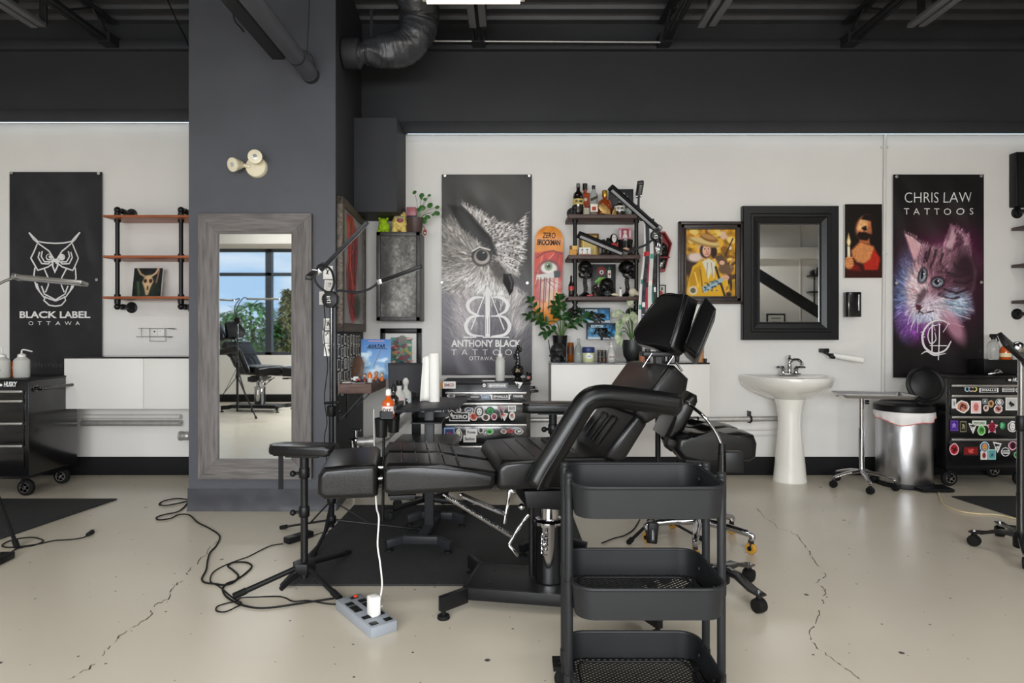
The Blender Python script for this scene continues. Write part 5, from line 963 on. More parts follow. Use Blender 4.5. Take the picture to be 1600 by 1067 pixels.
# ---------------------------------------------------------------- saddle stool right of the chair
D=3.5; c=V((X(1092,D),D,0)); t=thing('saddle_stool','black two lobed saddle stool with chrome star base and amber casters','stool',c)
for px0_,px1_,dz,d0,d1 in ((1051,1176,0,D-.22,D-.01),(1056,1176,.0,D+.01,D+.22)):
    L=[(px0_,700),(px0_+4,681),(px0_+25,672),(1110,678),(1150,672),(1172,677),(1177,690),(1175,712),(1165,718),(1100,716),(1062,716)]; m=MB(); m.prism([(X(a,3.35),Z(b,3.35)) for a,b in L],lambda a,b,h:(a,h,b),d0,d1,.03,4); m.build('saddle_lobe',M_leather,t,sharp=60)
m=MB(); m.prism([(X(a,3.35),Z(b,3.35)) for a,b in ((1038,684),(1060,640),(1078,612),(1090,618),(1091,628),(1070,672),(1052,688))],lambda a,b,h:(a,h,b),D-.16,D+.16,.03,4); m.build('back_pad',M_leather,t,sharp=60)
MB().box(c+V((0,0,Z(722,3.4))),(.2,.2,.03),None,.004).beam(c+V((-.08,0,.5)),c+V((-.17,0,.62)),.04,.012).build('seat_plate',M_bmetal,t); MB().cyl(c+V((0,0,.11)),c+V((0,0,.45)),.024,seg=18).cyl(c+V((0,0,.3)),c+V((0,0,.45)),.032,seg=18).build('gas_post',M_chrome,t)
MB().cyl(c+V((-.02,-.1,.44)),c+V((-.16,-.16,.47)),.005).ball(c+V((-.16,-.16,.47)),.014).build('height_lever',M_plas,t)
M_ambw=mat('amber_wheel','#b8862e',.3)
for k in range(5):
    a_=math.radians(-38+72*k); e_=c+V((.28*math.cos(a_),.28*math.sin(a_),.072)); m=MB(); m.tube(spl([c+V((.02*math.cos(a_),.02*math.sin(a_),.125)),c+V((.15*math.cos(a_),.15*math.sin(a_),.118)),e_+V((0,0,.028)),e_],4),[.022]*4+[.018]*4+[.014]*5,10); l=m.build('star_leg',M_chrome,t)
    w0=MB().lathe([(.01,-.012),(.026,-.012),(.03,-.007),(.03,.007),(.026,.012),(.01,.012)],V((e_.x,e_.y,.03)),20,(.8,.6,0)).build('amber_caster',M_ambw,l); MB().lathe([(.012,-.016),(.012,.016)],V((e_.x,e_.y,.03)),14,(.8,.6,0)).box(V((e_.x,e_.y,.055)),(.02,.028,.03)).build('caster_fork',M_plas,l)
# ---------------------------------------------------------------- gooseneck on a caster stand
def caster_stand(t,c,ztop,feet,chrome=None):
    c=V((c[0],c[1],0)); MB().cyl(c+V((0,0,.06)),c+V((0,0,ztop)),.0185,seg=18).cyl(c+V((0,0,ztop*.45)),c+V((0,0,ztop*.47)),.0205,seg=18).build('pole',M_bgloss,t)
    if chrome: MB().cyl(c+V((0,0,ztop)),c+V((0,0,chrome)),.014,seg=16).build('upper_pole',M_chrome,t); MB().lathe([(.02,-.05),(.024,-.045),(.024,.02),(.018,.03)],c+V((0,0,ztop)),16).build('clamp_collar',M_plas,t)
    MB().lathe([(.03,.05),(.034,.055),(.034,.11),(.026,.12)],c,16).build('hub',M_plas,t)
    for f in feet:
        f=V(f); f.z=0; d=(f-c).normalized(); L_=(f-c).length; n_=V((-d.y,d.x,0)); m=MB(); m.prism([(.02,.1),(L_*.45,.105),(L_*.8,.075),(L_+.02,.072),(L_+.02,.08),(L_*.8,.088),(L_*.45,.12),(.02,.125)],lambda a,b,h:c+d*a+n_*h+V((0,0,b)),-.022,.022,.002); l=m.build('base_leg',M_bgloss,t)
        MB().lathe([(.012,-.022),(.028,-.02),(.03,-.01),(.03,.01),(.028,.02),(.012,.022)],f+V((0,0,.03)),18,n_).bb(f+V((-.01,-.01,.05)),f+V((.01,.01,.075))).build('caster',M_rub,l); MB().cyl(f+V((0,0,.08)),f+V((0,0,.09)),.007,seg=6).build('leg_bolt',M_steel,l)
Dp=2.82; c=V((X(1128,Dp),Dp,0)); t=thing('gooseneck_stand','black caster stand with a chrome gooseneck behind the foreground cart','stand',c)
caster_stand(t,c,Z(706,Dp),[G(1186,957),G(1170,908),c+V((-.22,.12,0)),c+V((-.2,-.16,0))])
MB().tube(spl([P(1129,706,Dp),P(1125,690,Dp),P(1116,672,Dp-.0),P(1100,651,Dp),P(1082,636,Dp+.05),P(1072,628,Dp+.1)],8),.0075,10).build('gooseneck',M_chrome,t); MB().bb(P(1134,707,Dp-.03),P(1155,734,Dp+.03),.003).build('control_box',M_plas,t); MB().lathe([(.019,-.02),(.014,.03)],c+V((0,0,Z(703,Dp))),14).build('neck_sleeve',M_plas,t)
Dp=3.28; c=V((X(1595,Dp),Dp,0)); t=thing('caster_light_stand','black and chrome caster lamp stand at the right edge of the photo','lamp',c)
caster_stand(t,c,Z(658,Dp),[G(1522,853),G(1562,838),G(1606,890),c+V((.2,.15,0))],Z(560,Dp)); led_bar(t,P(1602,562,Dp),P(1566,530,Dp-.2),.075,M_bmetal,(.3,1,-.6)); MB().ball(P(1590,543,Dp-.1),(.035,.03,.03)).build('head_joint',M_chrome,t)
# ---------------------------------------------------------------- floor mats, power strip, adapters, cords
def fmat(pts,label):
    t=MB(); t.prism([(p.x,p.y) for p in pts],lambda a,b,h:(a,b,h),.0005,.011,.004); return solo('floor_mat',t,M_mat,label,'mat','black anti fatigue floor mats')
fmat([G(437,916),G(936,916),G(889,791),G(553,791)],'black foam floor mat under the tattoo chair and work table')
fmat([V((-4.0,3.45,0)),V((-2.86,3.45,0)),G(183,781),V((-4.0,4.41,0))],'black foam floor mat at the left edge before the plain tool chest')
fmat([G(1487,777),V((4.4,4.48,0)),V((4.4,3.4,0)),V((3.2,3.4,0))],'black foam floor mat at the right edge before the stickered tool chest')
a_=V((-.734,2.66,0)); b_=V((-.528,2.40,0)); d=(b_-a_).normalized(); n_=V((-d.y,d.x,0)); n_=n_ if n_.x>0 else -n_; Rm=Matrix((d,n_,V((0,0,1)) if d.cross(n_).z>0 else V((0,0,1)))).transposed(); c=(a_+b_)/2+n_*.055
t=thing('power_strip','grey metal power strip with black outlets and red switch on the floor','power strip',c); M_gplas=mat('grey_painted_metal','#8d9299',.4)
MB().box(c+V((0,0,.021)),(.33,.11,.042),Rm,.004).build('strip_housing',M_gplas,t)
class _q: pass
pz=c+V((0,0,.0425))
def sock(u,v,w_,h_,m=M_plas,nm='outlet'): MB().box(pz+d*u+n_*v,(w_,h_,.004),Rm,.001).build(nm,m,t)
sock(-.135,.012,.022,.03); MB().box(pz+d*-.135+n_*.02+V((0,0,.004)),(.014,.014,.01),Rm,.002).build('red_switch',mat('red_switch','#c0391f',.4,emit=.15),t)
for u_ in (-.085,-.045,-.012): 
    for v_ in (-.028,.028): sock(u_,v_,.03,.032)
for u_ in (.07,.135):
    for v_ in (-.03,.03): sock(u_,v_,.026,.03)
pg=pz+d*.075+n_*.0; t=thing('charger_plug','white charger plug standing in the grey power strip','plug',pg); MB().box(pg+V((0,0,.042)),(.045,.04,.075),Rm,.006).box(pg+V((0,0,.004)),(.03,.025,.006),Rm).build('plug_body',M_wplas,t)
e_=pg+V((.03,.02,.03)); pts=[e_,P(592,945,2.5),P(597,915,2.55),P(594,880,2.6),P(590,850,2.62),P(592,810,2.62),P(588,790,2.66),P(586,740,2.74),P(585,700,2.95),P(584,660,3.3),P(584,640,3.42)]
MB().tube(spl(pts,8),.0035,8).build('charger_lead',M_wplas,t)
def cord(L,label,r=.0042,m=None,name='extension_cord',z=None):
    pts=[G(a,b)+V((0,0,r*1.1+random.uniform(0,.002))) for a,b in L]; return solo(name,MB().tube(spl(pts,7),r,8),m or M_rub,label,'cord')
k4=lambda L:[(a/3.075,720+b/3.075) for a,b in L]
cord(k4([(905,190),(850,185),(790,195),(765,212),(800,218),(870,205),(902,200),(885,225),(850,250),(790,262),(752,275),(765,288),(820,280),(860,262),(910,265),(950,300),(1010,330),(1055,365),(1040,410),(1010,445),(998,480),(990,530),(970,570),(985,590),(1040,598),(1080,602),(1120,590),(1145,560),(1120,530),(1095,510),(1120,493),(1180,492),(1210,512),(1180,545),(1130,580),(1090,595),(1070,620),(1085,655),(1130,685),(1180,705),(1250,714),(1330,708),(1420,695),(1520,680),(1605,668)]),'long black power cord looping from the pier corner to the grey power strip')
cord(k4([(1360,402),(1300,412),(1240,440),(1190,465),(1130,485),(1060,515),(1020,545),(1012,585),(1050,606),(1090,640),(1130,670),(1160,690),(1130,710),(1080,730),(1040,725),(1045,705),(1090,688),(1130,680),(1160,662),(1230,660),(1330,655),(1370,662),(1410,680),(1480,676),(1560,690),(1620,694),(1720,690),(1800,668)]),'thinner black lead running from the power adapter through the cord tangle',.003)
m=MB(); a_,b_=G(447,850),G(486,838); m.beam(a_+V((0,0,.018)),b_+V((0,0,.018)),.055,.035,.006); t=tag(origin(m.build('power_adapter',M_plas)),'black power adapter brick beside the arm rest tripod','adapter')
cord([(486,839),(500,834),(518,828),(521,812)],'short black lead from the adapter brick to the lamp tripod',.0025)
cord(k4([(40,455),(75,430),(110,420),(160,410),(205,392),(195,380),(150,372),(80,378),(30,395),(10,412),(40,420),(100,415),(190,402),(260,388),(340,382),(400,372),(420,360)]),'black lead with a plug lying on the floor near the left mat',.0035)
a_=G(137,838.5); b_=G(149,831); d=(b_-a_).normalized(); MB_=MB().cyl(a_+V((0,0,.012)),a_+d*.05+V((0,0,.012)),.011,.014); MB_.bb(a_+d*.05+V((-.002,0,.008)),a_+d*.075+V((.002,.004,.010))).bb(a_+d*.05+V((-.002,0,.018)),a_+d*.075+V((.002,.004,.020))); solo('cord_plug',MB_,M_plas,'black two pin plug at the end of the lead near the left mat','plug')
m=MB(); a_,b_=G(-24,890),G(13,872); m.beam(a_+V((0,0,.018)),b_+V((0,0,.018)),.07,.036,.006); tag(origin(m.build('power_adapter',M_plas)),'black power adapter brick at the left edge on the floor','adapter')
m=MB(); m.beam(P(1018,848,3.2),P(1021,816,3.2),.05,.035,.005,up=(0,1,0)); o=m.build('hanging_adapter',M_plas)
t=thing('power_adapter','black labelled adapter hanging low behind the foreground cart','adapter',P(1019,848,3.2)); o.name='adapter_body'; MW[o]=MW[t]; o.parent=t; o.data.transform(MW[t].inverted())
MB().tube(spl([P(1021,816,3.2),P(1024,800,3.3),P(1027,770,3.5),P(1028,740,3.66)],6),.003,6).build('adapter_lead',M_rub,t)
p=Print(P(1015,845,3.2)+V((0,-.019,0)),*BACKN); p.rect(0,0,.022,.07,'#2c2c2e'); p.line([(.011,.01),(.011,.06)],.004,'#bcbcbc'); p.line([(.017,.01),(.017,.05)],.002,'#9a9a9a'); p.build('adapter_label',M_ink,t)
cord([(940,850),(960,842),(975,838),(990,828),(1000,812)],'black lead coiling on the floor between chair and cart',.0035)
cord([(1452,757),(1465,768),(1470,782),(1475,790),(1500,800),(1530,804),(1560,806),(1600,815),(1640,822)],'beige extension cord running from the trash bin to the right edge',.0045,mat('beige_cord','#cdbb92',.5))
# ---------------------------------------------------------------- shadow cabinet and what stands on it
D=4.93; x0,x1,z0,z1=X(588,D),X(656,D),Z(501,D),Z(362,D)
t=thing('display_case','shallow black display case with a mottled grey front hung left of the owl photograph','case',((x0+x1)/2,WALL,z0)); m=MB()
m.bb((x0,D,z0),(x0+.03,WALL-.001,z1),.002).bb((x1-.03,D,z0),(x1,WALL-.001,z1),.002).bb((x0,D,z0),(x1,WALL-.001,z0+.03),.002).bb((x0,D,z1-.03),(x1,WALL-.001,z1),.002); m.build('case_frame',mat('worn_black_wood','#3a3836',.45,noise_=.4,scale=30,bump=.2),t)
c=Canvas(70,130,'#56544f'); c.ell(38,70,34,55,'#87857f',1,.9); c.ell(30,105,30,24,'#9a9892',1,.6); c.ell(8,60,12,80,'#2c2b29',1,.7); c.noise(.18,10); c.noise(.14,3); c.ell(32,55,3,8,'#5b5955',.8,.7); c.build('front_panel',M_vinyl,t,(x0+.025,D+.02,z0+.025),*BACKN,x1-x0-.05,z1-z0-.05)
zc=z1
D=5.0; t=thing('plush_toy','lime green plush toy on top of the black display case','toy',(X(600,D),D,zc)); c=V((X(600,D),D,zc)); m=MB(); m.ball(c+V((0,0,.045)),(.046,.04,.05),None,16,10,lambda v:1+.08*noise.noise(v*3)); m.ball(c+V((-.006,0,.088)),(.036,.034,.03),None,14,8); m.build('toy_body',mat('lime_plush','#9fc512',.8,noise_=.2,scale=60,bump=.6),t)
m=MB(); 
for sx in (-1,1): m.ball(c+V((sx*.03-.004,-.0,.112)),.011); m.ball(c+V((sx*.028,-.03,.012)),(.018,.024,.013))
m.build('toy_limbs',mat('lime_plush','#9fc512'),t)
t=thing('monster_figurine','yellow furry monster figurine with an open mouth on the display case','figurine',(X(624,D),D,zc)); c=V((X(624,D),D,zc)); m=MB(); M_yel=mat('yellow_fur','#d9c06a',.75,noise_=.25,scale=50,bump=.6)
m.ball(c+V((0,0,.075)),(.06,.05,.062),None,18,12,lambda v:1+.1*noise.noise(v*4)); m.ball(c+V((.006,-.012,.115)),(.048,.042,.036),None,16,10)
for sx in (-1,1): m.cyl(c+V((sx*.036,-.01,.0)),c+V((sx*.034,-.005,.06)),.024,.02,12); m.lathe([(.016,0),(.010,.02),(0,.036)],c+V((sx*.035,0,.135)),10)
m.build('monster_body',M_yel,t); m=MB(); m.ball(c+V((.014,-.05,.092)),(.026,.012,.018)); m.build('monster_mouth',mat('mouth_red','#8c3f4e',.4),t); m=MB(); m.box(c+V((.014,-.057,.105)),(.04,.006,.007)).box(c+V((.014,-.055,.118)),(.06,.006,.008)); m.build('monster_teeth',mat('tooth_grey','#77786a',.5),t)
t=thing('potted_pilea','round leaved pilea in a brown pot on the display case','plant',(X(649,D),D,zc)); c=V((X(649,D),D,zc)); MB().lathe([(.046,0),(.05,.004),(.062,.108),(.064,.118),(.056,.118),(.054,.1),(0,.1)],c,24).build('plant_pot',mat('brown_clay_pot','#4f3e3b',.55),t)
zp=lambda a,b:P(500+a/4.64,290+b/4.64,D-.01)
lf=[(685,48,13),(737,72,15),(792,70,10),(762,100,11),(797,143,17),(850,156,13),(848,200,17),(742,160,18),(720,172,14),(782,226,15),(757,252,19),(820,210,9),(735,90,9)]
m=MB(); s_=c+V((.01,0,.1))
for a,b,r in lf: p_=zp(a,b); m.tube(spl([s_+V((random.uniform(-.02,.02),0,0)),s_.lerp(p_,.5)+V((.01,0,.03)),p_],4),.0016,5)
m.build('plant_stem',mat('stem_green','#4d6a35',.5),t)
for a,b,r in lf:
    p_=zp(a,b); n_=V((random.uniform(-.5,.5),-1,random.uniform(-.3,.8))); MB().lathe([(0,.002),(r/4.64*.0062,.0),(r/4.64*.0066,-.001),(0,-.003)],p_,14,n_).build('leaf',mat('pilea_green','#39692f',.35),t)
t=thing('small_tin','small pink and navy tin behind the pilea pot on the display case','tin',(X(643,5.1),5.1,zc)); MB().bb(P(636,349,5.08),P(651,337,5.14),.002).build('tin_base',mat('navy_tin','#2c3144',.4),t); MB().bb(P(635,337,5.075),P(652,326,5.145),.003).bb(P(636,362,5.08),P(651,349,5.14)).build('tin_lid',mat('pink_tin','#a8626a',.4),t)
D=4.97;t=thing('ornament','small red and white ornament hanging off the display case right corner','ornament',P(664,368,D)); MB().ball(P(664,363,D),(.014,.014,.024)).cyl(P(664,357,D),P(661,353,D+.02),.003).build('ornament_body',mat('ornament_red','#96352c',.4),t); MB().ball(P(664,364,D-.004),(.010,.012,.009)).build('ornament_band',M_wplas,t)
# framed print below the case
t,r=picture_frame('framed_print','black framed colourful print half behind the comic book and office chair','picture',(595,513,659,576),.04,.025,M_bmetal,5.17)
c=Canvas(60,60,'#e6e3df'); c.poly([(10,8),(50,8),(50,60),(10,60)],'#5e9a86',1)
for _ in range(60): c.ell(random.uniform(11,49),random.uniform(9,60),random.uniform(2,7),random.uniform(1.5,4),random.choice(['#d98f8a','#3f7a70','#c9b268','#2e4a50','#e0d6c8','#8a5a70','#b0463c','#7fb8a0']),.4,.9,random.uniform(-40,40))
c.ell(32,12,8,8,'#8a8580',.3); c.build('picture',M_ink,t,(r[0],5.16,r[1]),*BACKN,r[2],r[3])
# ---------------------------------------------------------------- skateboard deck
D=5.13; zc_=(Z(354,D)+Z(507,D))/2; L_=Z(354,D)-Z(507,D); w_=.228; c=V((X(856.5,D),D,zc_)); tl=math.radians(1.6); U_=V((math.cos(tl),0,-math.sin(tl))); V_=V((math.sin(tl),0,math.cos(tl)))
t=thing('skateboard_deck','orange skateboard deck with a bleeding eye graphic hung right of the owl banner','skateboard',c-V_*L_/2); O=rr(w_,L_,w_/2-.004,12)
bend=lambda b:-.035*max(0,abs(b)/(L_/2)-.62)**2*6
m=MB(); RW=[]; r_=w_/2-.004
for j in range(41):
    b=L_*(j/40-.5); ov=max(0,abs(b)-(L_/2-r_)); hw=(w_/2-r_)+math.sqrt(max(1e-6,r_*r_-ov*ov)); RW.append([m.bm.verts.new(c+U_*a+V_*b+V((0,bend(b)+h,0))) for a,h in ((-hw,0),(hw,0),(hw,.011),(-hw,.011))])
for A,B in zip(RW,RW[1:]):
    for i in range(4): m.bm.faces.new((A[i],A[(i+1)%4],B[(i+1)%4],B[i]))
m.bm.faces.new(RW[0]); m.bm.faces.new(RW[-1]); m.build('deck_board',mat('orange_maple','#c9772a',.4),t)
cv=Canvas(70,240,'#e08a28'); cv.noise(.05,12); k=lambda L:[((a-47)/(205-47)*70,(b-287)/(810-287)*240) for a,b in L]; q=lambda a,b:((a-47)/158*70,(b-287)/523*240)
cv.poly(k([(47,430),(205,420),(205,640),(150,620),(100,690),(47,680)]),'#b5231a',8); cv.ell(*q(125,475),34,26,'#d8402a',.5,.9); cv.poly(k([(75,560),(175,545),(165,690),(85,680)]),'#d9c4b8',10,.75); cv.ell(*q(150,590),20,14,'#e8d8d0',.8,.7)
for _ in range(30): cv.line([q(random.uniform(50,200),random.uniform(420,560)),q(random.uniform(50,200),random.uniform(430,690))],random.uniform(1,3.5),random.choice(['#8c1f22','#e0572f','#f0c0a0','#6a1518','#d9342a']),.55)
cv.line([q(60,455),q(100,425),(q(150,415)),q(200,430)],3,'#7a2018'); cv.ell(*q(128,507),25,20,'#7a2a2e',.3); cv.ell(*q(128,508),20,14,'#ece6e0',.3); cv.ell(*q(125,497),10,11,'#7f9a74',.2); cv.ell(*q(125,497),4.5,5,'#14110f',.2); cv.ell(*q(120,489),1.5,1.5,'#ffffff',.3)
cv.poly(k([(60,545),(190,525),(190,555),(60,572)]),'#d8d4cf',2); cv.poly(k([(155,522),(192,520),(192,556),(158,558)]),'#2a2a2c',1)
for a,l,cc in ((85,770,'#1a1412'),(105,795,'#2a1612'),(135,730,'#1a1412'),(115,690,'#7c1e1a'),(160,690,'#b83428'),(70,680,'#b83428'),(175,700,'#d8d2cc')): cv.line([q(a,560),q(a-3,l)],2.2,cc)
o=cv.build('deck_graphic',M_glossy,t,c-U_*w_/2-V_*L_/2,U_,V_,V((0,-1,0)),w_,L_)
Mi=MW[t]
for v in o.data.vertices:
    p_=Mi@v.co-c; a,b=p_.dot(U_),p_.dot(V_); r_=w_/2-.004; ov=max(0,abs(b)-(L_/2-r_)); hw=(w_/2-r_)+math.sqrt(max(0,r_*r_-ov*ov)); v.co=Mi.inverted()@(c+U_*(a*hw/(w_/2))+V_*b+V((0,bend(b)-.0012,0)))
class DP(Print):
    def at(s,a,b,h): return Print.at(s,a,b,h)+V((0,bend(b)-.001,0))
p=DP(c,U_,V_,V((0,-1,0))); b0=L_/2; p.text('ZERO',-.055,b0-.095,.105,.045,'#1c1514',.02,1,.1); p.build('lettering',M_ink,t); p=DP(c,U_,V_,V((0,-1,0))); p.text('BROCKMAN',-.095,b0-.15,.185,.046,'#1c1514',.03,.85,.05); p.build('lettering',M_ink,t)
# ---------------------------------------------------------------- top shelf bottles
Z1,Z2,Z3=CSZ
M_gold=mat('gold_metal','#b08a3c',.3,.8); M_whisky=mat('whisky_amber','#8a3a14',.1,coat=.5)
bottle(903.5,Z1,4.96,[(.036,0),(.041,.005),(.041,.15),(.036,.175),(.015,.195),(.014,.25)],M_glassk,'dark rum bottle with two cream labels at the left of the top shelf',([(.016,.225),(.016,.255),(0,.257)],M_clear),(.0415,.085,.13,'#c9b268','RUM',.02,'#2a2015'))
t=thing('bottle','square whisky bottle with a red brown label behind the dark rum bottle','bottle',(X(914,5.06),5.06,Z1)); c=V((X(914,5.06),5.06,Z1)); MB().box(c+V((0,0,.1)),(.078,.05,.2),None,.008).cyl(c+V((0,0,.2)),c+V((0,0,.235)),.014).build('bottle_body',M_whisky,t); MB().cyl(c+V((0,0,.225)),c+V((0,0,.275)),.02).build('cap',M_bgloss,t); p=Print(c+V((-.034,-.026,.02)),*BACKN); p.rect(0,.08,.068,.09,'#a8431f'); p.disc(.034,.125,.014,'#e0d2b8'); p.rect(.02,.0,.048,.06,'#e6dcc4'); p.build('paper_label',M_ink,t)
t=bottle(927.5,Z1,4.97,[(.028,0),(.032,.005),(.032,.15),(.03,.17),(.013,.205),(.012,.235)],M_cglass,'clear square shouldered bottle with a slanted label on the top shelf',([(.014,.21),(.0145,.24),(0,.242)],M_bgloss)); c=V((X(927.5,4.97),4.97,Z1)); MB().lathe([(.029,.004),(.029,.075),(0,.075)],c,18).build('liquid',M_whisky,t); p=Print(c+V((-.028,-.034,0)),*BACKN); p.poly([(0,.11),(.056,.135),(.056,.158),(0,.133)],'#39352a'); p.rect(0,.03,.056,.06,'#e6ded2'); p.rect(.012,.04,.03,.03,'#b0442e'); p.build('paper_label',M_ink,t)
t=bottle(945,Z1,4.98,[(.03,0),(.05,.02),(.058,.07),(.05,.115),(.03,.135),(.015,.145),(.015,.16)],M_whisky,'round cognac bottle with a gold cap on the top shelf',([(.019,.15),(.022,.155),(.022,.2),(.018,.205),(0,.205)],M_gold))
t=thing('shell_dish','gold shell shaped dish standing before the round cognac bottle','ornament',(X(955,4.92),4.92,Z1)); c=V((X(955,4.92),4.92,Z1)); m=MB()
for s in (-1,1): m.prism([(s*.004,0),(s*.03,.0),(s*.075,.02),(s*.1,.055),(s*.095,.08),(s*.065,.088),(s*.03,.06),(s*.01,.035)],lambda a,b,h:(c.x+a,c.y+h,c.z+b),-.012,.012,.005)
for s in (-1,1):
    for k in range(5): m.tube([c+V((s*.012,-.013,.01)),c+V((s*(.05+.01*k),-.015,.075-.015*k))],.0025,5)
m.build('shell_body',mat('antique_gold','#a8854a',.4,.5,noise_=.3,scale=40),t)
t=thing('gift_box','black gift box with white lettering at the right of the top shelf','box',(X(970,5.1),5.1,Z1)); c=V((X(970,5.1),5.1,Z1)); MB().box(c+V((0,0,.118)),(.19,.06,.236),None,.002).build('box_body',mat('black_card','#1b1c1e',.5),t); p=Print(c+V((-.09,-.031,0)),*BACKN); p.text('JACK',.07,.19,.05,.016,'#b9b5ae',.02); p.text('DANIELS',.05,.16,.09,.02,'#cdc9c2',.03); p.rect(.03,.05,.12,.002,'#8a8680'); p.text('No.7',.075,.1,.05,.04,'#a8a49d',.03); p.line(circ(.03,20,.098,.12),.002,'#8a8680',True); p.build('box_lettering',M_ink,t)
bottle(968,Z1,4.93,[(.034,0),(.038,.006),(.038,.075),(.03,.09),(.018,.1)],M_glassk,'squat black labelled jar before the black gift box on the top shelf',None,(.0385,.03,.07,'#d8d4cc','RUM',.02,'#2a2420'))
t=thing('shot_glass','clear cut shot glass at the right end of the top shelf','glass',(X(982,4.95),4.95,Z1)); MB().lathe([(.02,0),(.024,.004),(.027,.058),(.025,.058),(.021,.01),(0,.01)],(X(982,4.95),4.95,Z1),12).build('glass_body',M_cglass,t,sharp=20)
# middle shelf
t=thing('small_box','stacked small yellow and brown boxes at the left of the middle shelf','box',(X(896,4.95),4.95,Z2)); c=V((X(896,4.95),4.95,Z2)); MB().box(c+V((-.004,0,.024)),(.055,.05,.048),None,.002).build('box_body',mat('ochre_box','#c98d35',.5),t); MB().box(c+V((.008,.0,.063)),(.04,.04,.03),None,.002).build('box_upper',mat('yellow_box','#d9ac58',.5),t); MB().box(c+V((-.02,.01,.06)),(.016,.03,.04)).build('box_end',mat('brown_box','#5a2c22',.5),t)
D=5.08; t=thing('photo_frame','gold photo frame leaning on the middle shelf','frame',(X(921,D),D,Z2)); rt=Matrix.Rotation(math.radians(-6),3,'X'); o=V((X(905,D),D,Z2+.002)); u,v,nn=V((1,0,0)),rt@V((0,0,1)),rt@V((0,-1,0)); m=MB(); hh=.195; ww=.158
for a,b,s1,s2 in ((.009,hh/2,.018,hh),(ww-.009,hh/2,.018,hh),(ww/2,.009,ww,.018),(ww/2,hh-.009,ww,.018)): m.box(o+u*a+v*b,(s1,.02,s2),rt,.003)
m.build('frame',mat('dark_gilt','#6a5226',.4,.4),t); p=Print(o+nn*.004,u,v,nn); p.rect(.012,.012,ww-.024,hh-.024,'#c9a552'); p.rect(.03,.03,ww-.06,hh-.06,'#e3d39a'); p.rect(.036,.036,ww-.072,hh-.072,'#d8bf78'); p.build('picture',M_ink,t)
D=4.98; t=thing('greeting_card','small white card with two palm trees before the gold photo frame','card',(X(914,D),D,Z2)); MB().bb((X(905,D),D,Z2+.001),(X(923,D),D+.004,Z2+.07)).build('card_board',M_paper,t); p=Print((X(905,D),D-.0005,Z2),*BACKN); p.rect(.003,.004,.083,.016,'#b86a5e')
for a in (.024,.062): p.rect(a-.002,.02,.004,.026,'#3a3a34'); p.poly([(a-.014,.044),(a,.056),(a+.014,.044),(a,.05)],'#2f4a38'); p.poly([(a-.012,.052),(a,.06),(a+.012,.052),(a,.055)],'#2f4a38')
p.build('card_picture',M_ink,t)
def chess(px,D,zb,h,label,grp):
    m=MB(); m.lathe([(.3*h,0),(.32*h,.06*h),(.14*h,.2*h),(.12*h,.55*h),(.22*h,.66*h),(.2*h,.8*h),(.1*h,.9*h),(.08*h,1*h),(0,1*h)],(X(px,D),D,zb),14)
    for k in range(4): m.ball((X(px,D)+.2*h*math.cos(k*1.6),D+.2*h*math.sin(k*1.6),zb+.72*h),.1*h,None,8,6)
    return solo('skull_ornament',m,mat('dark_resin','#24231f',.4,noise_=.3,scale=80),label,'ornament',grp)
chess(943,4.96,Z2,.13,'taller dark carved ornament on the middle shelf right of the gold frame',None); chess(950,5.03,Z2,.15,'dark carved ornament just behind the taller one on the middle shelf',None); chess(957,4.94,Z2,.075,'small dark carved ornament below the hooded figurine on the middle shelf',None)
D=5.02; t=thing('hooded_figurine','black hooded figurine with a white face and red body on the middle shelf','figurine',(X(959,D),D,Z2)); c=V((X(959,D),D,Z2)); MB().lathe([(.03,0),(.032,.02),(.02,.05)],c,14).build('figure_base',M_bgloss,t); MB().lathe([(.022,.035),(.036,.06),(.036,.085),(.02,.11)],c,16).build('red_body',mat('red_plastic','#b3302a',.4),t); m=MB(); m.ball(c+V((0,0,.14)),(.032,.03,.045),None,16,10); m.build('hood',M_bgloss,t); MB().ball(c+V((0,-.012,.142)),(.022,.022,.036),None,14,10).build('white_face',M_wplas,t); p=Print(c+V((-.012,-.036,.13)),*BACKN); p.disc(.005,.018,.003,'#1a1a1a'); p.disc(.019,.018,.003,'#1a1a1a'); p.rect(.008,.004,.008,.003,'#1a1a1a'); p.build('face_marks',M_ink,t)
D=5.03; t=thing('tin_pot','black round tin with a pale cartoon nose on the middle shelf','tin',(X(977,D),D,Z2)); c=V((X(977,D),D,Z2)); MB().lathe([(.05,0),(.054,.01),(.056,.11),(.06,.115),(.06,.135),(0,.137)],c,24).build('pot_body',M_bgloss,t); MB().ball(c+V((-.005,-.052,.045)),(.03,.014,.026)).build('pale_nose',mat('skin_plastic','#d9b08f',.4),t); MB().ball(c+V((.008,-.066,.045)),(.008,.004,.01)).build('dark_mark',mat('dark_red_plastic','#6a2620',.4),t)
t=thing('pink_photo','pink framed picture of a figure standing on the black tin','picture',(X(976.5,D),D,Z2+.1372)); c=V((X(976.5,D),D,Z2+.1372)); MB().box(c+V((0,0,.047)),(.098,.012,.094),None,.002).build('frame',mat('pink_frame','#c98794',.5),t); p=Print(c+V((-.049,-.0065,0)),*BACKN); p.rect(.02,.01,.058,.074,'#8a4a5a'); p.disc(.049,.06,.014,'#e0b8a8'); p.poly([(.028,.012),(.07,.012),(.06,.046),(.038,.046)],'#e6d6d6'); p.rect(.006,.02,.008,.05,'#e8d8d8'); p.rect(.084,.02,.008,.05,'#e8d8d8'); p.build('picture',M_ink,t)
chess(990,4.93,Z2,.07,'tiny dark ornament beside the black tin on the middle shelf',None)
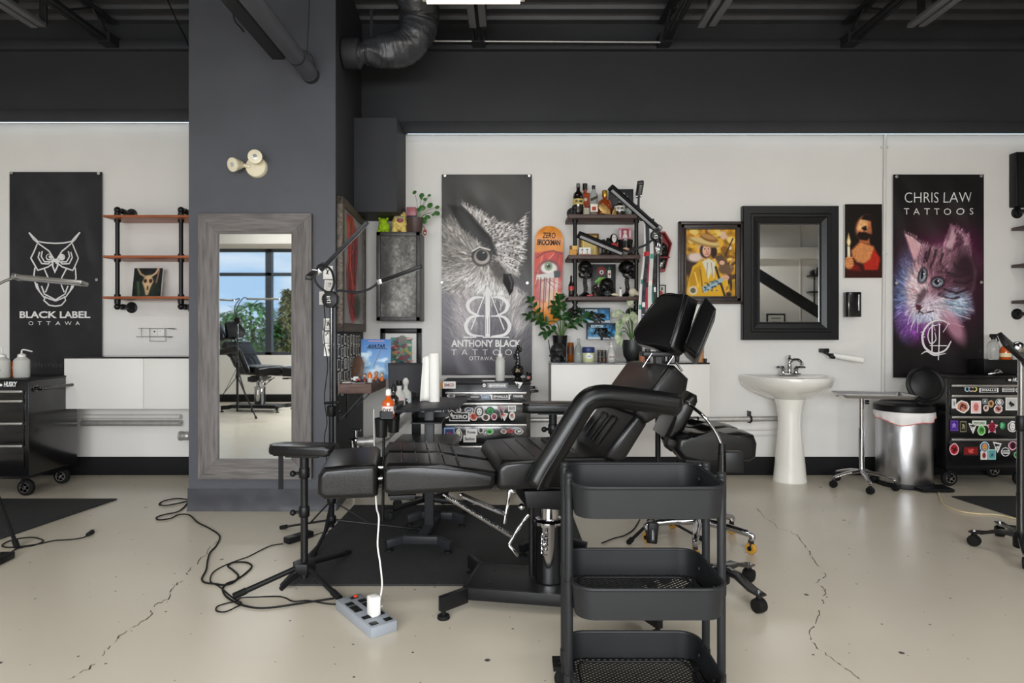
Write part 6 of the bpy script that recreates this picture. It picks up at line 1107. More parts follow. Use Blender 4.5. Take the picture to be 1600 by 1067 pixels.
# bottom shelf: skulls and a dark poster box
M_skull=mat('black_resin','#0c0c0c',.3,spec=.4,noise_=.3,scale=40,bump=.3)
def skullmesh(m,c,s,yaw=0,jaw=True):
    R=Matrix.Rotation(yaw,3,'Z'); c=V(c); q=lambda a,b,z:c+R@V((a*s,b*s,z*s))
    def f(v):
        k=1.0
        for sx in (-1,1):
            d=(v-V((sx*.36,-.86,-.18)).normalized()).length; k-=.34*max(0,1-d/.34)
        d=(v-V((0,-.9,-.5)).normalized()).length; k-=.25*max(0,1-d/.2)
        if v.z<-.35: k*=1-.25*(-v.z-.35)
        return k
    m.ball(q(0,.06,.2),(.5*s,.62*s,.52*s),R,24,18,f)
    for sx in (-1,1): m.ball(q(sx*.36,-.3,-.06),(.14*s,.12*s,.08*s),R,10,8)
    m.ball(q(0,-.34,-.22),(.26*s,.2*s,.16*s),R,14,8)
    for k in range(-3,4): m.box(q(k*.062,-.52+.02*abs(k),-.3),(.05*s,.05*s,.1*s),R,.006*s)
    if jaw:
        m.tube(spl([q(-.4,.05,-.15),q(-.38,-.05,-.42),q(-.2,-.42,-.5),q(0,-.5,-.52),q(.2,-.42,-.5),q(.38,-.05,-.42),q(.4,.05,-.15)],4),.085*s,8)
        for k in range(-3,4): m.box(q(k*.06,-.5+.02*abs(k),-.41),(.045*s,.05*s,.08*s),R)
for px,yaw,lb in ((914.5,.1,'left black skull on a twisted spine stand, bottom shelf'),(980,.75,'right black skull in profile on a spine stand, bottom shelf')):
    D=4.98; c=V((X(px,D),D,Z3)); t=thing('spine_stand_skull',lb,'skull',c,0,'black skulls on spine stands'); m=MB(); skullmesh(m,c+V((0,0,.205)),.11,yaw); m.build('skull',M_skull,t); m=MB()
    for k in range(10): m.lathe([(.010,0),(.019,.003),(.019,.009),(.010,.012)],c+V((.003*math.sin(k*.7),0,.03+k*.0125)),10); m.box(c+V((.003*math.sin(k*.7),.016,.036+k*.0125)),(.008,.02,.006))
    m.build('spine',M_skull,t); MB().lathe([(.055,0),(.058,.006),(.05,.014),(.02,.035),(0,.036)],c,20).build('stand_base',M_skull,t)
D=5.1; t=thing('poster_box','dark upright box printed with a red monster and green bottle behind the skulls','box',(X(943,D),D,Z3)); x0=X(925,D); MB().bb((x0,D,Z3+.001),(X(962,D),D+.04,Z3+.27),.002).build('box_body',mat('black_card','#1b1c1e'),t); p=Print((x0,D-.0005,Z3),*BACKN); p.disc(.075,.215,.035,'#7d2a26'); p.disc(.076,.205,.017,'#c9d0d8'); p.disc(.076,.205,.008,'#1c1c20'); p.poly([(.045,.11),(.11,.11),(.105,.165),(.05,.165)],'#6fae3a'); p.poly([(.03,.12),(.07,.15),(.06,.165),(.02,.13)],'#8fc06a'); p.rect(.125,.16,.026,.06,'#ddd8d0'); p.poly([(.128,.22),(.148,.22),(.142,.25),(.134,.25)],'#2f6a44'); p.poly([(.02,.08),(.08,.13),(.09,.12),(.03,.07)],'#d8d4cc'); p.disc(.138,.19,.009,'#a83a34'); p.line([(.02,.03),(.08,.06),(.1,.1)],.01,'#4a1a18'); p.build('box_print',M_ink,t)
D=4.93; t=thing('black_skull','large bare black skull in the middle of the bottom shelf','skull',(X(948,D),D,Z3)); m=MB(); skullmesh(m,(X(948,D),D,Z3+.063),.115,0); m.build('skull',M_skull,t)
figurine(930,4.95,Z3,.1,('dark_brown_resin','#2b1e1a'),('dark_brown_resin','#2b1e1a'),'dark brown horned figurine left of the bare black skull')
bottle(892.5,Z3,4.92,[(.018,0),(.021,.004),(.021,.09),(.01,.115),(.007,.13)],M_glassk,'tiny black sauce bottle with a red label at the left end of the bottom shelf',([(.008,.125),(.008,.155),(.003,.165),(0,.165)],M_plas),(.0213,.05,.08,'#b02f2c'))
bottle(969.5,Z3,4.92,[(.012,0),(.013,.003),(.013,.05),(.006,.06)],M_wplas,'tiny white tube on the bottom shelf before the right spine skull',([(.007,.058),(.003,.072),(0,.072)],M_bgloss),None,'small_tube','tube')
t=thing('pale_skull','small pale bird skull at the right end of the bottom shelf','skull',(X(989,4.91),4.91,Z3)); c=V((X(989,4.91),4.91,Z3)); m=MB(); m.ball(c+V((-.002,0,.035)),(.032,.026,.032),None,16,12,lambda v:1-.2*max(0,1-(v-V((.4,-.85,.1)).normalized()).length/.4)); m.lathe([(.018,0),(.012,.03),(.002,.055)],c+V((.02,-.012,.028)),12,(.8,-.3,-.45)); m.build('skull',mat('old_bone','#cfc4ae',.6,noise_=.1,scale=40),t)
t=thing('red_trinket','little pink trinket in front of the left spine stand','trinket',(X(921,4.9),4.9,Z3)); MB().ball((X(921,4.9),4.9,Z3+.008),(.022,.01,.008)).ball((X(925,4.9),4.9,Z3+.012),.008).build('trinket_body',mat('pink_plastic','#b3454e',.4),t)
t=thing('white_claw','pale claw shaped trinket right of the bare black skull','trinket',(X(959,4.9),4.9,Z3)); MB().tube(spl([(X(953,4.9),4.9,Z3+.008),(X(958,4.9),4.89,Z3+.016),(X(964,4.9),4.9,Z3+.014),(X(967,4.9),4.9,Z3+.026)],5),[.008]*6+[.009]*5+[.007,.006,.004,.003,.002],8).build('claw_body',M_cream,t)
# ---------------------------------------------------------------- glove boxes below the shelf
for (q,lb,yo) in (((909,481,953,504),'upper glove box with black gloves spilling out under the pipe shelf',0),((918,505,963,530),'lower glove box with black gloves spilling out under the pipe shelf',0)):
    D=5.07; x0,x1,z1,z0=X(q[0],D),X(q[2],D),Z(q[1],D),Z(q[3],D); w_,h_=x1-x0,z1-z0; t=thing('glove_box',lb,'box',((x0+x1)/2,WALL,z0),0,'glove boxes'); MB().bb((x0,D,z0),(x1,WALL-.001,z1),.002).build('box_body',mat('blue_card','#2f3a46',.45),t)
    c=Canvas(66,36,'#1d2a36'); c.ell(48,20,24,16,'#3f8ec4',.9); c.ell(14,24,16,12,'#5fa8d8',.9); c.noise(.2,5)
    for _ in range(14): c.line([(random.uniform(0,66),36),(random.uniform(0,66),random.uniform(6,24))],1.5,random.choice(['#8cc8ec','#0f1820','#2e6ea0']),.7)
    c.poly([(0,30),(66,30),(66,36),(0,36)],'#d8dde0',1,.9); c.build('box_front',M_ink,t,(x0,D-.0006,z0),*BACKN,w_,h_)
    p=Print((x0,D-.001,z0),*BACKN); p.text('KRYPTON',w_*.12,h_*.72,w_*.42,h_*.18,'#cfe6f0',.03); p.build('box_lettering',M_ink,t)
    m=MB(); cc=V(((x0+x1)/2,D-.012,(z0+z1)/2-.0))
    for k in range(9): m.tube(spl([cc+V((random.uniform(-.05,.05),.008,random.uniform(-.01,.03))),cc+V((random.uniform(-.06,.06),-.02,random.uniform(-.02,.02))),cc+V((random.uniform(-.07,.07),-.02,random.uniform(-.08,.0)))],5),[.012]*6+[.009]*4+[.005],8,flat=.6)
    m.build('nitrile_gloves',mat('black_nitrile','#161619',.45),t)
# ---------------------------------------------------------------- plants and pots on the cabinet
M_leaf=mat('glossy_green_leaf','#234a20',.3,noise_=.25,scale=30)
D=5.07; c=V((X(875,D),D,CTOP)); t=thing('potted_zz_plant','zz plant with arching glossy green leaves in a black pot on the white cabinet','plant',c); zpot=CTOP
MB().lathe([(.042,0),(.046,.004),(.058,.19),(.06,.205),(.054,.205),(.05,.18),(0,.18)],c,24).build('plant_pot',M_plas,t)
zs3=lambda a,b,dd=0:P(820+a/3.44,270+b/3.44,D+dd)
stems=[[(185,880),(140,820),(80,790),(25,770)],[(195,880),(190,780),(190,700),(185,670)],[(205,880),(230,830),(290,805),(335,775)],[(180,880),(150,845),(110,855)],[(200,880),(215,800),(200,720),(160,715)],[(190,880),(170,800),(90,800),(60,745),(30,690)],[(205,880),(215,850),(250,790),(280,745)],[(200,880),(205,780),(175,760)]]
sm=MB(); lv=[]
for i,s in enumerate(stems):
    pts=spl([zs3(a,b,(-.04,.03,-.02,-.06,.02,-.03,.03,0)[i]*k/2) for k,(a,b) in enumerate(s)],6); sm.tube(pts,[.006-.004*j/len(pts) for j in range(len(pts))],6); n_=len(pts)
    for j in range(n_//2-1,n_,3):
        d=(pts[min(j+1,n_-1)]-pts[max(j-1,0)]).normalized()
        for sd in (-1,1): lv.append((pts[j],d*.55+d.cross(V((0,-1,.2))).normalized()*sd*.8+V((0,random.uniform(-.5,.2),.1))))
    lv.append((pts[-1],d))
sm.build('plant_stem',mat('stem_green','#4d6a35'),t)
for p_,d in lv[:99]: MB().leaf(p_,d,random.uniform(.05,.075),random.uniform(.036,.05),(0,-.6,.8),.15).build('leaf',M_leaf,t,recalc=False)
t=thing('skull_planter','black skull ornament in front of the zz plant pot','ornament',(X(872,4.9),4.9,CTOP)); m=MB(); skullmesh(m,(X(872,4.9),4.9,CTOP+.058),.125,-.3,True); m.build('skull',mat('dark_grey_resin','#1d1d1f',.45,noise_=.3,scale=40,bump=.3),t); MB().tube(spl([(X(860,4.95),4.95,CTOP+.06),(X(858,4.95),4.95,CTOP+.13),(X(857,4.95),4.95,CTOP+.17)],4),.004,6).build('stick',M_plas,t)
t=bottle(891.5,CTOP,4.93,[(.02,0),(.024,.004),(.025,.145),(.022,.15),(.02,.146),(.02,.01),(0,.01)],mat('amber_glass','#8a4a18',.15,trans=.3),'amber patterned glass jar beside the skull ornament on the cabinet',None,(.0255,.06,.12,'#4a2a1a'),'glass_jar','jar')
bottle(904,CTOP,4.95,[(.028,0),(.031,.005),(.031,.09),(.02,.12),(.01,.14),(.01,.17)],M_cglass,'clear empty glass bottle between amber jar and blue lidded tub',([(.014,.165),(.014,.18),(0,.182)],M_cglass))
c=V((X(919.5,4.92),4.92,CTOP)); t=thing('jelly_tub','squat cream tub with a wide blue lid on the white cabinet','tub',c); MB().lathe([(.04,0),(.044,.005),(.046,.06),(.044,.075)],c,24).build('tub_body',mat('cream_jelly','#d6d8a8',.25,coat=.3),t); MB().lathe([(.045,.072),(.047,.075),(.047,.112),(.044,.116),(0,.116)],c,24).build('tub_lid',mat('navy_blue_lid','#27396e',.35),t); p=Print(c+V((-.03,-.047,.02)),*BACKN); p.disc(.03,.025,.028,'#eef0f2',.016); p.text('Jelly',.012,.018,.036,.014,'#3a62a0',.02); p.build('tub_label',M_ink,t)
c=V((X(940.5,4.93),4.93,CTOP)); t=thing('ink_caddy','small black caddy of four ink pots on the white cabinet','caddy',c); m=MB()
for a in (-.03,0,.03): m.box(c+V((a,0,.046)),(.004,.05,.092))
for b in (.002,.046,.09): m.box(c+V((0,0,b)),(.064,.05,.004))
m.build('caddy_frame',M_plas,t)
for a in (-.015,.015):
    for b,cc in ((.022,'#6e4d2e'),(.066,'#4f4a42')): MB().lathe([(.011,-.016),(.011,.012),(.006,.016),(0,.016)],c+V((a,-.008,b)),12).build('ink_pot',mat('ink_'+cc[1:],cc,.3),t)
bottle(955,CTOP,4.93,[(.026,0),(.03,.005),(.03,.075),(.024,.1),(.012,.115)],M_trans,'clear lotion bottle with a white pump right of the ink caddy',([(.014,.112),(.014,.13),(.006,.135),(.006,.15),(0,.15)],M_wplas),(.0303,.02,.065,'#d6d3cd','aloe',.015,'#7a4a40'))
c=V((X(988,4.98),4.98,CTOP)); t=thing('potted_monstera','variegated trailing plant in a round black bowl on the white cabinet','plant',c); MB().lathe([(.04,0),(.045,.005),(.07,.05),(.078,.11),(.074,.17),(.068,.17),(.066,.14),(0,.14)],c,24).build('plant_pot',mat('matte_black_ceramic','#1d1f20',.35,bump=.1,scale=30,stretch=(1,1,40)),t)
M_var=mat('variegated_leaf','#dcdfc4',.4,noise_=1,scale=22,c2='#4f7a36'); sm=MB(); base=c+V((0,0,.14))
for a,b,L_,dx,dz in ((563,715,.11,.1,1),(525,745,.1,-.9,-.3),(575,745,.1,.25,-.9),(515,785,.11,-.3,-.9),(505,840,.11,-.15,-1),(500,870,.09,.2,-1),(560,760,.09,-.6,-.6)):
    p_=P(820+a/3.44,270+b/3.44,4.93); sm.tube(spl([base,base.lerp(p_,.5)+V((0,-.02,.06)),p_],5),.004,6); MB().leaf(p_,(dx,-.3,dz),L_,.065,(0,-1,.3),.1,5).build('leaf',M_var,t,recalc=False)
sm.build('plant_stem',mat('stem_green','#4d6a35'),t)
for px,D,h,r,cc,lb,nm in ((1003,4.9,.05,.025,'#a86a4c','small reddish clay cup half behind the chair backrest','cup'),(1012,5.0,.1,.022,'#3a3a3e','dark grey jar behind the chrome neck rods on the cabinet','jar'),(1024,4.98,.065,.02,'#1f1f22','short black jar behind the chrome neck rods on the cabinet','jar'),(1036,5.02,.08,.02,'#2a2624','brown black jar behind the chrome neck rods on the cabinet','jar'),(1046,4.95,.055,.018,'#1a1a1c','smallest black jar behind the chair headrest on the cabinet','jar'),(1058,5.0,.06,.02,'#34302c','squat brown jar behind the chair headrest on the cabinet','jar'),(1094,4.93,.12,.03,'#c08a5c','tan tumbler at the right end of the white cabinet','cup'),(1102,4.9,.028,.014,'#202022','tiny black pot at the right end of the white cabinet','pot')):
    c=V((X(px,D),D,CTOP)); solo(nm,MB().lathe([(r*.8,0),(r*.86,.003),(r,h),(r*.9,h),(r*.75,.008),(0,.008)],c,18),mat('glaze_'+cc[1:],cc,.4),lb,nm)
# ---------------------------------------------------------------- lanyards, coffin shelf, small frame
cols=['#dedcd8','#20222e','#b52a34','#1d1e20','#2f7a66','#2b2b2d']
for i,(px,pb,cc,lb) in enumerate(((1001.5,505,'#dedcd8','white lanyard, leftmost of the bunch beside the pipe shelf'),(1007,500,'#23252f','navy lanyard second from the left in the bunch'),(1013,512,'#b0283a','red lanyard in the middle of the bunch'),(1018,505,'#cfcdca','pale lanyard with dark lettering right of the red one'),(1023,500,'#2c7562','green lanyard in the bunch'),(1027,470,'#1c1c1e','black lanyard, rightmost of the bunch'))):
    D=4.80-.012*(i%2); t=thing('lanyard',lb,'lanyard',P(px,pb,D),0,'lanyards beside the pipe shelf'); a_=P(1009+i*2.3,346+i*1.5,D); b_=P(px-2,pb,D-.005); pts=spl([a_,a_.lerp(b_,.3)+V((.01,-.004,0)),a_.lerp(b_,.7)+V((-.004,-.004,0)),b_],6); m=MB()
    for p_,q_ in zip(pts,pts[1:]): m.beam(p_,q_+(q_-p_)*.04,.028,.003,up=(0,1,0))
    m.build('strap',mat('lanyard_'+cc[1:],cc,.6),t); random.seed(i+3); p=Print((0,D-.012,0),*BACKN)
    for j in range(4,len(pts)-3,2):
        pp_=pts[j]; dd=(pts[j+1]-pts[j]).normalized(); w2=.011; pr=V((dd.z,0,-dd.x)); L=[(pp_+pr*w2),(pp_+pr*w2+dd*.035),(pp_-pr*w2+dd*.035),(pp_-pr*w2)]; p.poly([(x.x,x.z) for x in L],random.choice(['#e8e4e0','#c03038','#1d1d20','#e8e4e0','#3a9080','#8a8a8e']) if j%4 else cc)
    p.build('woven_marks',M_ink,t); MB().tube([b_,b_+V((0,0,-.03))],.005,6).build('hook',M_chrome,t)
D=4.78; t=thing('pass_card','purple and red pass card hanging under the lanyards','card',P(1012,520,D)); MB().box(P(1011,506,D),(.085,.003,.14),Matrix.Rotation(.06,3,'Y'),.001).build('card_board',M_paper,t); p=Print(P(1003,519,D)+V((0,-.002,0)),*BACKN); p.rect(0,0,.078,.13,'#5a5f9a'); p.disc(.04,.09,.026,'#b0556a'); p.poly([(.005,.01),(.07,.02),(.06,.06),(.012,.06)],'#a8404a'); p.disc(.036,.05,.018,'#d9c9c0'); p.build('card_print',M_ink,t)
MB_=MB(); MB_.bb((X(1000,4.82),4.79,Z(345,4.8)),(X(1021,4.82),4.81,Z(342,4.8))).beam(V((X(1001,4.82),4.8,Z(344,4.8))),V((.96,4.88,CSZ[0]-.012)),.02,.01); solo('hook_rail',MB_,M_bmetal,'short black hook rail holding lanyards at the end of the top shelf','hook')
D=5.09; cof=[(1022,361.5),(1039.5,361.5),(1050.5,380),(1039.5,424),(1022,424),(1011,380)]; t=thing('coffin_shelf','red coffin shaped wall shelf holding black trinkets right of the lanyards','shelf',P(1031,424,WALL)); q=[(X(a,D),Z(b,D)) for a,b in cof]; cxx=sum(a for a,b in q)/6; czz=sum(b for a,b in q)/6
M_cof=mat('coffin_red','#8c2b2b',.5,noise_=.15,scale=20); m=MB(); m.prism(q,lambda a,b,h:(a,h,b),WALL-.012,WALL-.002)
for (a,b),(a2,b2) in zip(q,q[1:]+q[:1]): s=.9; m.prism([(a,b),(a2,b2),(cxx+(a2-cxx)*s,czz+(b2-czz)*s),(cxx+(a-cxx)*s,czz+(b-czz)*s)],lambda a_,b_,h:(a_,h,b_),D,WALL-.003)
m.build('coffin_case',M_cof,t); zs1=Z(401,D); MB().bb((X(1015,D),D,zs1-.008),(X(1047,D),WALL-.012,zs1)).build('inner_shelf',M_cof,t)
t=thing('skull_trinket','black skull trinket on the upper level of the red coffin shelf','skull',(X(1034,5.12),5.12,zs1)); m=MB(); skullmesh(m,(X(1034,5.11),5.11,zs1+.052),.085,.3); m.build('skull',M_skull,t)
t=thing('poison_bottle','square black labelled bottle at the foot of the red coffin shelf','bottle',(X(1033,5.12),5.12,Z(420,D))); c=V((X(1033,5.12),5.12,Z(420,D))); MB().box(c+V((0,0,.04)),(.06,.035,.08),None,.005).cyl(c+V((0,0,.08)),c+V((0,0,.1)),.012).build('bottle_body',M_bgloss,t); p=Print(c+V((-.02,-.018,.02)),*BACKN); p.disc(.02,.025,.01,'#d8d4cc'); p.rect(.014,.004,.004,.01,'#d8d4cc'); p.rect(.022,.004,.004,.01,'#d8d4cc'); p.build('bottle_label',M_ink,t)
t,r=picture_frame('framed_photo','tiny black framed picture below the red coffin shelf','picture',(1027,445,1040,464),.008,.015,M_bmetal,5.17); p=Print((r[0],5.165,r[1]),*BACKN); p.rect(0,0,r[2],r[3],'#cfcac2'); p.disc(r[2]*.3,r[3]*.25,.022,'#a04432'); p.rect(r[2]*.4,r[3]*.55,r[2]*.3,r[3]*.3,'#5a5a58'); p.build('picture',M_ink,t)
# ---------------------------------------------------------------- pedestal sink
D0=5.165; xc=X(1249,4.85); t=thing('pedestal_sink','white pedestal sink with chrome faucet under the black framed mirror','sink',(xc,4.95,0))
def ring(a,b,yb,n_=28,sq=.0): # D-shaped outline, straight at the wall
    o=[]
    for k in range(n_+1):
        th=PI*k/n_; o.append((xc+a*math.cos(th),yb-b*math.sin(th)**.9))
    return o
zt=.812
def loft(m,levels,capb=True,capt=True):
    R=[[m.bm.verts.new((x,y,z)) for x,y in o] for o,z in levels]; k=len(R[0])
    for A,B in zip(R,R[1:]):
        for i in range(k): m.bm.faces.new((A[i],A[(i+1)%k],B[(i+1)%k],B[i]))
    if capb: m.bm.faces.new(R[0][::-1])
    if capt: m.bm.faces.new(R[-1])
el=lambda a,b,cy,n_=28:[(xc+a*math.cos(PI*k/n_*1.0),cy-b*math.sin(PI*k/n_)) for k in range(n_+1)]
m=MB(); loft(m,[(ring(.11,.16,D0-.08),.62),(ring(.17,.24,D0-.04),.645),(ring(.27,.37,D0),.69),(ring(.33,.45,D0),.735),(ring(.345,.475,D0),.775),(ring(.348,.482,D0),.8),(ring(.342,.476,D0),zt),(ring(.30,.43,D0-.02),zt+.004),(ring(.25,.30,D0-.13),zt-.008),(ring(.235,.28,D0-.14),zt-.03),(ring(.17,.2,D0-.17),zt-.11),(ring(.06,.07,D0-.22),zt-.14)]); m.build('basin',M_ceram,t,sharp=50)
m=MB(); nn_=24
def ov(a,b,cy): return [(xc-.02+a*math.cos(2*PI*k/nn_),cy+b*math.sin(2*PI*k/nn_)) for k in range(nn_)]
loft(m,[(ov(.125,.115,4.97),0),(ov(.128,.118,4.97),.01),(ov(.122,.112,4.97),.035),(ov(.112,.105,4.97),.14),(ov(.098,.095,4.97),.3),(ov(.088,.09,4.97),.43),(ov(.088,.09,4.97),.5),(ov(.1,.1,4.97),.58),(ov(.115,.115,4.97),.64)]); m.build('pedestal',M_ceram,t,sharp=50)
MB().lathe([(.02,0),(.02,.004),(0,.004)],(xc,D0-.23,zt-.138),16).build('drain',M_chrome,t)
fy_=D0-.07; fx=X(1234,5.09); z=zt+.004; m=MB(); m.bb((fx-.08,fy_-.028,z),(fx+.08,fy_+.028,z+.014),.006); m.lathe([(.022,.01),(.016,.03),(.014,.06),(.019,.075),(.013,.09),(.013,.12),(.017,.128),(.008,.14),(.011,.152),(0,.16)],(fx,fy_,z),18); m.tube(spl([(fx,fy_,z+.09),(fx+.02,fy_-.02,z+.12),(fx+.05,fy_-.06,z+.118),(fx+.062,fy_-.085,z+.085)],6),[.011]*10+[.012]*6+[.014]*3,10); fb=m.build('faucet',M_chrome,t)
for s in (-1,1): MB().lathe([(.02,.01),(.015,.035),(.02,.048),(.012,.062),(.008,.07),(0,.07)],(fx+s*.052,fy_,z),16).tube(spl([(fx+s*.052,fy_,z+.06),(fx+s*.085,fy_-.015,z+.064),(fx+s*.115,fy_-.03,z+.06)],4),[.006,.007,.008,.01,.01,.01,.009,.008,.006],8).build('tap_handle',M_chrome,fb)
# ---------------------------------------------------------------- chrome tray stand
c=V((2.605,4.77,0)); t=thing('tray_stand','chrome instrument tray on a wheeled stand right of the sink','trolley',c); zt=.695
R=Matrix.Rotation(-.22,3,'Z'); cc=c+V((.03,-.1,zt)); m=MB(); q=rr(.49,.34,.03,5); q2=rr(.45,.30,.02,5); L=[[m.bm.verts.new(cc+R@V((a,b,h))) for a,b in Q] for Q,h in ((q2,-.012),(q,.012),(q,.014),(rr(.47,.32,.025,5),.012),(q2,-.006))]
for A,B in zip(L,L[1:]):
    for i in range(len(A)): m.bm.faces.new((A[i],A[(i+1)%len(A)],B[(i+1)%len(A)],B[i]))
m.bm.faces.new(L[0][::-1]); m.bm.faces.new(L[-1]); m.build('steel_tray',M_steel,t)
MB().cyl(c+V((0,0,.11)),c+V((0,0,.44)),.021,seg=18).cyl(c+V((0,0,.42)),c+V((0,0,zt-.02)),.016,seg=18).build('post',M_chrome,t); MB().beam(c+V((-.12,-.02,zt-.018)),c+V((.2,-.16,zt-.018)),.02,.008).beam(c+V((0,0,zt-.02)),cc+V((-.22,.1,-.014)),.012,.006).build('tray_support',M_chrome,t); MB().cyl(c+V((.02,-.01,zt-.06)),c+V((.045,-.02,zt-.06)),.016).build('height_knob',M_plas,t)
for k in range(5):
    a_=math.radians(-104+72*k); e_=c+V((.218*math.cos(a_),.218*math.sin(a_),.062)); l=MB().tube(spl([c+V((.015*math.cos(a_),.015*math.sin(a_),.12)),c+V((.12*math.cos(a_),.12*math.sin(a_),.105)),e_+V((0,0,.012))],4),[.02]*4+[.016]*4+[.013],10,flat=.7).build('star_leg',M_chrome,t)
    MB().lathe([(.01,-.02),(.024,-.018),(.027,-.01),(.027,.01),(.024,.018),(.01,.02)],V((e_.x,e_.y,.027)),16,(.9,.4,0)).cyl((e_.x,e_.y,.045),(e_.x,e_.y,.06),.012).build('caster',M_plas,l)
# ---------------------------------------------------------------- trash bin
c=V((2.975,4.86,0)); t=thing('trash_bin','brushed steel trash bin with a white liner and raised black lid','trash bin',c); r=.19
MB().lathe([(r*.99,.03),(r,.034),(r,.545),(r*.98,.55)],c,40).build('steel_drum',M_steel,t); MB().lathe([(r*1.03,0),(r*1.04,.006),(r*1.02,.035),(0,.035)],c,36).prism([(-.06,-.27),(.17,-.27),(.19,-.12),(-.08,-.12)],lambda a,b,h:c+V((a+.03,b,h)),.004,.03,.008).build('foot_base',M_plas,t)
m=MB(); nn_=72
def bag(u,v):
    th=2*PI*u; rip=.004*math.sin(th*19)+.003*math.sin(th*11+1); drop=.045+.05*max(0,math.sin(th*1.0+3.6))+.01*math.sin(th*5); return c+V(((r+.006+.014*v*(1-v)*4*.5+rip*(v))*math.cos(th),(r+.006+.014*v*(1-v)*2+rip*v)*math.sin(th),.572-v*drop))
m.grid(bag,nn_,6); m.build('bin_liner',mat('white_liner','#ece8e6',.5),t,recalc=False)
m=MB(); m.tube([bag(u,1.0)+V((.004*math.cos(2*PI*u),.004*math.sin(2*PI*u),0)) for u in np.linspace(0,1,73)[:-1]],.0035,6,closed=True); m.build('drawstring',mat('pink_drawstring','#d98a84',.5),t)
MB().lathe([(r*.8,.62),(r*.86,.628),(r*1.06,.61),(r*1.09,.59),(r*1.08,.565),(r*1.02,.56),(r*.8,.585)],c,40).build('bin_rim',M_plas,t)
lc=V((3.035,4.70,Z(601,4.7))); n_=V((-.1,-1,.2)).normalized(); MB().lathe([(.128,-.012),(.133,-.008),(.133,.010),(.12,.018),(.108,.010),(.095,.018),(0,.026)],lc,36,n_).bb(lc+V((-.05,-.005,-.19)),lc+V((.05,.025,-.1)),.006).build('bin_lid',M_plas,t)
m=MB(); m.grid(lambda u,v:c+V((-.15+.22*u,-.06+.1*v,.57+.02*math.sin(u*9)*math.cos(v*7))),14,8); o=m.build('tissue',M_paper,t)
# ---------------------------------------------------------------- things on the tool chests
def wash(px,zb,D,h,r,label,bent=True,txt_=None):
    c=V((X(px,D),D,zb)); t=thing('squeeze_bottle',label,'bottle',c,0,'plastic squeeze bottles'); MB().lathe([(r*.9,0),(r,.006),(r,h*.62),(r*.7,h*.7),(r*.45,h*.74)],c,22).build('bottle_body',M_trans,t); MB().lathe([(r*.5,h*.72),(r*.52,h*.725),(r*.5,h*.82),(r*.2,h*.86)],c,18).build('screw_cap',M_wplas,t)
    MB().tube(spl([c+V((0,0,h*.84)),c+V((0,0,h*.95)),c+V((r*.3,0,h)),c+V((r*1.5,0,h*.93))] if bent else [c+V((0,0,h*.84)),c+V((0,0,h)),c+V((0,0,h*1.1))],5),.005,8).build('nozzle',M_wplas,t)
    if txt_: p=Print(c+V((-r*.5,-r-.002,h*.25)),*BACKN); p.text(txt_,0,0,r*1.1,r*.8,'#2a2a2e',.04); p.build('label_lettering',M_ink,t)
wash(34,LT,4.62,.2,.05,'white wash bottle with bent nozzle on the plain tool chest'); wash(3,LT,4.6,.2,.05,'white bottle with black lettering at the left edge of the photo',False,'ST.'); bottle(19.5,LT,4.68,[(.016,0),(.018,.003),(.018,.1),(.01,.115)],M_amber,'slim amber bottle between the two white bottles on the plain tool chest',([(.011,.11),(.011,.13),(0,.13)],M_plas))
wash(781.5,CT,4.74,.24,.035,'clear squeeze bottle standing before the owl banner on the tool chest',False)
c=V((X(809,4.74),4.74,CT)); t=thing('statuette_bottle','black bottle shaped like a figure on a globe on the center tool chest','ornament',c); MB().lathe([(.035,0),(.038,.006),(.03,.02),(.02,.03)],c,20).ball(c+V((0,0,.075)),.048,None,20,14).build('globe_base',M_bgloss,t); m=MB(); m.tube(spl([c+V((0,0,.12)),c+V((.003,0,.16)),c+V((-.004,0,.2)),c+V((.004,0,.235))],5),[.022]*3+[.017,.016,.017]*3+[.02,.018,.014,.01],12); m.ball(c+V((.005,0,.25)),.016); m.tube(spl([c+V((-.004,0,.215)),c+V((-.026,-.006,.19)),c+V((-.02,-.014,.155))],4),.007,8); m.tube(spl([c+V((.008,0,.215)),c+V((.026,-.002,.225)),c+V((.014,0,.262))],4),.007,8); m.build('standing_figure',M_bgloss,t); p=Print(c+V((-.02,-.049,.06)),*BACKN)
for a,b in ((.008,.01),(.02,.02),(.03,.012),(.014,.028)): p.disc(a,b,.005,'#a88a4a')
p.build('gold_flecks',M_ink,t)
t=thing('clip_lamp','small black clip lamp at the right corner of the center tool chest','lamp',(X(826,4.75),4.75,CT)); c=V((X(826,4.75),4.75,CT)); MB().box(c+V((0,0,.02)),(.05,.05,.04),None,.006).cyl(c+V((0,0,.04)),c+V((.006,0,.06)),.018,.022).build('lamp_base',M_plas,t); MB().box(c+V((-.002,-.026,.024)),(.018,.004,.018)).build('red_light',mat('red_plastic','#b3302a'),t)
m=MB().box((X(763,4.7),4.7,CT+.003),(.09,.06,.005),Matrix.Rotation(.2,3,'Z')); solo('note_slip',m,M_paper,'crumpled white slip lying on the center tool chest','paper')
D=4.95; x0=X(1538,D); t=thing('storage_box','low black storage box on the right tool chest under spray bottles','box',(x0+.18,D+.09,RT)); zb=Z(562,D); MB().bb((x0,D,RT),(x0+.36,D+.18,zb),.006).build('box_body',M_plas,t)
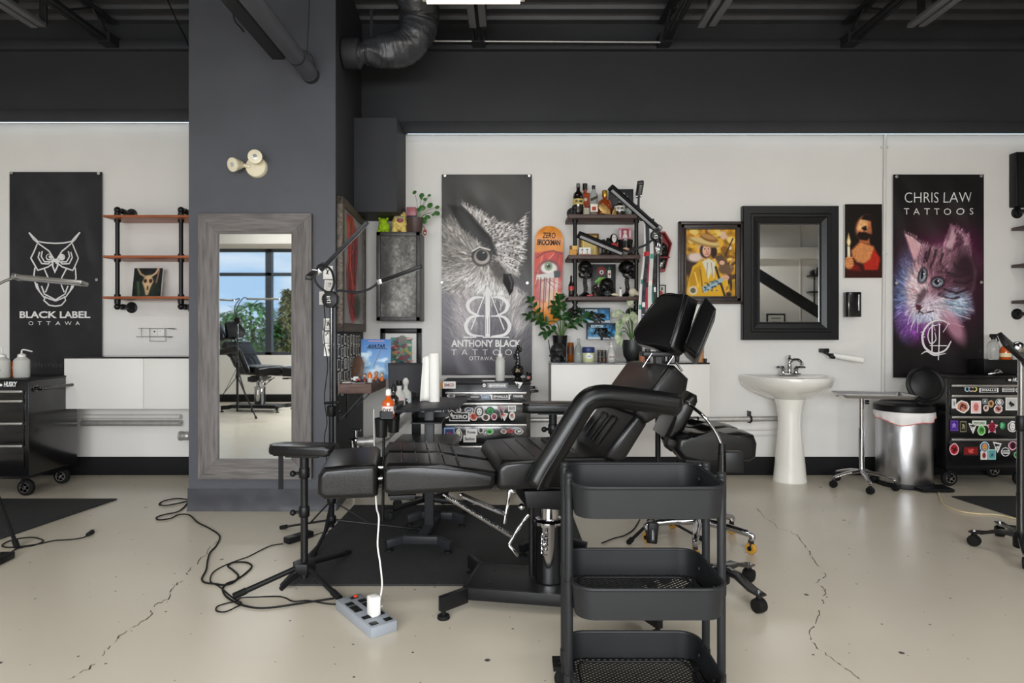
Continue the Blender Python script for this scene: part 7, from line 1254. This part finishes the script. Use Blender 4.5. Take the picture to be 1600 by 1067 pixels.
c=V((X(1552,5.02),5.02,zb)); t=thing('spray_bottle','clear spray bottle with a black trigger head on the black storage box','bottle',c); MB().lathe([(.036,0),(.04,.005),(.04,.11),(.03,.135),(.013,.15),(.013,.16)],c,20).build('bottle_body',M_clear,t); MB().box(c+V((.0,0,.185)),(.05,.022,.028),None,.005).box(c+V((.035,0,.192)),(.03,.014,.014),None,.003).beam(c+V((.026,0,.178)),c+V((.04,0,.14)),.01,.006).cyl(c+V((0,0,.155)),c+V((0,0,.175)),.016).build('trigger_head',M_plas,t)
bottle(1571,zb,5.0,[(.034,0),(.038,.005),(.038,.075),(.03,.095),(.012,.115)],M_amber,'orange liquid bottle leaning view behind the right lamp head',([(.013,.112),(.013,.13),(0,.13)],M_wplas),(.0383,.02,.05,'#e6d9b0')); bottle(1588,zb,5.02,[(.026,0),(.028,.004),(.028,.08),(.012,.1)],M_trans,'pale bottle right of the orange liquid bottle on the storage box',([(.013,.098),(.013,.115),(0,.115)],M_wplas))
t=thing('steel_clamp','shiny steel hand tool lying on the right tool chest lid','tool',(X(1556,4.82),4.82,RT)); c=V((X(1556,4.82),4.82,RT)); MB().tube(spl([c+V((-.06,0,.012)),c+V((-.02,-.01,.02)),c+V((.02,0,.03)),c+V((.05,.01,.02))],4),[.008,.01,.012,.014,.016,.018,.02,.02,.018,.016,.014,.012,.01],10).build('tool_body',M_chrome,t)
D=5.1; t=thing('wall_speaker','black box speaker high on the wall at the right edge','speaker',(X(1590,D)+.15,WALL,Z(322,D))); MB().bb((X(1588,D),D,Z(322,D)),(X(1588,D)+.3,WALL-.001,Z(237,D)),.008).build('speaker_box',M_bmetal,t); MB().bb((X(1588,D)+.012,D-.008,Z(319,D)),(X(1588,D)+.288,D,Z(240,D)),.004).build('speaker_grille',M_rub,t)
# ---------------------------------------------------------------- ceiling steel, lights, duct
M_joist=mat('black_steel_joist','#232326',.5,noise_=.1,scale=8); M_rail=mat('grey_channel','#6d6d70',.5)
for i,x in enumerate((-4.6,-3.15,-.26,1.19,2.64,4.1,5.55)):
    m=MB(); 
    for s in (-.022,.022): m.bb((x+s-.016,BACK,3.40),(x+s+.016,5.05,3.406)).bb((x+s-.003,BACK,3.40),(x+s+.003,5.05,3.44)).bb((x+s-.016,BACK,3.585),(x+s+.016,5.05,3.60))
    y=BACK; k=0
    while y<4.9: m.beam((x,y,3.42 if k%2 else 3.59),(x,y+.3,3.59 if k%2 else 3.42),.014,.014); y+=.3; k+=1
    m.bb((x-.05,4.93,3.395),(x+.05,5.06,3.47)); struct('trim_%d'%(i+6),m,M_joist)
def fixture(x,y,lab,lit,alongy=False,L=1.3,z=LAMPZ,grp='ceiling strip lights'):
    t=thing('ceiling_light',lab,'ceiling light',(x,y,z),PI/2 if alongy else 0,grp); m=MB(); m.box((0,0,.03),(L,.12,.05),None,.004); m.build('light_housing',M_wplas if lit else M_rail,t,local=True)
    for s in (-.03,.03): MB().cyl((-L/2+.03,s,-.008),(L/2-.03,s,-.008),.013,seg=10).build('light_tube',mat('lit_tube','#fff4e2',.5,emit=2.2) if lit else M_rail,t,local=True)
    for s in (-L*.4,L*.4): MB().cyl((s,0,.05),(s,0,3.58-z),.004,seg=6).build('hanger_rod',M_joist,t,local=True)
for x,y,e in LAMPS: fixture(x,y,'short lit strip light at the top edge of the photo' if y>3.9 else 'unseen lit white strip light hanging under the black ceiling',True,False,.64 if y>3.9 else 1.3)
for px,w_ in ((747,'center'),(1103,'right of center'),(1430,'far right'),(62,'far left')):
    z=3.30; D=(z-H)/(520-44)*F; x=X(px,D); t=thing('strut_channel','pair of grey steel channels under the ceiling deck, '+w_+' of the photo','channel',(x,D-1.1,z),0,'grey channel pairs')
    for s in (-.036,.036): MB().bb((x+s-.024,D-2.2,z),(x+s+.024,D,z+.03),.002).build('channel_bar',M_rail,t)
    MB().bb((x+.01,D-.02,z+.0),(x+.06,D-.005,z+.28)).build('hanger_bracket',M_joist,t); MB().bb((x-.06,D-.3,z+.03),(x+.06,D-.27,z+.28)).build('hanger_bracket',M_joist,t)
a_=P(672,64,4.95); b_=P(1032,66,4.95); wpipe('conduit_pipe','bright steel conduit running under the ceiling deck above the bulkhead',a_,b_,.007,M_gpipe)
wpipe_=lambda n_,l,a,b,r,m: solo(n_,MB().cyl(a,b,r,seg=18),m,l,'pipe')
e_=P(486,118,COLF-.001); t=thing('duct_pipe','thick black pipe running under the ceiling into the pier front','pipe',e_); MB().cyl(e_,(e_.x,.9,e_.z),.052,seg=22).build('pipe_run',M_pier,t); MB().lathe([(.056,0),(.056,.05),(.052,.052)],e_,22,(0,-1,0)).lathe([(.056,.28),(.056,.3)],e_,22,(0,-1,0)).build('pipe_coupling',M_black,t); MB().tube(spl([e_+V((-.05,-.08,.06)),e_+V((-.02,-.09,.12)),e_+V((.03,-.08,.09)),e_+V((.05,-.06,.02))],5),.004,6).tube([e_+V((0,-.08,.1)),e_+V((.02,-.1,.4)),e_+V((.03,-.12,.72))],.003,6).build('hanger_wire',M_joist,t)
e_=P(438,86,COLF-.001); t=thing('steel_strut','black steel strut running beside the thick pipe into the pier front','strut',e_); MB().bb((e_.x-.05,1.0,e_.z-.03),(e_.x+.03,e_.y,e_.z+.0)).bb((e_.x-.05,1.0,e_.z),(e_.x-.035,e_.y,e_.z+.06)).bb((e_.x+.015,1.0,e_.z),(e_.x+.03,e_.y,e_.z+.06)).build('strut_channel',M_joist,t); MB().tube(spl([P(362,0,4.0),P(366,30,4.05),P(375,42,4.1),P(381,50,4.13)],5),.004,6).build('loose_wire',M_rub,t)
solo('hanging_cable',MB().tube(spl([P(262,0,4.6),P(275,30,4.75),P(290,60,4.9),P(298,80,5.0)],5),.006,6),M_rub,'thin black cable sloping down from the ceiling left of the pier','cable')
# insulated flexible duct
pts=spl([P(545,84,4.35),P(562,84,4.36),P(580,82,4.38),P(605,80,4.42),P(632,72,4.45),P(650,52,4.45),P(655,26,4.45),P(652,0,4.4),P(650,-40,4.35)],10); n_=len(pts); tt=[i/(n_-1) for i in range(n_)]
rr_=[np.interp(u,[0,.1,.17,.22,.38,.55,.66,.75,1],[.092,.095,.07,.085,.118,.125,.125,.135,.14])*(1+.03*math.sin(i*2.1)) for i,u in enumerate(tt)]
m=MB(); m.tube(pts,rr_,32)
for v in m.bm.verts: v.co+= v.co.normalized()*0+V((noise.noise(v.co*14),noise.noise(v.co*14+V((7,3,1))),noise.noise(V((v.co.x*9+v.co.z*16,v.co.y*8,v.co.z*5)))))*.016
t=thing('flexible_duct','crumpled black insulated duct bending down from the ceiling beside the pier','duct',P(600,100,4.4)); m.build('duct_sleeve',mat('black_duct_foil','#343539',.35,noise_=.1,scale=15,bump=.6,bscale=28),t,sharp=80)
m=MB(); m.lathe([(.098,-.05),(.1,-.045),(.1,.05),(.094,.055)],pts[0]+V((.02,0,0)),28,(1,0,0)); m.build('duct_collar',M_black,t); m=MB(); q=pts[17]; m.tube([q+V((0,.073*math.cos(a),.078*math.sin(a))) for a in np.linspace(0,2*PI,25)[:-1]],.008,6,closed=True); m.build('tie_strap',M_joist,t)
m=MB(); m.bb(P(578,15,4.45),P(583,60,4.46)); m.build('hanger_strap',M_joist,t)
# LED rope that glows along the top of the white wall
for a,b,z,lb in ((px2+.37,XR-.2,ZLED[1]+.012,'faint blue white LED strip under the right bulkhead'),(XL+.2,px0-.03,ZLED[0]+.012,'faint blue white LED strip under the left bulkhead')):
    t=thing('led_strip',lb,'light strip',((a+b)/2,5.13,z)); MB().bb((a,5.125,z),(b,5.135,z+.006)).build('strip_carrier',M_wplas,t); MB().bb((a,5.127,z-.003),(b,5.133,z)).build('strip_emitter',mat('led_glow','#cfe8ff',.5,emit=2.5),t)
# ---------------------------------------------------------------- what the two mirrors show: second station, trees, far wall
dup(CHAIR,(-3.75,-1.25,0),PI+.28,'second black tattoo chair by the windows, reflected in the tall mirror')
c=V((-3.8,-.62,0)); t=thing('lamp_stand','tripod lamp with two white bars, reflected in the tall mirror','lamp',c,0,'tripod LED lamp stands')
tripod(t,c,1.3,[c+V((.38,.3,0)),c+V((-.36,.18,0)),c+V((.05,-.4,0))],.55,.68); cbox(t,c+V((0,0,1.32))); led_bar(t,c+V((.15,0,1.62)),c+V((.58,-.02,1.62)),.05,M_alu,(0,0,-1)); led_bar(t,c+V((-.05,0,1.6)),c+V((-.5,0,1.62)),.05,M_alu,(0,0,-1)); goose(t,[c+V((0,0,1.34)),c+V((.0,0,1.5)),c+V((.08,0,1.63)),c+V((.15,0,1.62))]); goose(t,[c+V((-.01,0,1.34)),c+V((-.04,0,1.5)),c+V((.03,0,1.62)),c+V((-.05,0,1.6))])
struct('ground',MB().bb((-40,-60,-.4),(30,BACK-.3,-.3)),mat('dry_grass','#6f7a48',.9,noise_=.3,scale=3))
def tree(x,y,h,r,cc,lb,conic,seed):
    rg=random.Random(seed); t=thing('tree',lb,'tree',(x,y,-.3)); MB().cyl((x,y,-.3),(x,y,h*.7),.1,.05).build('tree_trunk',mat('bark','#4a3a2c',.9),t); m=MB()
    for _ in range(1500):
        zz=rg.random(); th=rg.uniform(0,2*PI); rad=r*(1-zz*.95 if conic else math.sqrt(max(0,1-(2*zz-1)**2)))*math.sqrt(rg.uniform(.2,1)); p_=V((x+rad*math.cos(th),y+rad*math.sin(th),.2+zz*(h-.2))); d=V((math.cos(th)+rg.uniform(-.6,.6),math.sin(th)+rg.uniform(-.6,.6),rg.uniform(-.5,.6))); m.leaf(p_,d,rg.uniform(.16,.3),rg.uniform(.08,.14),droop=.3,n=2)
    m.build('foliage',mat('foliage_'+cc[1:],cc,.7,noise_=.4,scale=2),t,recalc=False)
tree(-8.0,-11.5,2.05,.95,'#6aa552','bushy green tree outside the window, seen in the tall mirror',False,1); tree(-7.0,-11.8,2.5,.6,'#a8a058','olive and rust leaved tree outside the window right of the bushy one',True,2); tree(-9.3,-11.2,2.45,.6,'#93a552','yellow green tree outside the window at the left of the mirror view',True,3)
for i,(x,y,h,cc,lb) in enumerate(((-6.1,-16,2.0,'#3f6a34','dark distant tree at the right of the mirror view'),(-10.8,-16,1.9,'#456f38','dark distant tree at the left of the mirror view'),(-8.6,-17,1.7,'#3a6232','dark low tree behind the bushy green one'))): tree(x,y,h,1.5,cc,lb,False,10+i)
FN=(V((-1,0,0)),V((0,0,1)),V((0,1,0)))
t=thing('sloping_rail','wide black sloping rail reflected in the black framed wall mirror','rail',(5.5,-1.78,1.0)); MB().beam((4.1,-1.78,2.6),(7.0,-1.78,.78),.06,.2,.004,up=(0,0,1)).build('rail_board',M_bmetal,t); MB().bb((6.9,-1.83,0),(7.0,-1.73,.9)).bb((4.1,-1.83,0),(4.16,-1.73,2.5)).build('rail_post',M_bmetal,t)
t=thing('wall_shelf','black shelf with red and dark trinkets reflected in the wall mirror','shelf',(6.2,BACK,1.6)); 
for z in (2.26,1.94,1.62): MB().bb((5.85,BACK,z),(6.6,BACK+.22,z+.025)).build('shelf_board',M_bmetal,t)
MB().cyl((5.95,BACK+.12,1.5),(5.95,BACK+.12,2.4),.015).cyl((6.5,BACK+.12,1.5),(6.5,BACK+.12,2.4),.015).build('shelf_pipe',M_pipe,t)
for i,(x,z,h,cc,lb) in enumerate(((5.92,2.287,.1,'#1a1a1c','dark jar on the far shelf seen in the wall mirror'),(6.05,2.287,.2,'#2a1a14','dark bottle on the far shelf seen in the wall mirror'),(6.2,2.287,.15,'#7a2a2a','red jar on the far shelf top seen in the wall mirror'),(6.1,1.967,.17,'#3a342e','brown skull shaped jar on the far shelf seen in the wall mirror'),(6.1,1.647,.16,'#7a2420','red tin on the low far shelf seen in the wall mirror'),(6.25,1.647,.13,'#8a3430','red cup on the low far shelf seen in the wall mirror'))): solo('shelf_jar',MB().lathe([(.045,0),(.05,.01),(.05,h*.7),(.02,h*.85),(.02,h),(0,h)],(x,BACK+.1,z),16),mat('jar_'+cc[1:],cc,.3),lb,'jar')
t=thing('framed_certificate','black framed certificate reflected at the bottom of the wall mirror','picture',(5.25,BACK,1.2)); MB().bb((5.05,BACK,1.24),(5.42,BACK+.025,1.53),.004).build('frame',M_bmetal,t); p=Print((5.39,BACK+.026,1.27),*FN); p.rect(0,0,.31,.23,'#d9d6cf'); p.rect(.06,.16,.19,.02,'#6a6762'); p.rect(.05,.1,.21,.01,'#a8a49d'); p.rect(.05,.07,.21,.01,'#a8a49d'); p.build('certificate',M_ink,t)
t=thing('conduit_pipe','thin white conduit on the far wall reflected in the wall mirror','pipe',(5.72,BACK,2.2)); MB().cyl((5.72,BACK+.015,1.4),(5.72,BACK+.015,3.4),.012).build('pipe_run',M_wpipe,t)
t=thing('side_counter','low white counter on the far wall below the certificate','counter',(5.6,BACK+.25,0)); MB().bb((4.7,BACK+.001,.05),(6.6,BACK+.45,1.16),.004).build('counter_body',M_white,t); MB().bb((4.68,BACK+.001,1.16),(6.62,BACK+.47,1.19),.004).build('counter_top',M_bmetal,t)
